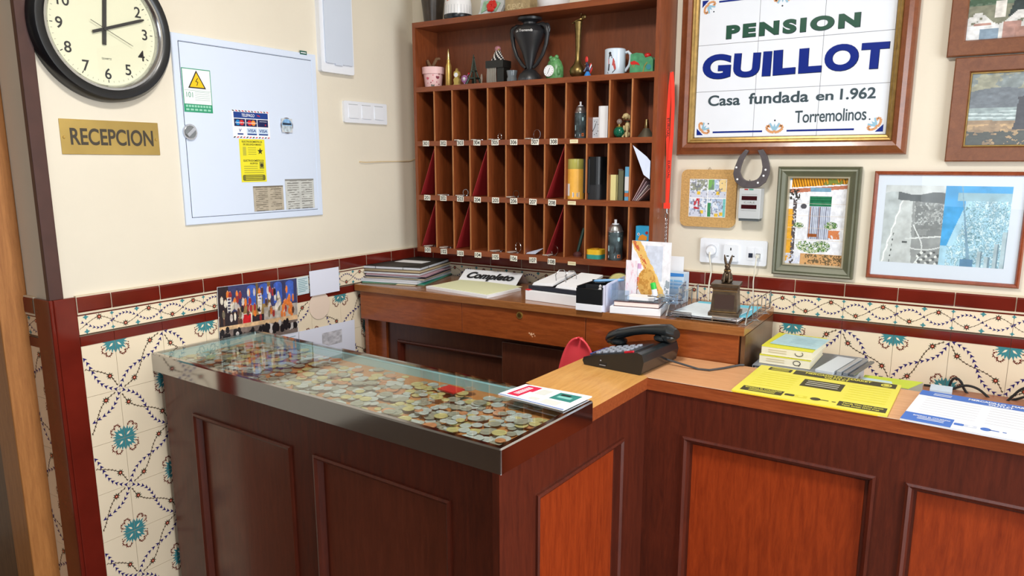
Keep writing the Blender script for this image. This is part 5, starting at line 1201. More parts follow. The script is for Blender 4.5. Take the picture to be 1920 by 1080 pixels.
a.poly(rect(.012, .004, -.012, bh / 2 - .003), mat('red_print', (170, 50, 44)), .0455).poly(rect(.014, .004, .004, bh / 2 - .003), mat('teal_print', (60, 150, 120), .5), .0455); a.build('print', t)
# green framed tile picture
GF = mat('sage_green_frame', (92, 94, 74), .4, .1, var=.12, vscale=14); GB2 = mat('silver_bead', (190, 182, 158), .35, .6)
t, w_, h_ = framed('tile_picture', 'sage green frame around a tiled picture of a flowered window with green blind', 'picture', ((1457, 313), (1613, 312), (1601, 523), (1449, 515)), [(0, 0), (0, .022), (.004, .027), (.009, .024), (.014, .026), (.024, .020), (.032, .017)], GF, -.022)
a = MB().ring(w_ - .060, h_ - .060, [(0, .017), (.002, .021), (.005, .021), (.008, .011)], GB2)
a.build('bead', t)
def patio(u, v):
    n = vnoise(u, v, 20, 26, 41, 3); f = vnoise(u, v, 45, 60, 45, 2); im = np.ones(u.shape + (3,)) * C3(232, 236, 246)
    im = lay(im, (v > .985 - .25 * (u > 2)) & (u < .16), C3(150, 190, 220))
    rf = (v > .895 + .05 * u) & (v < 1.0) & (u > .03); im = lay(im, rf, C3(226, 158, 44)); im = lay(im, rf & (np.sin(u * 130 + v * 60) > .3), C3(128, 84, 30)); im = lay(im, rf & (u > .6) & (n > .5), C3(120, 130, 60))
    im = lay(im, (v > .83 + .06 * u) & (v < .88 + .05 * u), C3(186, 120, 96)); im = lay(im, (v > .85) & (v < .90) & (abs(u - .55) < .18), C3(120, 160, 188))
    im = lay(im, (u < .10) & (v < .65), C3(226, 168, 60)); im = lay(im, (abs(u - .11) < .035) & (v < .86) & (f > .35), C3(90, 84, 88)); im = lay(im, (v > .76) & (v < .88) & (u < .2) & (f > .45), C3(60, 60, 58))
    im = lay(im, ((u - .27) / .055) ** 2 + ((v - .68) / .03) ** 2 < 1, C3(84, 84, 92)); im = lay(im, (abs(u - .56) < .19) & (v > .685) & (v < .80), C3(30, 104, 72)); im = lay(im, (abs(u - .56) < .19) & (v > .69) & (v < .80) & (np.sin(v * 330) > .8), C3(60, 140, 104))
    im = lay(im, (abs(u - .56) < .19) & (v > .3) & (v < .685), C3(196, 206, 226)); im = lay(im, (abs(abs(u - .48) - .085) < .012) & (v > .31) & (v < .68), C3(176, 120, 84)); im = lay(im, (abs(u - .56) < .19) & (v > .3) & (v < .68) & (np.sin(u * 190) > .55), C3(108, 112, 136))
    im = lay(im, (abs(u - .46) < .08) & (abs(v - .345) < .018), C3(150, 84, 44))
    for (cx, cy, rx, ry) in ((.2, .455, .09, .035), (.77, .465, .12, .045), (.33, .215, .15, .06), (.62, .215, .17, .07), (.46, .19, .2, .055)):
        mk = (((u - cx) / rx) ** 2 + ((v - cy) / ry) ** 2 < .7 + .6 * n) & (f > .36); im = lay(im, mk, C3(84, 128, 66)); im = lay(im, mk & (f > .58), C3(196, 206, 176)); im = lay(im, mk & (f < .42), C3(58, 84, 50))
    im = lay(im, (abs(u - .84) < .1) & (abs(v - .36) < .05) & (n > .38), C3(206, 128, 84)); im = lay(im, (v < .125) & (u > .27), C3(206, 160, 110)); im = lay(im, (v < .12) & (u > .35) & (f > .55), C3(110, 94, 70)); im = lay(im, (v < .12) & (u < .27) & (n > .45), C3(200, 206, 226))
    g = (abs((u * 5) % 1 - .5) > .488) | (abs((v * 7) % 1 - .5) > .488); im = lay(im, g, C3(214, 204, 196), .75)
    return im * (.9 + .2 * n)[..., None]
pic('picture_tiles', w_ - .076, h_ - .076, 130, 190, patio, t, (0, 0, .0115), None, picture_mat('glazed_picture', .2, .3))
# aerial photographs
RF = wood('thin_red_frame_wood', (128, 58, 34), (160, 82, 50), (4, 4, 4), .25, .4)
A0 = W(1625.5, 522, -.015); AR = W(1911, 543, -.015); AT = W(1633, 327, -.015)
aw, ah = AR.x - A0.x + .004, AT.z - A0.z + .008
t = thing('aerial_photographs', 'thin reddish frame holding a grey and a blue aerial photograph of the coast', 'picture', (A0.x + aw / 2 - .005, 0, A0.z + ah / 2 + .002), RB)
MB().ring(aw, ah, [(0, 0), (0, .010), (.004, .015), (.009, .014), (.012, .008)], RF).build('frame', t)
MB().bx(-aw / 2 + .01, aw / 2 - .01, -ah / 2 + .01, ah / 2 - .01, .004, .0075, mat('pale_blue_mount', (214, 226, 240), .6)).build('mount', t)
def coast(u, v, blue):
    n = vnoise(u, v, 7, 10, 51 + blue, 4); f = vnoise(u, v, 34, 44, 57 + blue, 3); im = np.ones(u.shape + (3,))
    if not blue:
        im = im * C3(186, 198, 202); shore = .02 + .34 * v ** 1.1; edge = shore + .10 + .42 * (1 - v) + .05 * (n - .5)
        im = lay(im, u > shore, C3(196, 205, 207)); im = lay(im, abs(u - shore - .014 - .01 * np.sin(v * 40)) < .013, C3(232, 240, 242))
        im = lay(im, (u > edge) & (v < .9), C3(150, 157, 159)); im = lay(im, (u > edge + .05) & (v > .35) & (v < .9) & (n > .44), C3(128, 135, 137)); im = lay(im, (u > edge + .03) & (v > .5) & (v < .86) & (f > .6), C3(186, 194, 196))
        im = lay(im, (v > .80 + .05 * (.5 - u)) & (v < .90 + .02 * np.sin(u * 9)) & (u > .22), C3(104, 112, 116)); im = lay(im, (v > .90 + .02 * np.sin(u * 9)), C3(202, 211, 214))
        im = lay(im, (abs(u - .60 - .10 * np.sin(v * 8)) < .012) & (v < .5), C3(220, 228, 230)); im = lay(im, (abs(v - .33 - .08 * (u - .6)) < .009) & (u > .4), C3(214, 222, 224)); im = lay(im, (abs(v - .18 - .5 * (u - .7) ** 2) < .008) & (u > .5), C3(214, 222, 224))
        im = lay(im, (v < .17) & (u > .62) & (np.sin(u * 40) * np.sin(v * 70) > .3), C3(96, 102, 104)); im = lay(im, (v < .17) & (u > .62) & (np.sin(u * 40 + 1.5) * np.sin(v * 70 + 1) > .5), C3(222, 228, 228)); im = lay(im, (abs(u - .16 - .1 * v) < .008) & (v < .42) & (np.sin(v * 90) > .2), C3(80, 88, 90))
        im = lay(im, (abs(u - .40) < .04) & (abs(v - .27) < .012), C3(92, 100, 102))
    else:
        im = im * C3(72, 164, 224); shore = .02 + .30 * np.clip((v + .0) / .75, 0, 1) ** 1.2
        shore = np.where(v < .25, .0, shore); im = lay(im, (u > shore) & (v < .9 + .02 * np.sin(u * 14)), C3(170, 214, 236))
        im = lay(im, (u > shore + .1) & (v < .88) & (f > .47), C3(140, 182, 200)); im = lay(im, (u > shore + .1) & (v < .88) & (f > .62), C3(206, 232, 242)); im = lay(im, (u > .3) & (v < .85) & (f < .32), C3(110, 152, 164))
        im = lay(im, (u > .2) & (v > .82) & (v < .92), C3(150, 190, 206)); im = lay(im, abs(u - (.47 - .22 * v)) < .008 + .025 * (.85 - v).clip(0), C3(126, 164, 188)); im = lay(im, (v < .09) & (abs(u - .43) < .1), C3(96, 140, 176))
        for (cx, hh) in ((.62, .2), (.86, .3), (.97, .45), (.74, .13)): im = lay(im, (abs(u - cx) < .04) & (v < hh), C3(176, 200, 210)); im = lay(im, (u > cx + .015) & (u < cx + .04) & (v < hh), C3(116, 146, 164))
    return im * (.86 + .28 * n)[..., None]
pw, ph_ = aw * .395, ah * .71
pic('grey_photograph', pw, ph_, 90, 120, lambda u, v: coast(u, v, 0), t, (-pw / 2 - .007, .006, .0078)); pic('blue_photograph', pw * 1.04, ph_, 96, 120, lambda u, v: coast(u, v, 1), t, (pw * .52 - .007, .006, .0078))
MB().poly(rect(aw - .022, ah - .022), glass('picture_glass', (1, 1, 1), 1.4), .009).build('glass_cover', t)
# two brown frames at the right edge
BF = wood('brown_frame_wood', (106, 60, 36), (136, 84, 52), (5, 5, 5), .4, .15)
def valley(u, v):
    n = vnoise(u, v, 8, 8, 61, 4); f = vnoise(u, v, 30, 26, 65, 3); im = np.ones(u.shape + (3,)) * C3(96, 116, 98); im = lay(im, n > .5, C3(70, 94, 74)); im = lay(im, (abs(v - .55 - .6 * (u - .2)) < .05), C3(132, 140, 124), .6)
    im = lay(im, (v < .32) , C3(126, 128, 110)); im = lay(im, (v < .62) & (v > .2) & (abs(u - .34 - .2 * v) < .13) & (n > .35), C3(50, 62, 62)); im = lay(im, (abs(u - .5) < .1) & (abs(v - .4) < .12), C3(150, 132, 108))
    im = lay(im, (v < .2 + .06 * np.sin(u * 24)) & (f > .35), C3(206, 206, 204)); im = lay(im, (v < .16) & (abs(np.sin(u * 17)) > .6), C3(170, 132, 122)); im = lay(im, (abs(u - .2) < .03) & (v > .2) & (v < .36), C3(216, 212, 206)); im = lay(im, (v < .1) & (u > .3), C3(160, 122, 110)); im = lay(im, (v < .13) & (u < .2), C3(222, 224, 226)); im = lay(im, (v < .1) & (u > .08) & (u < .2), C3(130, 150, 168))
    return im * (.8 + .4 * f)[..., None]
def shore_painting(u, v):
    n = vnoise(u, v, 6, 6, 71, 4); f = vnoise(u, v, 24, 24, 75, 3); im = np.ones(u.shape + (3,)) * C3(118, 128, 128); im = lay(im, n > .52, C3(152, 150, 124), .8)
    im = lay(im, v < .70 + .09 * np.sin(u * 5 + .4), C3(100, 108, 116)); im = lay(im, v < .52, C3(140, 156, 158)); im = lay(im, (v < .48) & (np.sin(v * 130 + u * 8) > .5), C3(190, 206, 208)); im = lay(im, v < .36 - .05 * u, C3(146, 122, 92)); im = lay(im, (v < .30) & (n > .5), C3(182, 152, 110))
    im = lay(im, (u > .30 + .10 * n) & (v > .22) & (v < .56 + .14 * n), C3(52, 50, 56)); im = lay(im, (u > .66) & (u < .82) & (v > .24) & (v < .46), C3(58, 92, 98)); im = lay(im, (v < .16 + .1 * n) & (f > .4), C3(62, 66, 60))
    return im * (.78 + .44 * f)[..., None]
def brownframe(label, xl_, z0_, w_, h_, fn, gilt, fw=.042):
    t = thing('framed_picture', label, 'picture', (xl_ + w_ / 2, 0, Z0 + z0_ + h_ / 2), RB)
    MB().ring(w_, h_, [(0, 0), (0, .018), (.003, .021), (fw - .004, .019), (fw, .012)], BF).build('frame', t)
    if gilt: MB().ring(w_ - 2 * fw + .002, h_ - 2 * fw + .002, [(0, .0125), (.001, .0145), (.004, .0145), (.005, .009)], FGOLD).build('gilt_slip', t)
    pic('print', w_ - 2 * fw + .001, h_ - 2 * fw + .001, 120, 90, fn, t, (0, 0, .010), None, picture_mat('glazed_picture', .2, .3))
brownframe('brown framed dusky seashore painting above the aerial photographs', 1.978, .003, .40, .285, shore_painting, True)
brownframe('brown framed view of a green valley with white houses at the top right', 1.955, .292, .46, .36, valley, False)
# sockets
c, w_, h_ = quadB([(1315.5, 445.6), (1438.5, 452), (1438, 497.7), (1315.5, 491.6)])
w_, h_ = .226, .084
t = thing('socket_plate', 'white triple wall plate with a round socket, a three-pin socket and phone jacks', 'socket', (c.x, 0, c.z), RB)
MB().prism(rr(w_, h_, .007), 0, .010, WHITE).build('plate', t, bevel=.0035)
a = MB(); a.M = Matrix.Translation((-.073, .002, 0)); a.prism(rr(.046, .046, .003), .009, .0115, WHITE).prism(circ(.0195, 28), .0112, .0119, mat('socket_shade', (196, 200, 208), .5))
a.build('round_socket', t)
a = MB(); a.M = Matrix.Translation((-.004, -.004, 0)); a.prism(rr(.048, .056, .005), .009, .020, WHITE).poly(rect(.004, .009, 0, .014), INK, .0203).poly(rect(.0085, .004, -.0095, -.010), INK, .0203).poly(rect(.0085, .004, .0095, -.010), INK, .0203); a.build('pin_socket', t, bevel=.002)
a = MB(); a.M = Matrix.Translation((.073, -.003, 0))
for s_ in (-1, 1): a.prism(rr(.023, .044, .002, 3, s_ * .0125), .009, .0115, WHITE).prism(circ(.006, 14, s_ * .0125, .012), .0115, .0125, WHITE).poly(rect(.014, .015, s_ * .0125, -.005), mat('dark_jack', (40, 48, 66), .4), .0118)
a.build('phone_jacks', t)
def cable(label, x0, zz, pts, m, r, plug):
    o = thing('power_cable' if plug == 'r' else 'phone_cable', label, 'cable', (x0, 0, c.z + zz), RB)
    MB().tube(pts, r, m, 8).build('cord', o)
    a = MB()
    if plug == 'r': a.lathe([(.0165, .012), (.0165, .022), (.013, .026), (0, .026)], WHITE, 20)
    else: a.bx(-.006, .006, -.006, .006, .012, .024, mat('clear_plug', (214, 214, 206), .3))
    a.build('plug', o)
CW = mat('cream_cord', (226, 222, 206), .5)
cable('white cord with a round plug hanging from the left socket', c.x - .073, 0, [(0, -.004, .026), (0, -.016, .030), (.002, -.04, .024), (.005, -.075, .018), (.001, -.11, .020), (-.001, -.15, .020), (.002, -.19, .02)], CW, .0026, 'r')
cable('white phone cord hanging from the right jack', c.x + .0855, -.008, [(0, 0, .024), (-.001, -.008, .028), (-.006, -.05, .02), (-.009, -.085, .018), (-.007, -.14, .018), (-.012, -.18, .018)], CW, .0019, 'p')
# ================================================================== things on the desk
def dk_(px, py): q = H(px, py, ZD); return q
def desk(name, label, cat, px, py, rot=0.0, group=None, lift=0.0):
    q = H(px, py, ZD); t = thing(name, label, cat, (q.x, q.y, ZD + lift), (0, 0, rot), group); return t
# stack of folders in the corner: the corner nearest the viewer is (750, 534)
fa = H(749, 534, ZD); fr_ = math.radians(14)
specs = [('teal cardboard folder sticking out at the bottom of the desk stack', (34, 140, 120), .268, .345, .004, .05), ('white document folder with bent corners low in the desk stack', (222, 228, 238), .285, .350, .010, -.03), ('grey lilac folder in the lower half of the desk stack', (120, 114, 124), .26, .335, .007, .03), ('dark grey folder with a pale flap in the desk stack', (64, 62, 66), .272, .335, .007, -.05),
         ('pinkish folder peeping out of the middle of the desk stack', (196, 158, 176), .258, .33, .004, .055), ('brown cardboard folder under the two elastic-banded ones', (96, 80, 64), .252, .335, .009, .0), ('beige filled folder second from the top of the desk stack', (150, 128, 98), .25, .33, .010, -.02), ('black elastic-banded folder with a white label on top of the desk stack', (38, 36, 34), .252, .335, .011, .01)]
offs = [(.012, -.012), (-.010, -.016), (.006, .004), (-.012, .0), (.014, -.004), (.0, .0), (.004, .002), (.0, .0)]
zz = 0.0005
for i, (lb, c, w_, l_, th, jit) in enumerate(specs):
    cen = fa + Vector((-.093 + offs[i][0], .175 + offs[i][1], 0)); 
    t = thing('folder', lb, 'folder', (cen.x, cen.y, ZD + zz), (0, 0, fr_ + jit), 'folders stacked on the desk')
    cm = mat('folder_%d' % i, c, .6, var=.06, vscale=30); pg = PAPER if i % 2 else mat('cream_sheets', (222, 206, 172), .7)
    MB().bx(-w_ / 2, w_ / 2, -l_ / 2, l_ / 2, 0, .0012, cm).bx(-w_ / 2, w_ / 2, -l_ / 2, l_ / 2, th - .0012, th, cm).bx(-w_ / 2, -w_ / 2 + .0012, -l_ / 2, l_ / 2, .0012, th - .0012, cm).build('cover', t)
    if th > .003:
        sg = MB(); nl = max(2, int(th / .0018))
        for q_ in range(nl): e_ = .001 + .006 * ((q_ * 7 + i * 3) % 5) / 5; sg.bx(-w_ / 2 + e_, w_ / 2 - e_, -l_ / 2 + e_, l_ / 2 - e_, .0012 + (th - .0024) * q_ / nl, .0012 + (th - .0024) * (q_ + 1) / nl - .0002, pg)
        sg.build('sheets', t)
    if i == 0: MB().bx(.02, .10, -l_ / 2 - .022, -l_ / 2 + .03, .0006, .0016, mat('cream_sheets', (222, 206, 172))).build('tab', t)
    if i == 7:
        MB().prism([(-.055, -.03), (.075, -.045), (.085, .02), (-.045, .035)], th, th + .0006, PAPER).build('label', t)
        for (xa, ya, xb, yb) in ((-w_ / 2, .10, -.06, l_ / 2), (w_ / 2, -.09, .05, -l_ / 2), (w_ / 2, .11, .06, l_ / 2), (-w_ / 2, -.12, -.07, -l_ / 2)): MB().tube([(xa, ya, .0), (xa, ya, th + .001), (xb, yb, th + .001), (xb, yb, .0)], .001, INK, 5).build('elastic', t)
    zz += th + .0006
# Completo sign: a tent card lying back
c0, c1 = H(856, 530, ZD), H(965, 539.5, ZD); yaw = math.atan2(c1.y - c0.y, c1.x - c0.x); sw = (c1 - c0).length
t = thing('tent_card', 'folded white card sign with Completo in black slanting letters', 'sign', ((c0.x + c1.x) / 2, (c0.y + c1.y) / 2, ZD), (0, 0, yaw))
tilt = math.radians(33); sh = .085
a = MB(); a.M = Matrix.Rotation(tilt, 4, 'X'); 
a.prism([(-sw / 2, 0), (sw / 2, 0), (sw / 2 + .0, sh), (-sw / 2 - .0, sh)], -.0012, 0, PAPER); a.build('front_flap', t)
a = MB(); a.M = Matrix.Rotation(tilt, 4, 'X'); a.text('Completo', .004, sh * .53, mat('grey_letter_shadow', (150, 156, 166), .6), w=sw * .80, h=sh * .58, z=.0004, bold=.04, shear=.35); a.build('letter_shadow', t); a = MB(); a.M = Matrix.Rotation(tilt, 4, 'X'); a.text('Completo', 0, sh * .55, INK, w=sw * .80, h=sh * .58, z=.0008, bold=.045, shear=.35); a.build('lettering', t)
a = MB(); yb = sh * math.cos(tilt); zb_ = sh * math.sin(tilt)
a.add([(-sw / 2, yb, zb_), (sw / 2, yb, zb_), (sw / 2, yb + .045, 0), (-sw / 2, yb + .045, 0)], [(0, 1, 2, 3)], mat('card_back', (196, 178, 170), .8)); a.build('back_flap', t)
p0 = H(880, 512, ZD + .07)
t2 = thing('brown_divider', 'pinkish brown card sheet standing behind the Completo sign', 'card', ((c0.x + c1.x) / 2 + .03, (c0.y + c1.y) / 2 + .155, ZD), (0, 0, yaw))
a = MB(); a.M = Matrix.Rotation(math.radians(62), 4, 'X'); a.prism(rect(sw * 1.06, .074, 0, .037), -.001, 0, mat('pinkish_brown_card', (150, 106, 96), .7)); a.build('sheet', t2)
# paper pile
q0, q1, q2, q3 = H(799, 541, ZD), H(913, 560, ZD), H(977, 545, ZD), H(872, 530, ZD)
def flatpoly(name, label, cat, qs, th, m, lift=0.0, group=None, top=None):
    c = sum(qs, Vector()) / len(qs); t = thing(name, label, cat, (c.x, c.y, c.z + lift), (0, 0, 0), group)
    MB().prism([(q.x - c.x, q.y - c.y) for q in qs], 0, th, m, top).build('sheet', t); return t, c
flatpoly('paper_pile', 'pile of white sheets lying in front of the Completo sign', 'paper', [q0, q1, q2, q3], .009, PAPER, .0004)
flatpoly('yellow_sheet', 'pale yellow sheet on the white pile before the Completo sign', 'paper', [q0 + Vector((.015, .012, 0)), q1 + Vector((-.012, .02, 0)), q2 + Vector((-.012, .03, 0)), q3 + Vector((-.02, .02, 0))], .0012, mat('pale_yellow_paper', (232, 236, 196), .7), .0096)
# white block with the ring binder on it
b0, b1 = H(985, 562, ZD), H(1080, 575, ZD); yaw2 = math.atan2(b1.y - b0.y, b1.x - b0.x); bw = (b1 - b0).length + .02
t = thing('paper_ream', 'thick white block of paper under the open desk calendar', 'paper', (b0.x, b0.y, ZD + .0004), (0, 0, yaw2))
MB().bx(0, bw, 0, .15, 0, .034, PAPER).build('block', t, bevel=.001)
a = MB()
for zz in (.012, .022): a.line([(.002, zz), (bw - .002, zz - .002)], .0006, mat('grey_edge', (176, 180, 188), .7))
MB().bx(0, .016, -.0006, .02, .0345, .037, mat('red_tab', (214, 46, 52), .5)).build('red_tab', t)
t = thing('desk_calendar', 'open ring calendar with white pages on a black base', 'calendar', (b0.x + .012, b0.y + .012, ZD + .038), (0, 0, yaw2))
DKN = mat('dark_navy_plastic', (38, 42, 54), .4)
MB().prism([(-.008, 0), (bw + .01, 0), (bw + .01, .15), (.02, .15)], 0, .012, DKN).build('base', t, bevel=.002)
a = MB()
for s_, x0, x1 in ((0, .0, .088), (1, .094, .20)):
    for j in range(4):
        z0_ = .013 + .0022 * j
        a.add([(x0 + .004 * s_, .012 + .003 * j, z0_), (x1, .008 + .004 * j, z0_ + .004 * (1 - s_)), (x1 + .004, .150, z0_ + .03), (x0 + .02, .152, z0_ + .026 + .004 * s_)], [(0, 1, 2, 3)], PAPER)
ob = a.build('pages', t); ob.modifiers.new('thickness', 'SOLIDIFY').thickness = .0014
for x in (.075, .115):
    MB().tube([(x, .055, .012), (x - .002, .05, .05), (x + .004, .062, .066), (x + .014, .078, .066), (x + .018, .09, .05), (x + .018, .09, .02)], .0016, CHROME, 8).build('ring', t)
# black organiser on a white box
c0, c1 = H(1079, 581, ZD), H(1134, 587, ZD); yaw3 = math.atan2(c1.y - c0.y, c1.x - c0.x); ow = (c1 - c0).length - .012
t = thing('white_box', 'low white box under the black desk organiser', 'box', (c0.x, c0.y, ZD + .0004), (0, 0, yaw3)); MB().bx(0, ow, 0, .13, 0, .022, WHITE).build('carton', t, bevel=.001)
t = thing('desk_organiser', 'black desk organiser box with a raised back holding pens', 'organiser', (c0.x, c0.y + .003, ZD + .0228), (0, 0, yaw3))
a = MB(); a.bx(0, ow, 0, .005, 0, .050, BLACK).bx(0, .005, .005, .12, 0, .056, BLACK).bx(ow - .005, ow, .005, .12, 0, .056, BLACK).bx(.005, ow - .005, .115, .12, 0, .062, BLACK).bx(.005, ow - .005, .005, .115, 0, .004, BLACK); a.build('case', t)
MB().bx(.005, ow - .005, .062, .066, .004, .054, mat('matt_black_plastic', (36, 38, 42))).build('partition', t)
o = thing('clip_stand', 'small white figure-shaped clip standing in the black organiser', 'clip', (c0.x + ow * .72, c0.y + .045, ZD + .0278), (0, 0, yaw3)); MB().lathe([(0, 0), (.009, 0), (.008, .02), (.012, .032), (.004, .044), (.005, .05), (0, .056)], mat('pale_resin', (206, 206, 210), .4), 14).build('figure', o)
o = thing('blue_pen', 'light blue pen lying across the back of the black organiser', 'pen', (c0.x + ow * .7, c0.y + .108, ZD + .088), (0, math.radians(86), yaw3 + .3)); MB().lathe([(0, -.05), (.0035, -.044), (.0048, -.03), (.0048, .04), (.003, .052), (0, .053)], mat('light_blue_plastic', (120, 176, 226), .35), 12).build('barrel', o); MB().bx(.0045, .0065, -.0015, .0015, -.045, -.01, CHROME).build('clip', o)
q = H(1164, 528, ZD); o = thing('tape_roll', 'roll of pale yellow tape standing behind the white cards', 'tape', (W(1162, 510, -.12).x, -.12, ZD + .0445), (PI / 2, 0, .5))
a = MB(); a.lathe([(.024, -.011), (.042, -.011), (.042, .011), (.024, .011)], mat('pale_yellow_tape', (222, 212, 140), .35), 30, caps=False).build('tape', o); MB().lathe([(.0215, -.011), (.024, -.011), (.024, .011), (.0215, .011), (.0215, -.011)], PAPER, 30, caps=False).build('core', o)
# white card divider
e0 = H(1137, 586, ZD) + Vector((-.004, 0, 0))
t = thing('card_divider', 'white folded card standing on edge beside the black organiser', 'card', (e0.x, e0.y, ZD), (0, 0, math.radians(92)))
a = MB(); a.add([(0, 0, 0), (.16, 0, 0), (.16, 0, .098), (.02, 0, .092), (0, 0, .088)], [(0, 1, 2, 3, 4)], mat('lilac_white_card', (214, 216, 238), .6)); a.add([(0, 0, 0), (0, 0, .088), (0, .011, .086), (0, .011, 0)], [(0, 1, 2, 3)], mat('lilac_white_card', (214, 216, 238)))
ob = a.build('sheet', t); ob.modifiers.new('thickness', 'SOLIDIFY').thickness = .0014
# books under the acrylic tray
e0, e1 = H(1143, 587, ZD), H(1238, 594, ZD); yw = math.atan2(e1.y - e0.y, e1.x - e0.x); lw = (e1 - e0).length
t = thing('white_book', 'thick white bound block at the bottom under the brown notebook', 'book', (e0.x, e0.y, ZD + .0004), (0, 0, yw)); MB().bx(0, lw, 0, .17, 0, .022, PAPER).build('block', t, bevel=.001)
t = thing('brown_notebook', 'brown leather notebook under the clear tray on the desk', 'book', (e0.x + .008, e0.y + .010, ZD + .023), (0, 0, yw))
LTH = mat('brown_leather', (88, 46, 44), .5)
MB().bx(0, lw * .9, 0, .175, 0, .002, LTH).bx(0, lw * .9, 0, .175, .014, .016, LTH).bx(0, lw * .9, .172, .175, .002, .014, LTH).build('cover', t, bevel=.0008)
MB().bx(.002, lw * .9 - .002, .001, .170, .002, .014, mat('pinkish_pages', (234, 218, 212), .7)).build('pages', t)
ty = ZD + .0395
t = thing('clear_tray', 'clear bluish acrylic letter tray on top of the brown notebook', 'tray', (e0.x - .004, e0.y + .012, ty), (0, 0, yw))
AC = glass('bluish_acrylic', (.80, .88, .96), 1.45, .03, .10); tw, tl = lw * 1.32, .17
a = MB().bx(0, tw, 0, tl, 0, .004, AC).bx(0, .003, .01, tl, .004, .050, AC).bx(tw - .003, tw, .01, tl, .004, .050, AC).bx(0, tw, tl - .003, tl, .004, .045, AC)
a.build('tray_body', t)
MB().bx(0, tw * .28, 0, .003, .004, .034, AC).build('front_lip', t); MB().bx(tw * .72, tw, 0, .003, .004, .03, AC).build('front_lip', t)
# things in the tray
o = thing('business_cards', 'stack of white business cards in the clear tray', 'cards', (e0.x + .045, e0.y + .03, ty + .0045), (0, 0, yw - .05)); MB().bx(0, .085, 0, .055, 0, .010, PAPER).build('stack', o)
fx, fy = e0.x + .058, e0.y + .105
f0 = W(1190, 530, fy)
def standing(name, label, x0, x1, h, y, z, fn=None, m=PAPER, tilt=.06, rot=0.0, cat='leaflet'):
    t = thing(name, label, cat, ((x0 + x1) / 2, y, z), (-tilt, 0, rot)); w_ = x1 - x0
    a = MB(); a.bx(-w_ / 2, w_ / 2, 0, .002, 0, h, m); a.build('sheet', t)
    if fn: pic('print', w_ - .001, h - .001, 60, 84, fn, t, (0, -.0005, h / 2), RB)
    return t
def dogprint(u, v):
    n = vnoise(u, v, 16, 18, 81, 3); im = np.ones(u.shape + (3,)) * C3(236, 236, 244)
    im = lay(im, (u > .35) & (v > .3) & (v < .93) & (u < .8), C3(206, 214, 232)); im = lay(im, abs(u - .1 - .72 * (1 - v)) < .10 + .05 * n, C3(232, 190, 110)); im = lay(im, (abs(u - .06 - .72 * (1 - v)) < .05) & (n > .5), C3(196, 96, 60))
    im = lay(im, ((u - .42) / .24) ** 2 + ((v - .26) / .26) ** 2 < 1, C3(220, 172, 92)); im = lay(im, (((u - .42) / .24) ** 2 + ((v - .26) / .26) ** 2 < .9) & (n > .52), C3(190, 136, 60)); im = lay(im, (abs(u - .12) < .1) & (v < .35) & (n > .42), C3(226, 120, 96)); im = lay(im, (abs(u - .16) < .1) & (abs(v - .55) < .05), C3(190, 130, 180), .7)
    im = lay(im, (u > .86) & (v < .35) & (n > .5), C3(150, 160, 170)); return im * (.93 + .14 * n)[..., None]
xa, xb = W(1183, 490, fy).x, W(1257, 490, fy).x; hh = W(1200, 452, fy).z - (ty + .0048)
standing('leaflet', 'white leaflet with a golden floral print standing in the clear tray', xa, xb, hh, fy, ty + .0048, dogprint, PAPER, .03)
xa2, xb2 = W(1175, 500, fy - .004).x, W(1196, 500, fy - .004).x
standing('leaflet', 'narrow pinkish card tucked before the floral leaflet', xa2, xb2, W(1180, 487, fy).z - ty - .0048, fy - .012, ty + .0048, lambda u, v: np.ones(u.shape + (3,)) * C3(238, 232, 240) - (np.clip(vnoise(u, v, 8, 9, 90) - .55, 0, 1) * 1.2)[..., None] * np.array([.1, .6, .5]), PAPER, .03)
q = W(1236, 528, fy - .03); o = thing('glue_stick', 'white glue stick with a bright green cap in the clear tray', 'glue', (q.x - .008, q.y, ty + .005), (0, math.radians(-14), 0))
MB().lathe([(0, 0), (.0085, 0), (.0085, .034), (0, .034)], mat('white_plastic', (232, 236, 244)), 16).build('tube', o); MB().lathe([(.0088, .034), (.0088, .052), (.006, .055), (0, .055)], mat('bright_green_cap', (50, 196, 70), .35), 16).build('cap', o)
o = thing('key_bunch', 'bunch of steel keys lying in the clear tray', 'keys', (e0.x + .165, e0.y + .05, ty + .0045), (0, 0, .4))
MB().tube([(.013 * math.cos(x), .013 * math.sin(x), .002) for x in np.linspace(0, 2 * PI, 18)[:-1]], .0012, CHROME, 6, True).build('ring', o)
for i in range(6):
    a = MB(); a.M = Matrix.Translation((0, 0, .003 + .0035 * i)) @ Matrix.Rotation(i * 1.05, 4, 'Z') @ Matrix.Rotation(-.08, 4, 'Y'); a.prism(circ(.0095, 14, .020, 0), 0, .0022, STEEL).bx(.027, .055, -.003, .003, 0, .0022, STEEL).bx(.042, .055, .003, .006, 0, .0022, STEEL); a.build('key', o)
q0, q1 = W(1243, 540, -.13), W(1281, 540, -.13); o = thing('blue_carton', 'blue and white printed carton standing behind the keys', 'box', (q0.x, -.13, ZD + .0004), (0, 0, 0))
cw2, ch2 = q1.x - q0.x, W(1262, 512, -.13).z - ZD
MB().bx(0, cw2, 0, .055, 0, ch2, mat('pale_blue_carton', (206, 226, 246), .5)).build('carton', o, bevel=.001)
a = MB(); a.M = Matrix.Translation((0, -.0006, 0)) @ Matrix.Rotation(PI / 2, 4, 'X'); BC = mat('carton_blue', (64, 140, 220), .5)
a.poly([(0, ch2 - .014), (cw2, ch2 - .010), (cw2, ch2), (0, ch2)], BC)
for k in range(6): a.poly(rect(cw2 * .42, .006, cw2 * .27 + (k % 2) * cw2 * .46, ch2 - .026 - .012 * (k // 2)), mat('carton_mid_blue', (130, 190, 236), .5))
a.build('print', o)
xa, xb = W(1246, 490, -.060).x, W(1282, 490, -.060).x
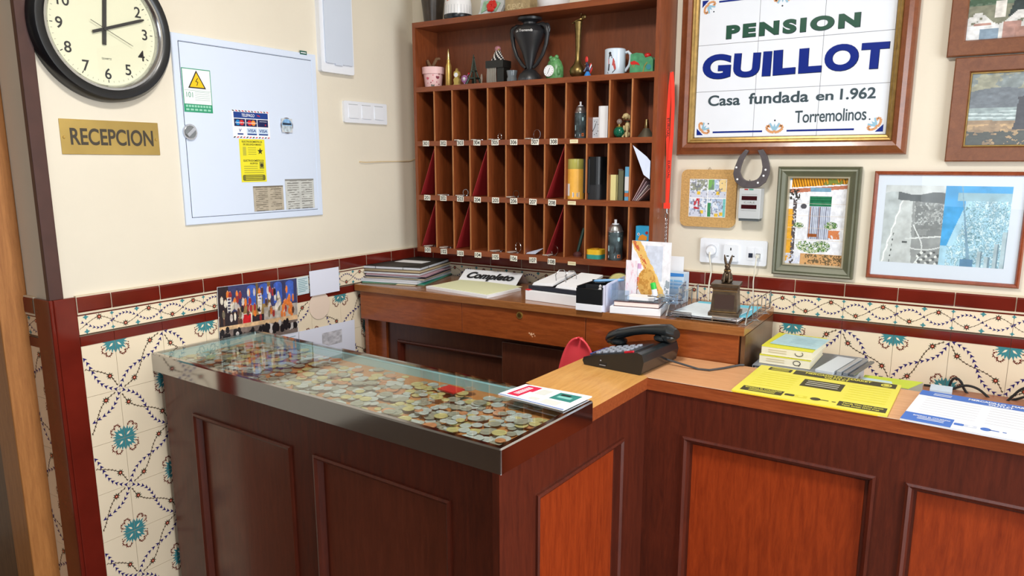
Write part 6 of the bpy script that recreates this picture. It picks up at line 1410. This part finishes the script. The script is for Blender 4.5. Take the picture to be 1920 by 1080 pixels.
standing('blank_card', 'plain white card standing at the back above the blue carton', xa, xb, W(1270, 481, -.06).z - ZD, -.062, ZD + .0004, None, PAPER, .02, cat='card')
# wire tray, papers and statue
g0, g1 = H(1248, 596, ZD), H(1396, 613, ZD); yt_ = math.atan2(g1.y - g0.y, g1.x - g0.x); gw, gl = (g1 - g0).length, .30
t = thing('wire_tray', 'chrome wire letter tray on the right end of the desk', 'tray', (g0.x, g0.y + .004, ZD + .0004), (0, 0, yt_))
wr = .0017; m = MB()
m.tube([(0, 0, .004), (gw, 0, .004), (gw, gl, .004), (0, gl, .004)], wr * 1.2, CHROME, 6, True)
for i in range(1, 9): m.tube([(gw * i / 9, 0, .004), (gw * i / 9, gl, .004)], wr * .8, CHROME, 6)
for i in range(1, 4): m.tube([(0, gl * i / 4, .0055), (gw, gl * i / 4, .0055)], wr * .8, CHROME, 6)
m.build('base_grid', t)
for x in (0, gw):
    m = MB().tube([(x, .0, .004), (x, .02, .035), (x, .05, .056), (x, .10, .060), (x, gl, .062), (x, gl, .004)], wr * 1.2, CHROME, 6)
    for k in range(1, 6): m.tube([(x, .03 + .052 * k, .004), (x, .03 + .052 * k, .058)], wr * .8, CHROME, 6)
    m.build('side_rail', t)
for x in (.03, gw - .075):
    m = MB().tube([(x - .022, 0, .004), (x - .022, -.001, .022), (x + .05, -.001, .022), (x + .05, 0, .004)], wr, CHROME, 6).tube([(x - .022, -.001, .013), (x + .05, -.001, .013)], wr * .8, CHROME, 6).tube([(x - .022, -.001, .018), (x + .05, -.001, .018)], wr * .8, CHROME, 6); m.build('front_rail', t)
for (x, y) in ((gw + .002, .08), (gw + .002, .20)):
    MB().tube([(x, y, .004), (x + .012, y + .003, .006), (x + .016, y + .016, .001), (x + .010, y + .028, .0), (x, y + .03, .004)], wr, CHROME, 6).build('hook', t)
ca, sa = math.cos(yt_), math.sin(yt_)
def tl_(x, y): return Vector((g0.x + x * ca - y * sa, g0.y + .004 + x * sa + y * ca, 0))
for i, (lb, m, x, y, w_, l_, r) in enumerate((('white sheet at the bottom of the wire tray', PAPER, .115, .14, .20, .255, .0), ('cyan sheet sticking out behind the bronze statue in the wire tray', mat('cyan_paper', (112, 206, 232), .6), .125, .165, .20, .19, .04), ('pale blue patterned sheet on top in the wire tray', mat('pale_aqua_paper', (226, 238, 246), .6, var=.04, vscale=60), .110, .105, .19, .20, -.06))):
    q = tl_(x, y); o = thing('paper_sheet', lb, 'paper', (q.x, q.y, ZD + .0085 + .003 * i), (0, 0, yt_ + r), 'papers in the wire tray'); MB().bx(-w_ / 2, w_ / 2, -l_ / 2, l_ / 2, 0, .0022, m).build('sheet', o)
s0, s1 = H(1330, 591, ZD + .016), H(1381, 595, ZD + .016)
yws = math.atan2(s1.y - s0.y, s1.x - s0.x); sw = (s1 - s0).length
BRZ = mat('dark_bronze', (92, 76, 60), .38, .75, var=.25, vscale=70); BR2 = mat('worn_gilt_bronze', (168, 134, 84), .3, .85)
t = thing('bronze_statue', 'bronze long-eared animal statue sitting on a square pedestal in the wire tray', 'statue', ((s0.x + s1.x) / 2 - .02 * math.sin(yws), (s0.y + s1.y) / 2 + sw * .42, ZD + .0168), (0, 0, yws))
b = sw / 2; ph2 = .098
def frustum(mb, w0, w1, z0, z1, m): mb.add([(x * w0, y * w0, z0) for x, y in ((-1, -1), (1, -1), (1, 1), (-1, 1))] + [(x * w1, y * w1, z1) for x, y in ((-1, -1), (1, -1), (1, 1), (-1, 1))], [(3, 2, 1, 0), (4, 5, 6, 7), (0, 1, 5, 4), (1, 2, 6, 5), (2, 3, 7, 6), (3, 0, 4, 7)], m)
a = MB(); frustum(a, b * 1.14, b * 1.14, 0, .011, BRZ); frustum(a, b * 1.0, b * .88, .011, .080, BRZ); frustum(a, b * .9, b * .98, .080, .088, BRZ); frustum(a, b * 1.04, b * 1.04, .088, ph2, BRZ); a.build('pedestal', t, bevel=.0012)
a = MB()
for z in (.013, .075): a.bx(-b * .9, b * .9, -b * (1.005 if z < .05 else .905), -b * .80, z, z + .0022, BR2)
a.bx(-b * .72, b * .72, -b * .985, -b * .80, .022, .066, mat('engraved_bronze', (78, 60, 54), .5, .6)).build('relief', t)
a = MB(); z = ph2
a.ell((0, .006, z + .016), (.0155, .017, .018), BRZ, 16).ell((0, 0, z + .034), (.0105, .010, .013), BRZ, 14).ell((0, -.006, z + .050), (.0085, .010, .009), BRZ, 14).ell((0, -.015, z + .046), (.0045, .008, .0045), BRZ, 10)
for s_ in (-1, 1):
    a.ell((s_ * .011, .002, z + .008), (.0065, .013, .009), BRZ, 12).tube([(s_ * .006, -.008, z + .030), (s_ * .0075, -.012, z + .014), (s_ * .0075, -.013, z + .002)], [.0042, .0034, .004], BRZ, 8).ell((s_ * .0078, -.017, z + .003), (.004, .007, .003), BRZ, 10)
an = a.build('animal', t)
for s_ in (-1, 1): MB().tube([(s_ * .005, -.003, z + .056), (s_ * .0085, -.001, z + .070), (s_ * .0115, .0, z + .084)], [.0034, .0040, .0012], BRZ, 8).build('ear', an)
MB().tube([(.0095 * math.cos(x), -.001 + .0095 * math.sin(x), z + .037) for x in np.linspace(0, 2 * PI, 16)[:-1]], .0016, BR2, 6, True).build('collar', an)
# ================================================================== things on the counters
# telephone
p0 = H(1092, 683, ZB)
t = thing('telephone', 'black desk telephone with a corded handset at the bend of the counter', 'telephone', (p0.x, p0.y, ZB + .0006), (0, 0, math.radians(-6)))
PH = mat('black_phone_plastic', (26, 31, 34), .28, coat=.2); t.scale = (1.05, 1.05, 1.05); PD = mat('dark_grey_phone_panel', (48, 54, 60), .35)
a = MB(); a.M = Matrix.Rotation(PI / 2, 4, 'X')
prof = [(.006, 0), (0, .012), (.004, .022), (.03, .030), (.150, .056), (.172, .060), (.186, .056), (.192, .036), (.186, .004), (.18, 0)]
a.prism(prof, -.205, 0, PH).build('base', t, bevel=.004, seg=3)
sl = math.atan2(.026, .12); pan = Matrix.Translation((.03, 0, .0303)) @ Matrix.Rotation(-sl, 4, 'Y')
a = MB(); a.M = pan; a.prism([(-.012, .010), (.118, .010), (.128, .020), (.128, .125), (-.012, .125)], 0, .0012, PD).build('keypad_panel', t)
KEY = mat('pale_grey_key', (176, 184, 200), .35)
for i in range(5):
    for j in range(4):
        a = MB(); a.M = pan @ Matrix.Translation((.006 + .0225 * i, .030 + .024 * j, .001)); a.prism(rr(.014, .013, .003, 3), 0, .0042, KEY); a.build('key', t)
a = MB(); a.M = pan; a.prism(rr(.012, .09, .005, 4, -.018, .07), -.004, .0016, mat('blue_display_strip', (28, 104, 186), .15)).build('display', t)
a = MB(); a.M = pan; a.prism(rr(.030, .008, .003, 4, .115, .010), 0, .004, mat('red_lamp', (206, 24, 48), .2)).build('message_lamp', t)
a = MB(); a.M = Matrix.Rotation(PI / 2, 4, 'X'); a.prism(rect(.024, .007, .066, .012), -.001, .0008, INK).line([(.056, .0085), (.076, .0085)], .0014, KEY, .001).poly(circ(.002, 8, .06, .021), KEY, .0008); a.build('side_jack', t)
for x in (.02, .16): MB().ell((x, .166, .034 + .22 * x), (.024, .030, .012), PH, 14).build('cradle', t)
a = MB(); hy = .166; pts = [(-.018, hy, .040), (-.004, hy, .050), (.028, hy, .064), (.07, hy, .077), (.11, hy, .086), (.15, hy, .091), (.185, hy, .092), (.204, hy, .086)]
N = len(pts); ws = [.016, .027, .027, .025, .024, .026, .030, .019]; hs = [.009, .0150, .0150, .0130, .0130, .0150, .018, .012]
rings = []
for (x, y, z), w_, h_ in zip(pts, ws, hs):
    rings += [(x - .35 * h_ * math.sin(2 * PI * k / 16), y + w_ * math.cos(2 * PI * k / 16), z + h_ * math.sin(2 * PI * k / 16)) for k in range(16)]
fs = [(i * 16 + k, i * 16 + (k + 1) % 16, (i + 1) * 16 + (k + 1) % 16, (i + 1) * 16 + k) for i in range(N - 1) for k in range(16)]
a.add(rings, fs, PH, True); a.add(rings[:16], [tuple(range(16))], PH); a.add(rings[-16:], [tuple(range(15, -1, -1))], PH)
hs_ = a.build('handset', t)
MB().ell((.002, hy, .038), (.022, .024, .014), PH, 16).build('mouthpiece', hs_); MB().ell((.180, hy, .075), (.025, .027, .018), PH, 16).build('earpiece', hs_)
q0, q1, q2, q3 = H(1240, 671, ZB + .018), H(1290, 686, ZB + .008), H(1330, 694, ZB + .0035), H(1386, 684.5, ZB + .0035)
pts = [p0 + Vector((.188, .075, .02)), q0, q1, (q1 + q2) / 2 + Vector((0, -.001, -.003)), q2, (q2 + q3) / 2 + Vector((0, -.006, 0)), q3,q3 + Vector((.012, .008, .0))]
Mi = (Matrix.Translation(t.location) @ t.rotation_euler.to_matrix().to_4x4() @ Matrix.Scale(1.05, 4)).inverted()
MB().tube([Mi @ q for q in pts], .003, mat('dark_grey_cord', (62, 64, 68), .4), 8).build('cord', t)
# flyers
YB, YK = mat('flyer_bright_yellow', (228, 220, 84), .5), mat('flyer_dark_print', (62, 58, 34), .6)
BLU, WHP = mat('flyer_blue', (62, 112, 200), .5), mat('flyer_white', (238, 242, 250), .55)
def flyer(name, label, cs, th, base, ink, band, txt, lift):
    qs = [H(*c, ZB) for c in cs]; u = (qs[1] - qs[0]); w_ = u.length; rz = math.atan2(u.y, u.x); v = Matrix.Rotation(-rz, 3, 'Z') @ (qs[3] - qs[0]); h_ = v.y; sk = v.x
    t = thing(name, label, 'flyers', (qs[0].x, qs[0].y, ZB + lift), (0, 0, rz))
    MB().prism([(0, 0), (w_, 0), (w_, h_), (0, h_)], 0, th, base).build('sheets', t)
    if base is YB: MB().prism([(.004, -.003), (w_ - .02, -.004), (w_ - .02, .05), (.004, .05)], .0, th * .5, mat('flyer_amber_edge', (236, 196, 40), .6)).build('lower_sheets', t)
    a = MB(); z = th + .0003; X = lambda s: s * w_; Y = lambda s: s * h_
    def b(x0, x1, y0, y1, m): a.poly([(X(x0), Y(y0)), (X(x1), Y(y0)), (X(x1), Y(y1)), (X(x0), Y(y1))], m, z)
    if base is YB: b(.08, .25, .86, .97, band); b(.27, .975, .83, .985, band)
    else: b(0, 1, .83, 1, band)
    a.text('MERCADILLO - MARKET', X(.58), Y(.935), txt, w=X(.46), h=Y(.052), z=z + .0003, bold=.03).text('OUTLET', X(.58), Y(.868), txt, w=X(.17), h=Y(.05), z=z + .0003, bold=.03)
    for k in range(2): a.line([(X(.1), Y(.935 - .045 * k)), (X(.23), Y(.935 - .045 * k))], Y(.016), txt, z + .0003)
    b(.045, .33, .06, .20, band) if base is YB else b(0, .335, 0, .235, band)
    a.text('BODEGA EL COLMADO', X(.19), Y(.165), txt, w=X(.25), h=Y(.03), z=z + .0003, bold=.02)
    for k in range(2): a.line([(X(.1), Y(.125 - .035 * k)), (X(.28), Y(.125 - .035 * k))], Y(.012), txt, z + .0003)
    a.poly(rr(X(.065), Y(.06), X(.012), 3, X(.375), Y(.13)), ink, z); a.line([(X(.41), Y(.13)), (X(.49), Y(.13))], Y(.065), mat('bottle_tint_' + name, (214, 204, 60) if base is YB else (206, 214, 232), .6), z)
    a.poly(circ(X(.018), 14, X(.45), Y(.13)), base, z + .0002).poly(circ(X(.034), 14, X(.545), Y(.13), Y(.045)), ink, z).line([(X(.57), Y(.13)), (X(.63), Y(.13))], Y(.022), ink, z).line([(X(.65), Y(.13)), (X(.675), Y(.13))], Y(.02), ink, z)
    if base is YB:
        b(.38, .66, .47, .72, band); b(.69, .985, .05, .19, band)
        a.text('Tienda Vino Dulce Gratis', X(.84), Y(.148), txt, w=X(.25), h=Y(.036), z=z + .0003, bold=.02).text('Taste Sweet Wine Free', X(.83), Y(.092), txt, w=X(.23), h=Y(.036), z=z + .0003, bold=.02)
        for k in range(3): a.line([(X(.41), Y(.66 - .06 * k)), (X(.63), Y(.66 - .06 * k))], Y(.018), mat('flyer_pale_print', (206, 204, 190), .6), z + .0003)
        a.poly(circ(X(.036), 20, X(.91), Y(.905), Y(.055)), YB, z + .0002).poly(circ(X(.026), 20, X(.91), Y(.905), Y(.038)), YK, z + .0004).poly(circ(X(.02), 20, X(.91), Y(.905), Y(.026)), YB, z + .0006)
    lt = mat('flyer_faint_' + name, (222, 214, 60) if base is YB else (214, 218, 230), .6)
    for k in range(7): a.line([(X(.07), Y(.30 + .075 * k)), (X(.34 if base is YB else .46), Y(.30 + .075 * k))], Y(.014), lt, z); a.line([(X(.70 if base is YB else .52), Y(.30 + .075 * k)), (X(.96), Y(.30 + .075 * k))], Y(.014), lt, z)
    a.build('print', t, label='printed text, bottle drawing and heading')
flyer('yellow_flyers', 'stack of yellow MERCADILLO - MARKET OUTLET flyers on the counter', ((1371, 734), (1663, 783), (1706, 727), (1433, 688)), .0045, YB, YK, YK, YB, .0006)
q = H(1686, 790, ZB)
flyer('white_flyers', 'stack of white and blue MERCADILLO - MARKET OUTLET flyers at the right end of the counter', ((1687, 788), (1990, 846), (2020, 775), (1720, 733)), .0045, WHP, BLU, BLU, WHP, .0006)
# things on the ledge behind the bar
yb_ = bar_back + .012
zb1 = W(1423, 680, yb_ + .05).z
b0, b1 = W(1423, 680, yb_ + .05), W(1519, 690, yb_ + .05); bw = b1.x - b0.x
gh = zb1 - ZL - .0008
t = thing('grey_binder', 'flat grey binder under the two yellow-edged books', 'binder', (b0.x - .012, yb_ + .02, ZL + .0004), (0, 0, 0))
GRB = mat('grey_binder_cover', (126, 132, 142), .45)
MB().bx(0, bw + .135, 0, .26, 0, .003, GRB).bx(0, bw + .135, 0, .26, gh - .003, gh, GRB).bx(0, .003, 0, .26, .003, gh - .003, GRB).build('cover', t, bevel=.001)
MB().bx(.006, bw + .129, .004, .25, .003, gh - .003, mat('grey_sheets', (196, 202, 210), .7)).build('sheets', t)
PGS = mat('cream_book_pages', (236, 230, 206), .7); YC = mat('yellow_green_cover', (226, 224, 60), .45)
th = .026
for i, lb in enumerate(('lower yellow-edged thick book on the grey binder by the desk', 'upper yellow-edged thick book with a blue leaflet on it')):
    t = thing('phone_book', lb, 'book', (b0.x + .004 * i, b0.y + .003 * i, zb1 + .0006 + (th + .0012) * i), (0, 0, .0 - .02 * i), 'thick books beside the desk')
    MB().bx(0, bw, 0, .20, 0, .0015, PGS).bx(0, bw, 0, .20, th - .0025, th, YC).build('cover', t)
    MB().bx(.0, bw - .002, .001, .198, .0015, th - .0025, PGS).build('pages', t)
    a = MB(); a.M = Matrix.Translation((0, 0, 0)) @ Matrix.Rotation(PI / 2, 4, 'X')
    cx, cy = bw * .74, th * .46
    if i: a.line([(cx + .011 * math.cos(x), cy + .002 + .007 * math.sin(x)) for x in np.linspace(PI * .95, PI * 2.25, 10)], .0018, INK, .0006)
    else: a.line([(cx + .010 * math.cos(x), cy + .001 + .007 * math.sin(x)) for x in np.linspace(0, 2 * PI, 14)], .0018, INK, .0006).line([(cx + .010, cy + .002), (cx + .006, cy - .008)], .0018, INK, .0006)
    for k in range(2): a.line([(bw * .14, th * (.62 - .25 * k)), (bw * .5, th * (.62 - .25 * k))], .0016, mat('pale_gold_print', (206, 190, 150), .6), .0006)
    a.build('page_edge_print', t)
ztop_ = zb1 + .0006 + 2 * (th + .0012)
t = thing('blue_leaflet', 'pale blue leaflet lying on the upper thick book', 'leaflet', (b0.x + .02, b0.y + .035, ztop_ + .0002), (0, 0, -.08))
MB().bx(0, bw * .92, 0, .15, 0, .0012, mat('pale_sky_paper', (176, 212, 222), .6, var=.1, vscale=40)).build('sheet', t)
a = MB()
for k in range(5): a.line([(bw * .3, .04 + .018 * k), (bw * .75, .04 + .018 * k)], .004, mat('sky_print', (146, 190, 208), .6), .0015)
a.build('print', t)
# grey boxes and silver folders right of the books
c0 = b0.x + bw + .018
zt_ = ZL + gh + .0006
t = thing('pale_grey_box', 'pale grey flat box lying beside the thick books', 'box', (c0 - .002, yb_ + .035, zt_), (0, .0, -.16)); MB().bx(0, .050, 0, .19, 0, .009, mat('pale_grey_card', (206, 214, 222), .5)).build('carton', t, bevel=.001)
for i in range(3):
    t = thing('silver_folder', ('silver grey folder edge next to the pale grey box', 'second silver folder from the pale grey box', 'dark edged silver folder nearest the wall tiles')[i], 'folder', (c0 + .055 + .016 * i, yb_ + .035 + .004 * i, zt_), (0, .0, -.16), 'silver folders on the ledge')
    MB().bx(0, .012, 0, .19, 0, .012 - .003 * i, mat('silver_cover_%d' % i, [(196, 204, 212), (150, 158, 168), (110, 116, 120)][i], .3, .5)).build('cover', t, bevel=.001)
lq = [H(1609, 713, ZL + .058), H(1703, 728, ZL + .058), H(1731, 716, ZL + .058), H(1622, 702, ZL + .058)]
lq[0].y = max(lq[0].y, yb_); lq[1].y = max(lq[1].y, yb_)
for q in lq: q.x = max(q.x, b0.x + bw + .128)
c = sum(lq, Vector()) / 4
t = thing('green_brochures', 'stack of lime green and white brochures behind the yellow flyers', 'brochures', (c.x, c.y, ZL + .0004))
MB().prism([(q.x - c.x, q.y - c.y) for q in lq], 0, .055, mat('grey_page_edges', (170, 172, 160), .7)).build('pages', t)
a = MB().prism([(q.x - c.x, q.y - c.y) for q in lq], .055, .0565, mat('lime_cover', (200, 218, 60), .5)); P4 = [Vector((q.x - c.x, q.y - c.y, 0)) for q in lq]
a.poly([tuple((P4[0])[:2]), tuple((P4[0] * .3 + P4[1] * .7)[:2]), tuple((P4[0] * .5 + P4[2] * .5)[:2]), tuple((P4[0] * .4 + P4[3] * .6)[:2])], mat('pale_blue_cover', (196, 222, 230), .5), .0567); a.build('cover', t)
wq = H(1742, 732, ZL + .03); t = thing('white_carton', 'small pale blue carton behind the white flyers', 'box', (max(wq.x, c.x + .10), max(wq.y, yb_ + .02), ZL + .0004)); MB().bx(0, .055, 0, .06, 0, .034, mat('pale_blue_carton', (206, 226, 246))).build('carton', t, bevel=.001)
# black cables on the ledge
CAB = mat('black_cable', (26, 28, 30), .45)
def cab(label, pxs, y):
    pts = [W(a_, b_, y) for a_, b_ in pxs]; o = pts[0]
    sm = []
    for i in range(len(pts) - 1):
        g = lambda k: pts[max(0, min(len(pts) - 1, k))]
        for s in np.linspace(0, 1, 6)[:-1]:
            p_, q_, r_, s_ = g(i - 1), g(i), g(i + 1), g(i + 2); s2, s3 = s * s, s * s * s
            sm.append(.5 * ((2 * q_) + (r_ - p_) * s + (2 * p_ - 5 * q_ + 4 * r_ - s_) * s2 + (3 * q_ - p_ - 3 * r_ + s_) * s3))
    sm.append(pts[-1])
    MB().tube([(q.x - o.x, 0, q.z - o.z) for q in sm], .0036, CAB, 7).build('black_cable', loc=o, **T(label, 'cable', 'black cables by the tiles'))
yc = -.03
cab('black cable looping highest against the tiles behind the white flyers', [(1732, 722), (1758, 726), (1775, 738), (1783, 716), (1792, 709), (1802, 716), (1808, 730), (1820, 742), (1850, 748)], yc)
cab('black cable running low from the carton toward the right', [(1765, 737), (1790, 728), (1812, 723), (1835, 730), (1856, 748)], yc - .012)
cab('thick black cable rising at the right edge of the counter', [(1882, 758), (1900, 742), (1915, 730), (1940, 722)], yc - .02)
cab('thin black cable curling at the right edge of the tiles', [(1890, 752), (1908, 748), (1925, 744), (1945, 748)], yc - .006)
# leaflet on the glass
lq = [H(*q_, ZC) for q_ in ((934, 741), (986, 723), (1110, 746), (1056, 772))]; c = sum(lq, Vector()) / 4
t = thing('glass_leaflet', 'small white leaflet with a red tag and teal picture lying on the counter glass', 'leaflet', (c.x, c.y, ZC + .0012))
P4 = [Vector((q.x - c.x, q.y - c.y, 0)) for q in lq]
bl = lambda u, v: tuple((P4[0] * (1 - u) * (1 - v) + P4[1] * (1 - u) * v + P4[2] * u * v + P4[3] * u * (1 - v))[:2])
MB().prism([bl(0, 0), bl(1, 0), bl(1, 1), bl(0, 1)], 0, .003, WHP).build('sheets', t)
def qd(mb, u0, u1, v0, v1, m, z): mb.poly([bl(u0, v0), bl(u1, v0), bl(u1, v1), bl(u0, v1)], m, z)
a = MB(); RT = mat('leaflet_red', (206, 34, 74), .5); qd(a, .08, .26, .12, .92, RT, .0033); qd(a, .26, .30, .55, .92, RT, .0033); qd(a, .13, .21, .25, .8, WHP, .0036)
for k in range(7): qd(a, .135, .205, .27 + .075 * k, .30 + .075 * k, RT, .0038)
qd(a, .60, .92, .42, .86, mat('leaflet_teal', (44, 128, 122), .5), .0033); qd(a, .66, .86, .55, .66, mat('leaflet_pale_teal', (130, 196, 190), .5), .0036); qd(a, .66, .8, .70, .78, INK, .0036)
qd(a, .34, .5, .5, .85, mat('leaflet_pale_grey', (206, 210, 206), .6), .0033); qd(a, .40, .54, .14, .3, mat('leaflet_pale_grey', (206, 210, 206)), .0033); qd(a, .6, .84, .1, .34, mat('leaflet_pale_grey', (206, 210, 206)), .0033); qd(a, 0, 1, 0, .03, BLU, .0033)
a.build('print', t)
# red chair behind the counter
ch = W(1089, 634, -.438)
t = thing('red_chair', 'red plastic chair with a rounded back behind the counter', 'chair', (ch.x, ch.y, 0), (0, 0, 0))
REDP = mat('red_plastic', (240, 78, 88), .35); top_z = ch.z; sz = top_z - .42
m = MB(); nx, ny = 14, 16; vs = []
for j in range(ny + 1):
    v = 1 - (1 - j / ny) ** 2; z = sz + .02 + (top_z - sz - .02) * v; hw = .078 * (1 - max(0, (v - .45) / .55) ** 2.2) ** .5 if v < 1 else .004
    for i in range(nx + 1):
        s = i / nx * 2 - 1; vs.append((hw * s, -.02 * s * s - .03 * (1 - v) ** 2, z))
m.add(vs, [(j * (nx + 1) + i, j * (nx + 1) + i + 1, (j + 1) * (nx + 1) + i + 1, (j + 1) * (nx + 1) + i) for j in range(ny) for i in range(nx)], REDP, True)
ob = m.build('backrest', t); ob.modifiers.new('thickness', 'SOLIDIFY').thickness = .006
MB().prism(rr(.20, .28, .06, 6, -.02, -.165), sz - .01, sz + .012, REDP).build('seat', t, bevel=.005)
for x in (-.10, .05):
    for y in (-.28, -.05): MB().tube([(x * .85, y, sz - .01), (x * 1.0, y, .0)], .011, STEEL, 10).build('leg', t)
MB().tube([(-.094, -.28, sz * .35), (.047, -.28, sz * .35), (.047, -.05, sz * .35), (-.094, -.05, sz * .35)], .008, STEEL, 8, True).build('foot_ring', t)
# ---------------------------------------------------------------- coins under the glass
ROTC = Matrix.Rotation(ang, 3, 'Z'); bed = ZC - .0298
KIND = [('silvery', mat('silvery_coin', (196, 202, 198), .35, .25, var=.12, vscale=60), 'silver-coloured coin lying under the counter glass'), ('brassy', mat('brassy_coin', (206, 194, 134), .38, .25, var=.12, vscale=60), 'brass-coloured coin lying under the counter glass'), ('greyish', mat('dull_grey_coin', (160, 160, 144), .42, .25, var=.15, vscale=60), 'dull grey coin lying under the counter glass'), ('copper', mat('coppery_coin', (206, 140, 96), .4, .25, var=.15, vscale=60), 'copper-coloured coin lying under the counter glass')]
SIZES = [.0105, .012, .0135, .0155, .0172]
def coin_mesh(mb, r, m, n=18):
    t_ = .0020
    mb.lathe([(0, 0), (r * .97, 0), (r, .0003), (r, t_ - .0003), (r * .97, t_), (r * .88, t_), (r * .86, t_ - .00035), (0, t_ - .00035)], m, n)
    mb.poly(star(r * .5, r * .34, 7, 0, 0), m, t_ - .0001)
    return mb
spots = []; rc = random.Random(5); tries = 0
while len(spots) < 640 and tries < 16000:
    tries += 1
    x = rc.uniform(.045, cw - .05); y = rc.uniform(.04, cd - .035); r = rc.choice(SIZES)
    f = x / cw
    if y > cd * (.74 if f > .45 else .9) + .02 * math.sin(9 * x) and rc.random() < .82: continue
    if f < .42 and rc.random() < .12: continue
    over = [s for s in spots if (s[0] - x) ** 2 + (s[1] - y) ** 2 < (s[2] + r) ** 2]
    near = [s for s in over if (s[0] - x) ** 2 + (s[1] - y) ** 2 < (.55 * (s[2] + r)) ** 2]
    if near and rc.random() < .75: continue
    z = max([s[3] + .0021 for s in over], default=0.0)
    if z > .0150: continue
    spots.append((x, y, r, z, rc.choices(range(4), (5, 3, 4, 1.2))[0]))
spots.sort(key=lambda s: (A + ROTC @ Vector((s[0], s[1], 0)) - EYE).length)
bank = {}; rest = MB()
for i, (x, y, r, z, kd) in enumerate(spots):
    q = A + ROTC @ Vector((x, y, 0)); pos = Vector((q.x, q.y, bed + z)); rz = rc.uniform(0, 6)
    if i < 296:
        if (r, kd) not in bank:
            o = coin_mesh(MB(), r, KIND[kd][1]).build('coin'); bank[(r, kd)] = o
        else:
            o = bank[(r, kd)].copy(); COL.objects.link(o)
        o.location = pos; o.rotation_euler = (0, 0, rz)
        o['label'], o['category'], o['group'] = KIND[kd][2], 'coin', KIND[kd][0] + ' coins under the counter glass'
    else:
        rest.M = Matrix.Translation(pos) @ Matrix.Rotation(rz, 4, 'Z'); coin_mesh(rest, r, KIND[kd][1], 14)
o = rest.build('coins', **T('heap of further coins at the left end under the counter glass', 'coins')); o['kind'] = 'stuff'
# a red box and a taller coin pile among the coins
q = H(846, 736, ZC - .02); lp = Matrix.Rotation(-ang, 3, 'Z') @ (q - A)
t = thing('red_coin_case', 'small red coin case lying among the coins under the glass', 'case', (q.x, q.y, ZC - .0136), (0, 0, ang - .1)); MB().prism(rect(.058, .042), 0, .004, mat('red_card_case', (206, 44, 40), .4)).build('case', t)
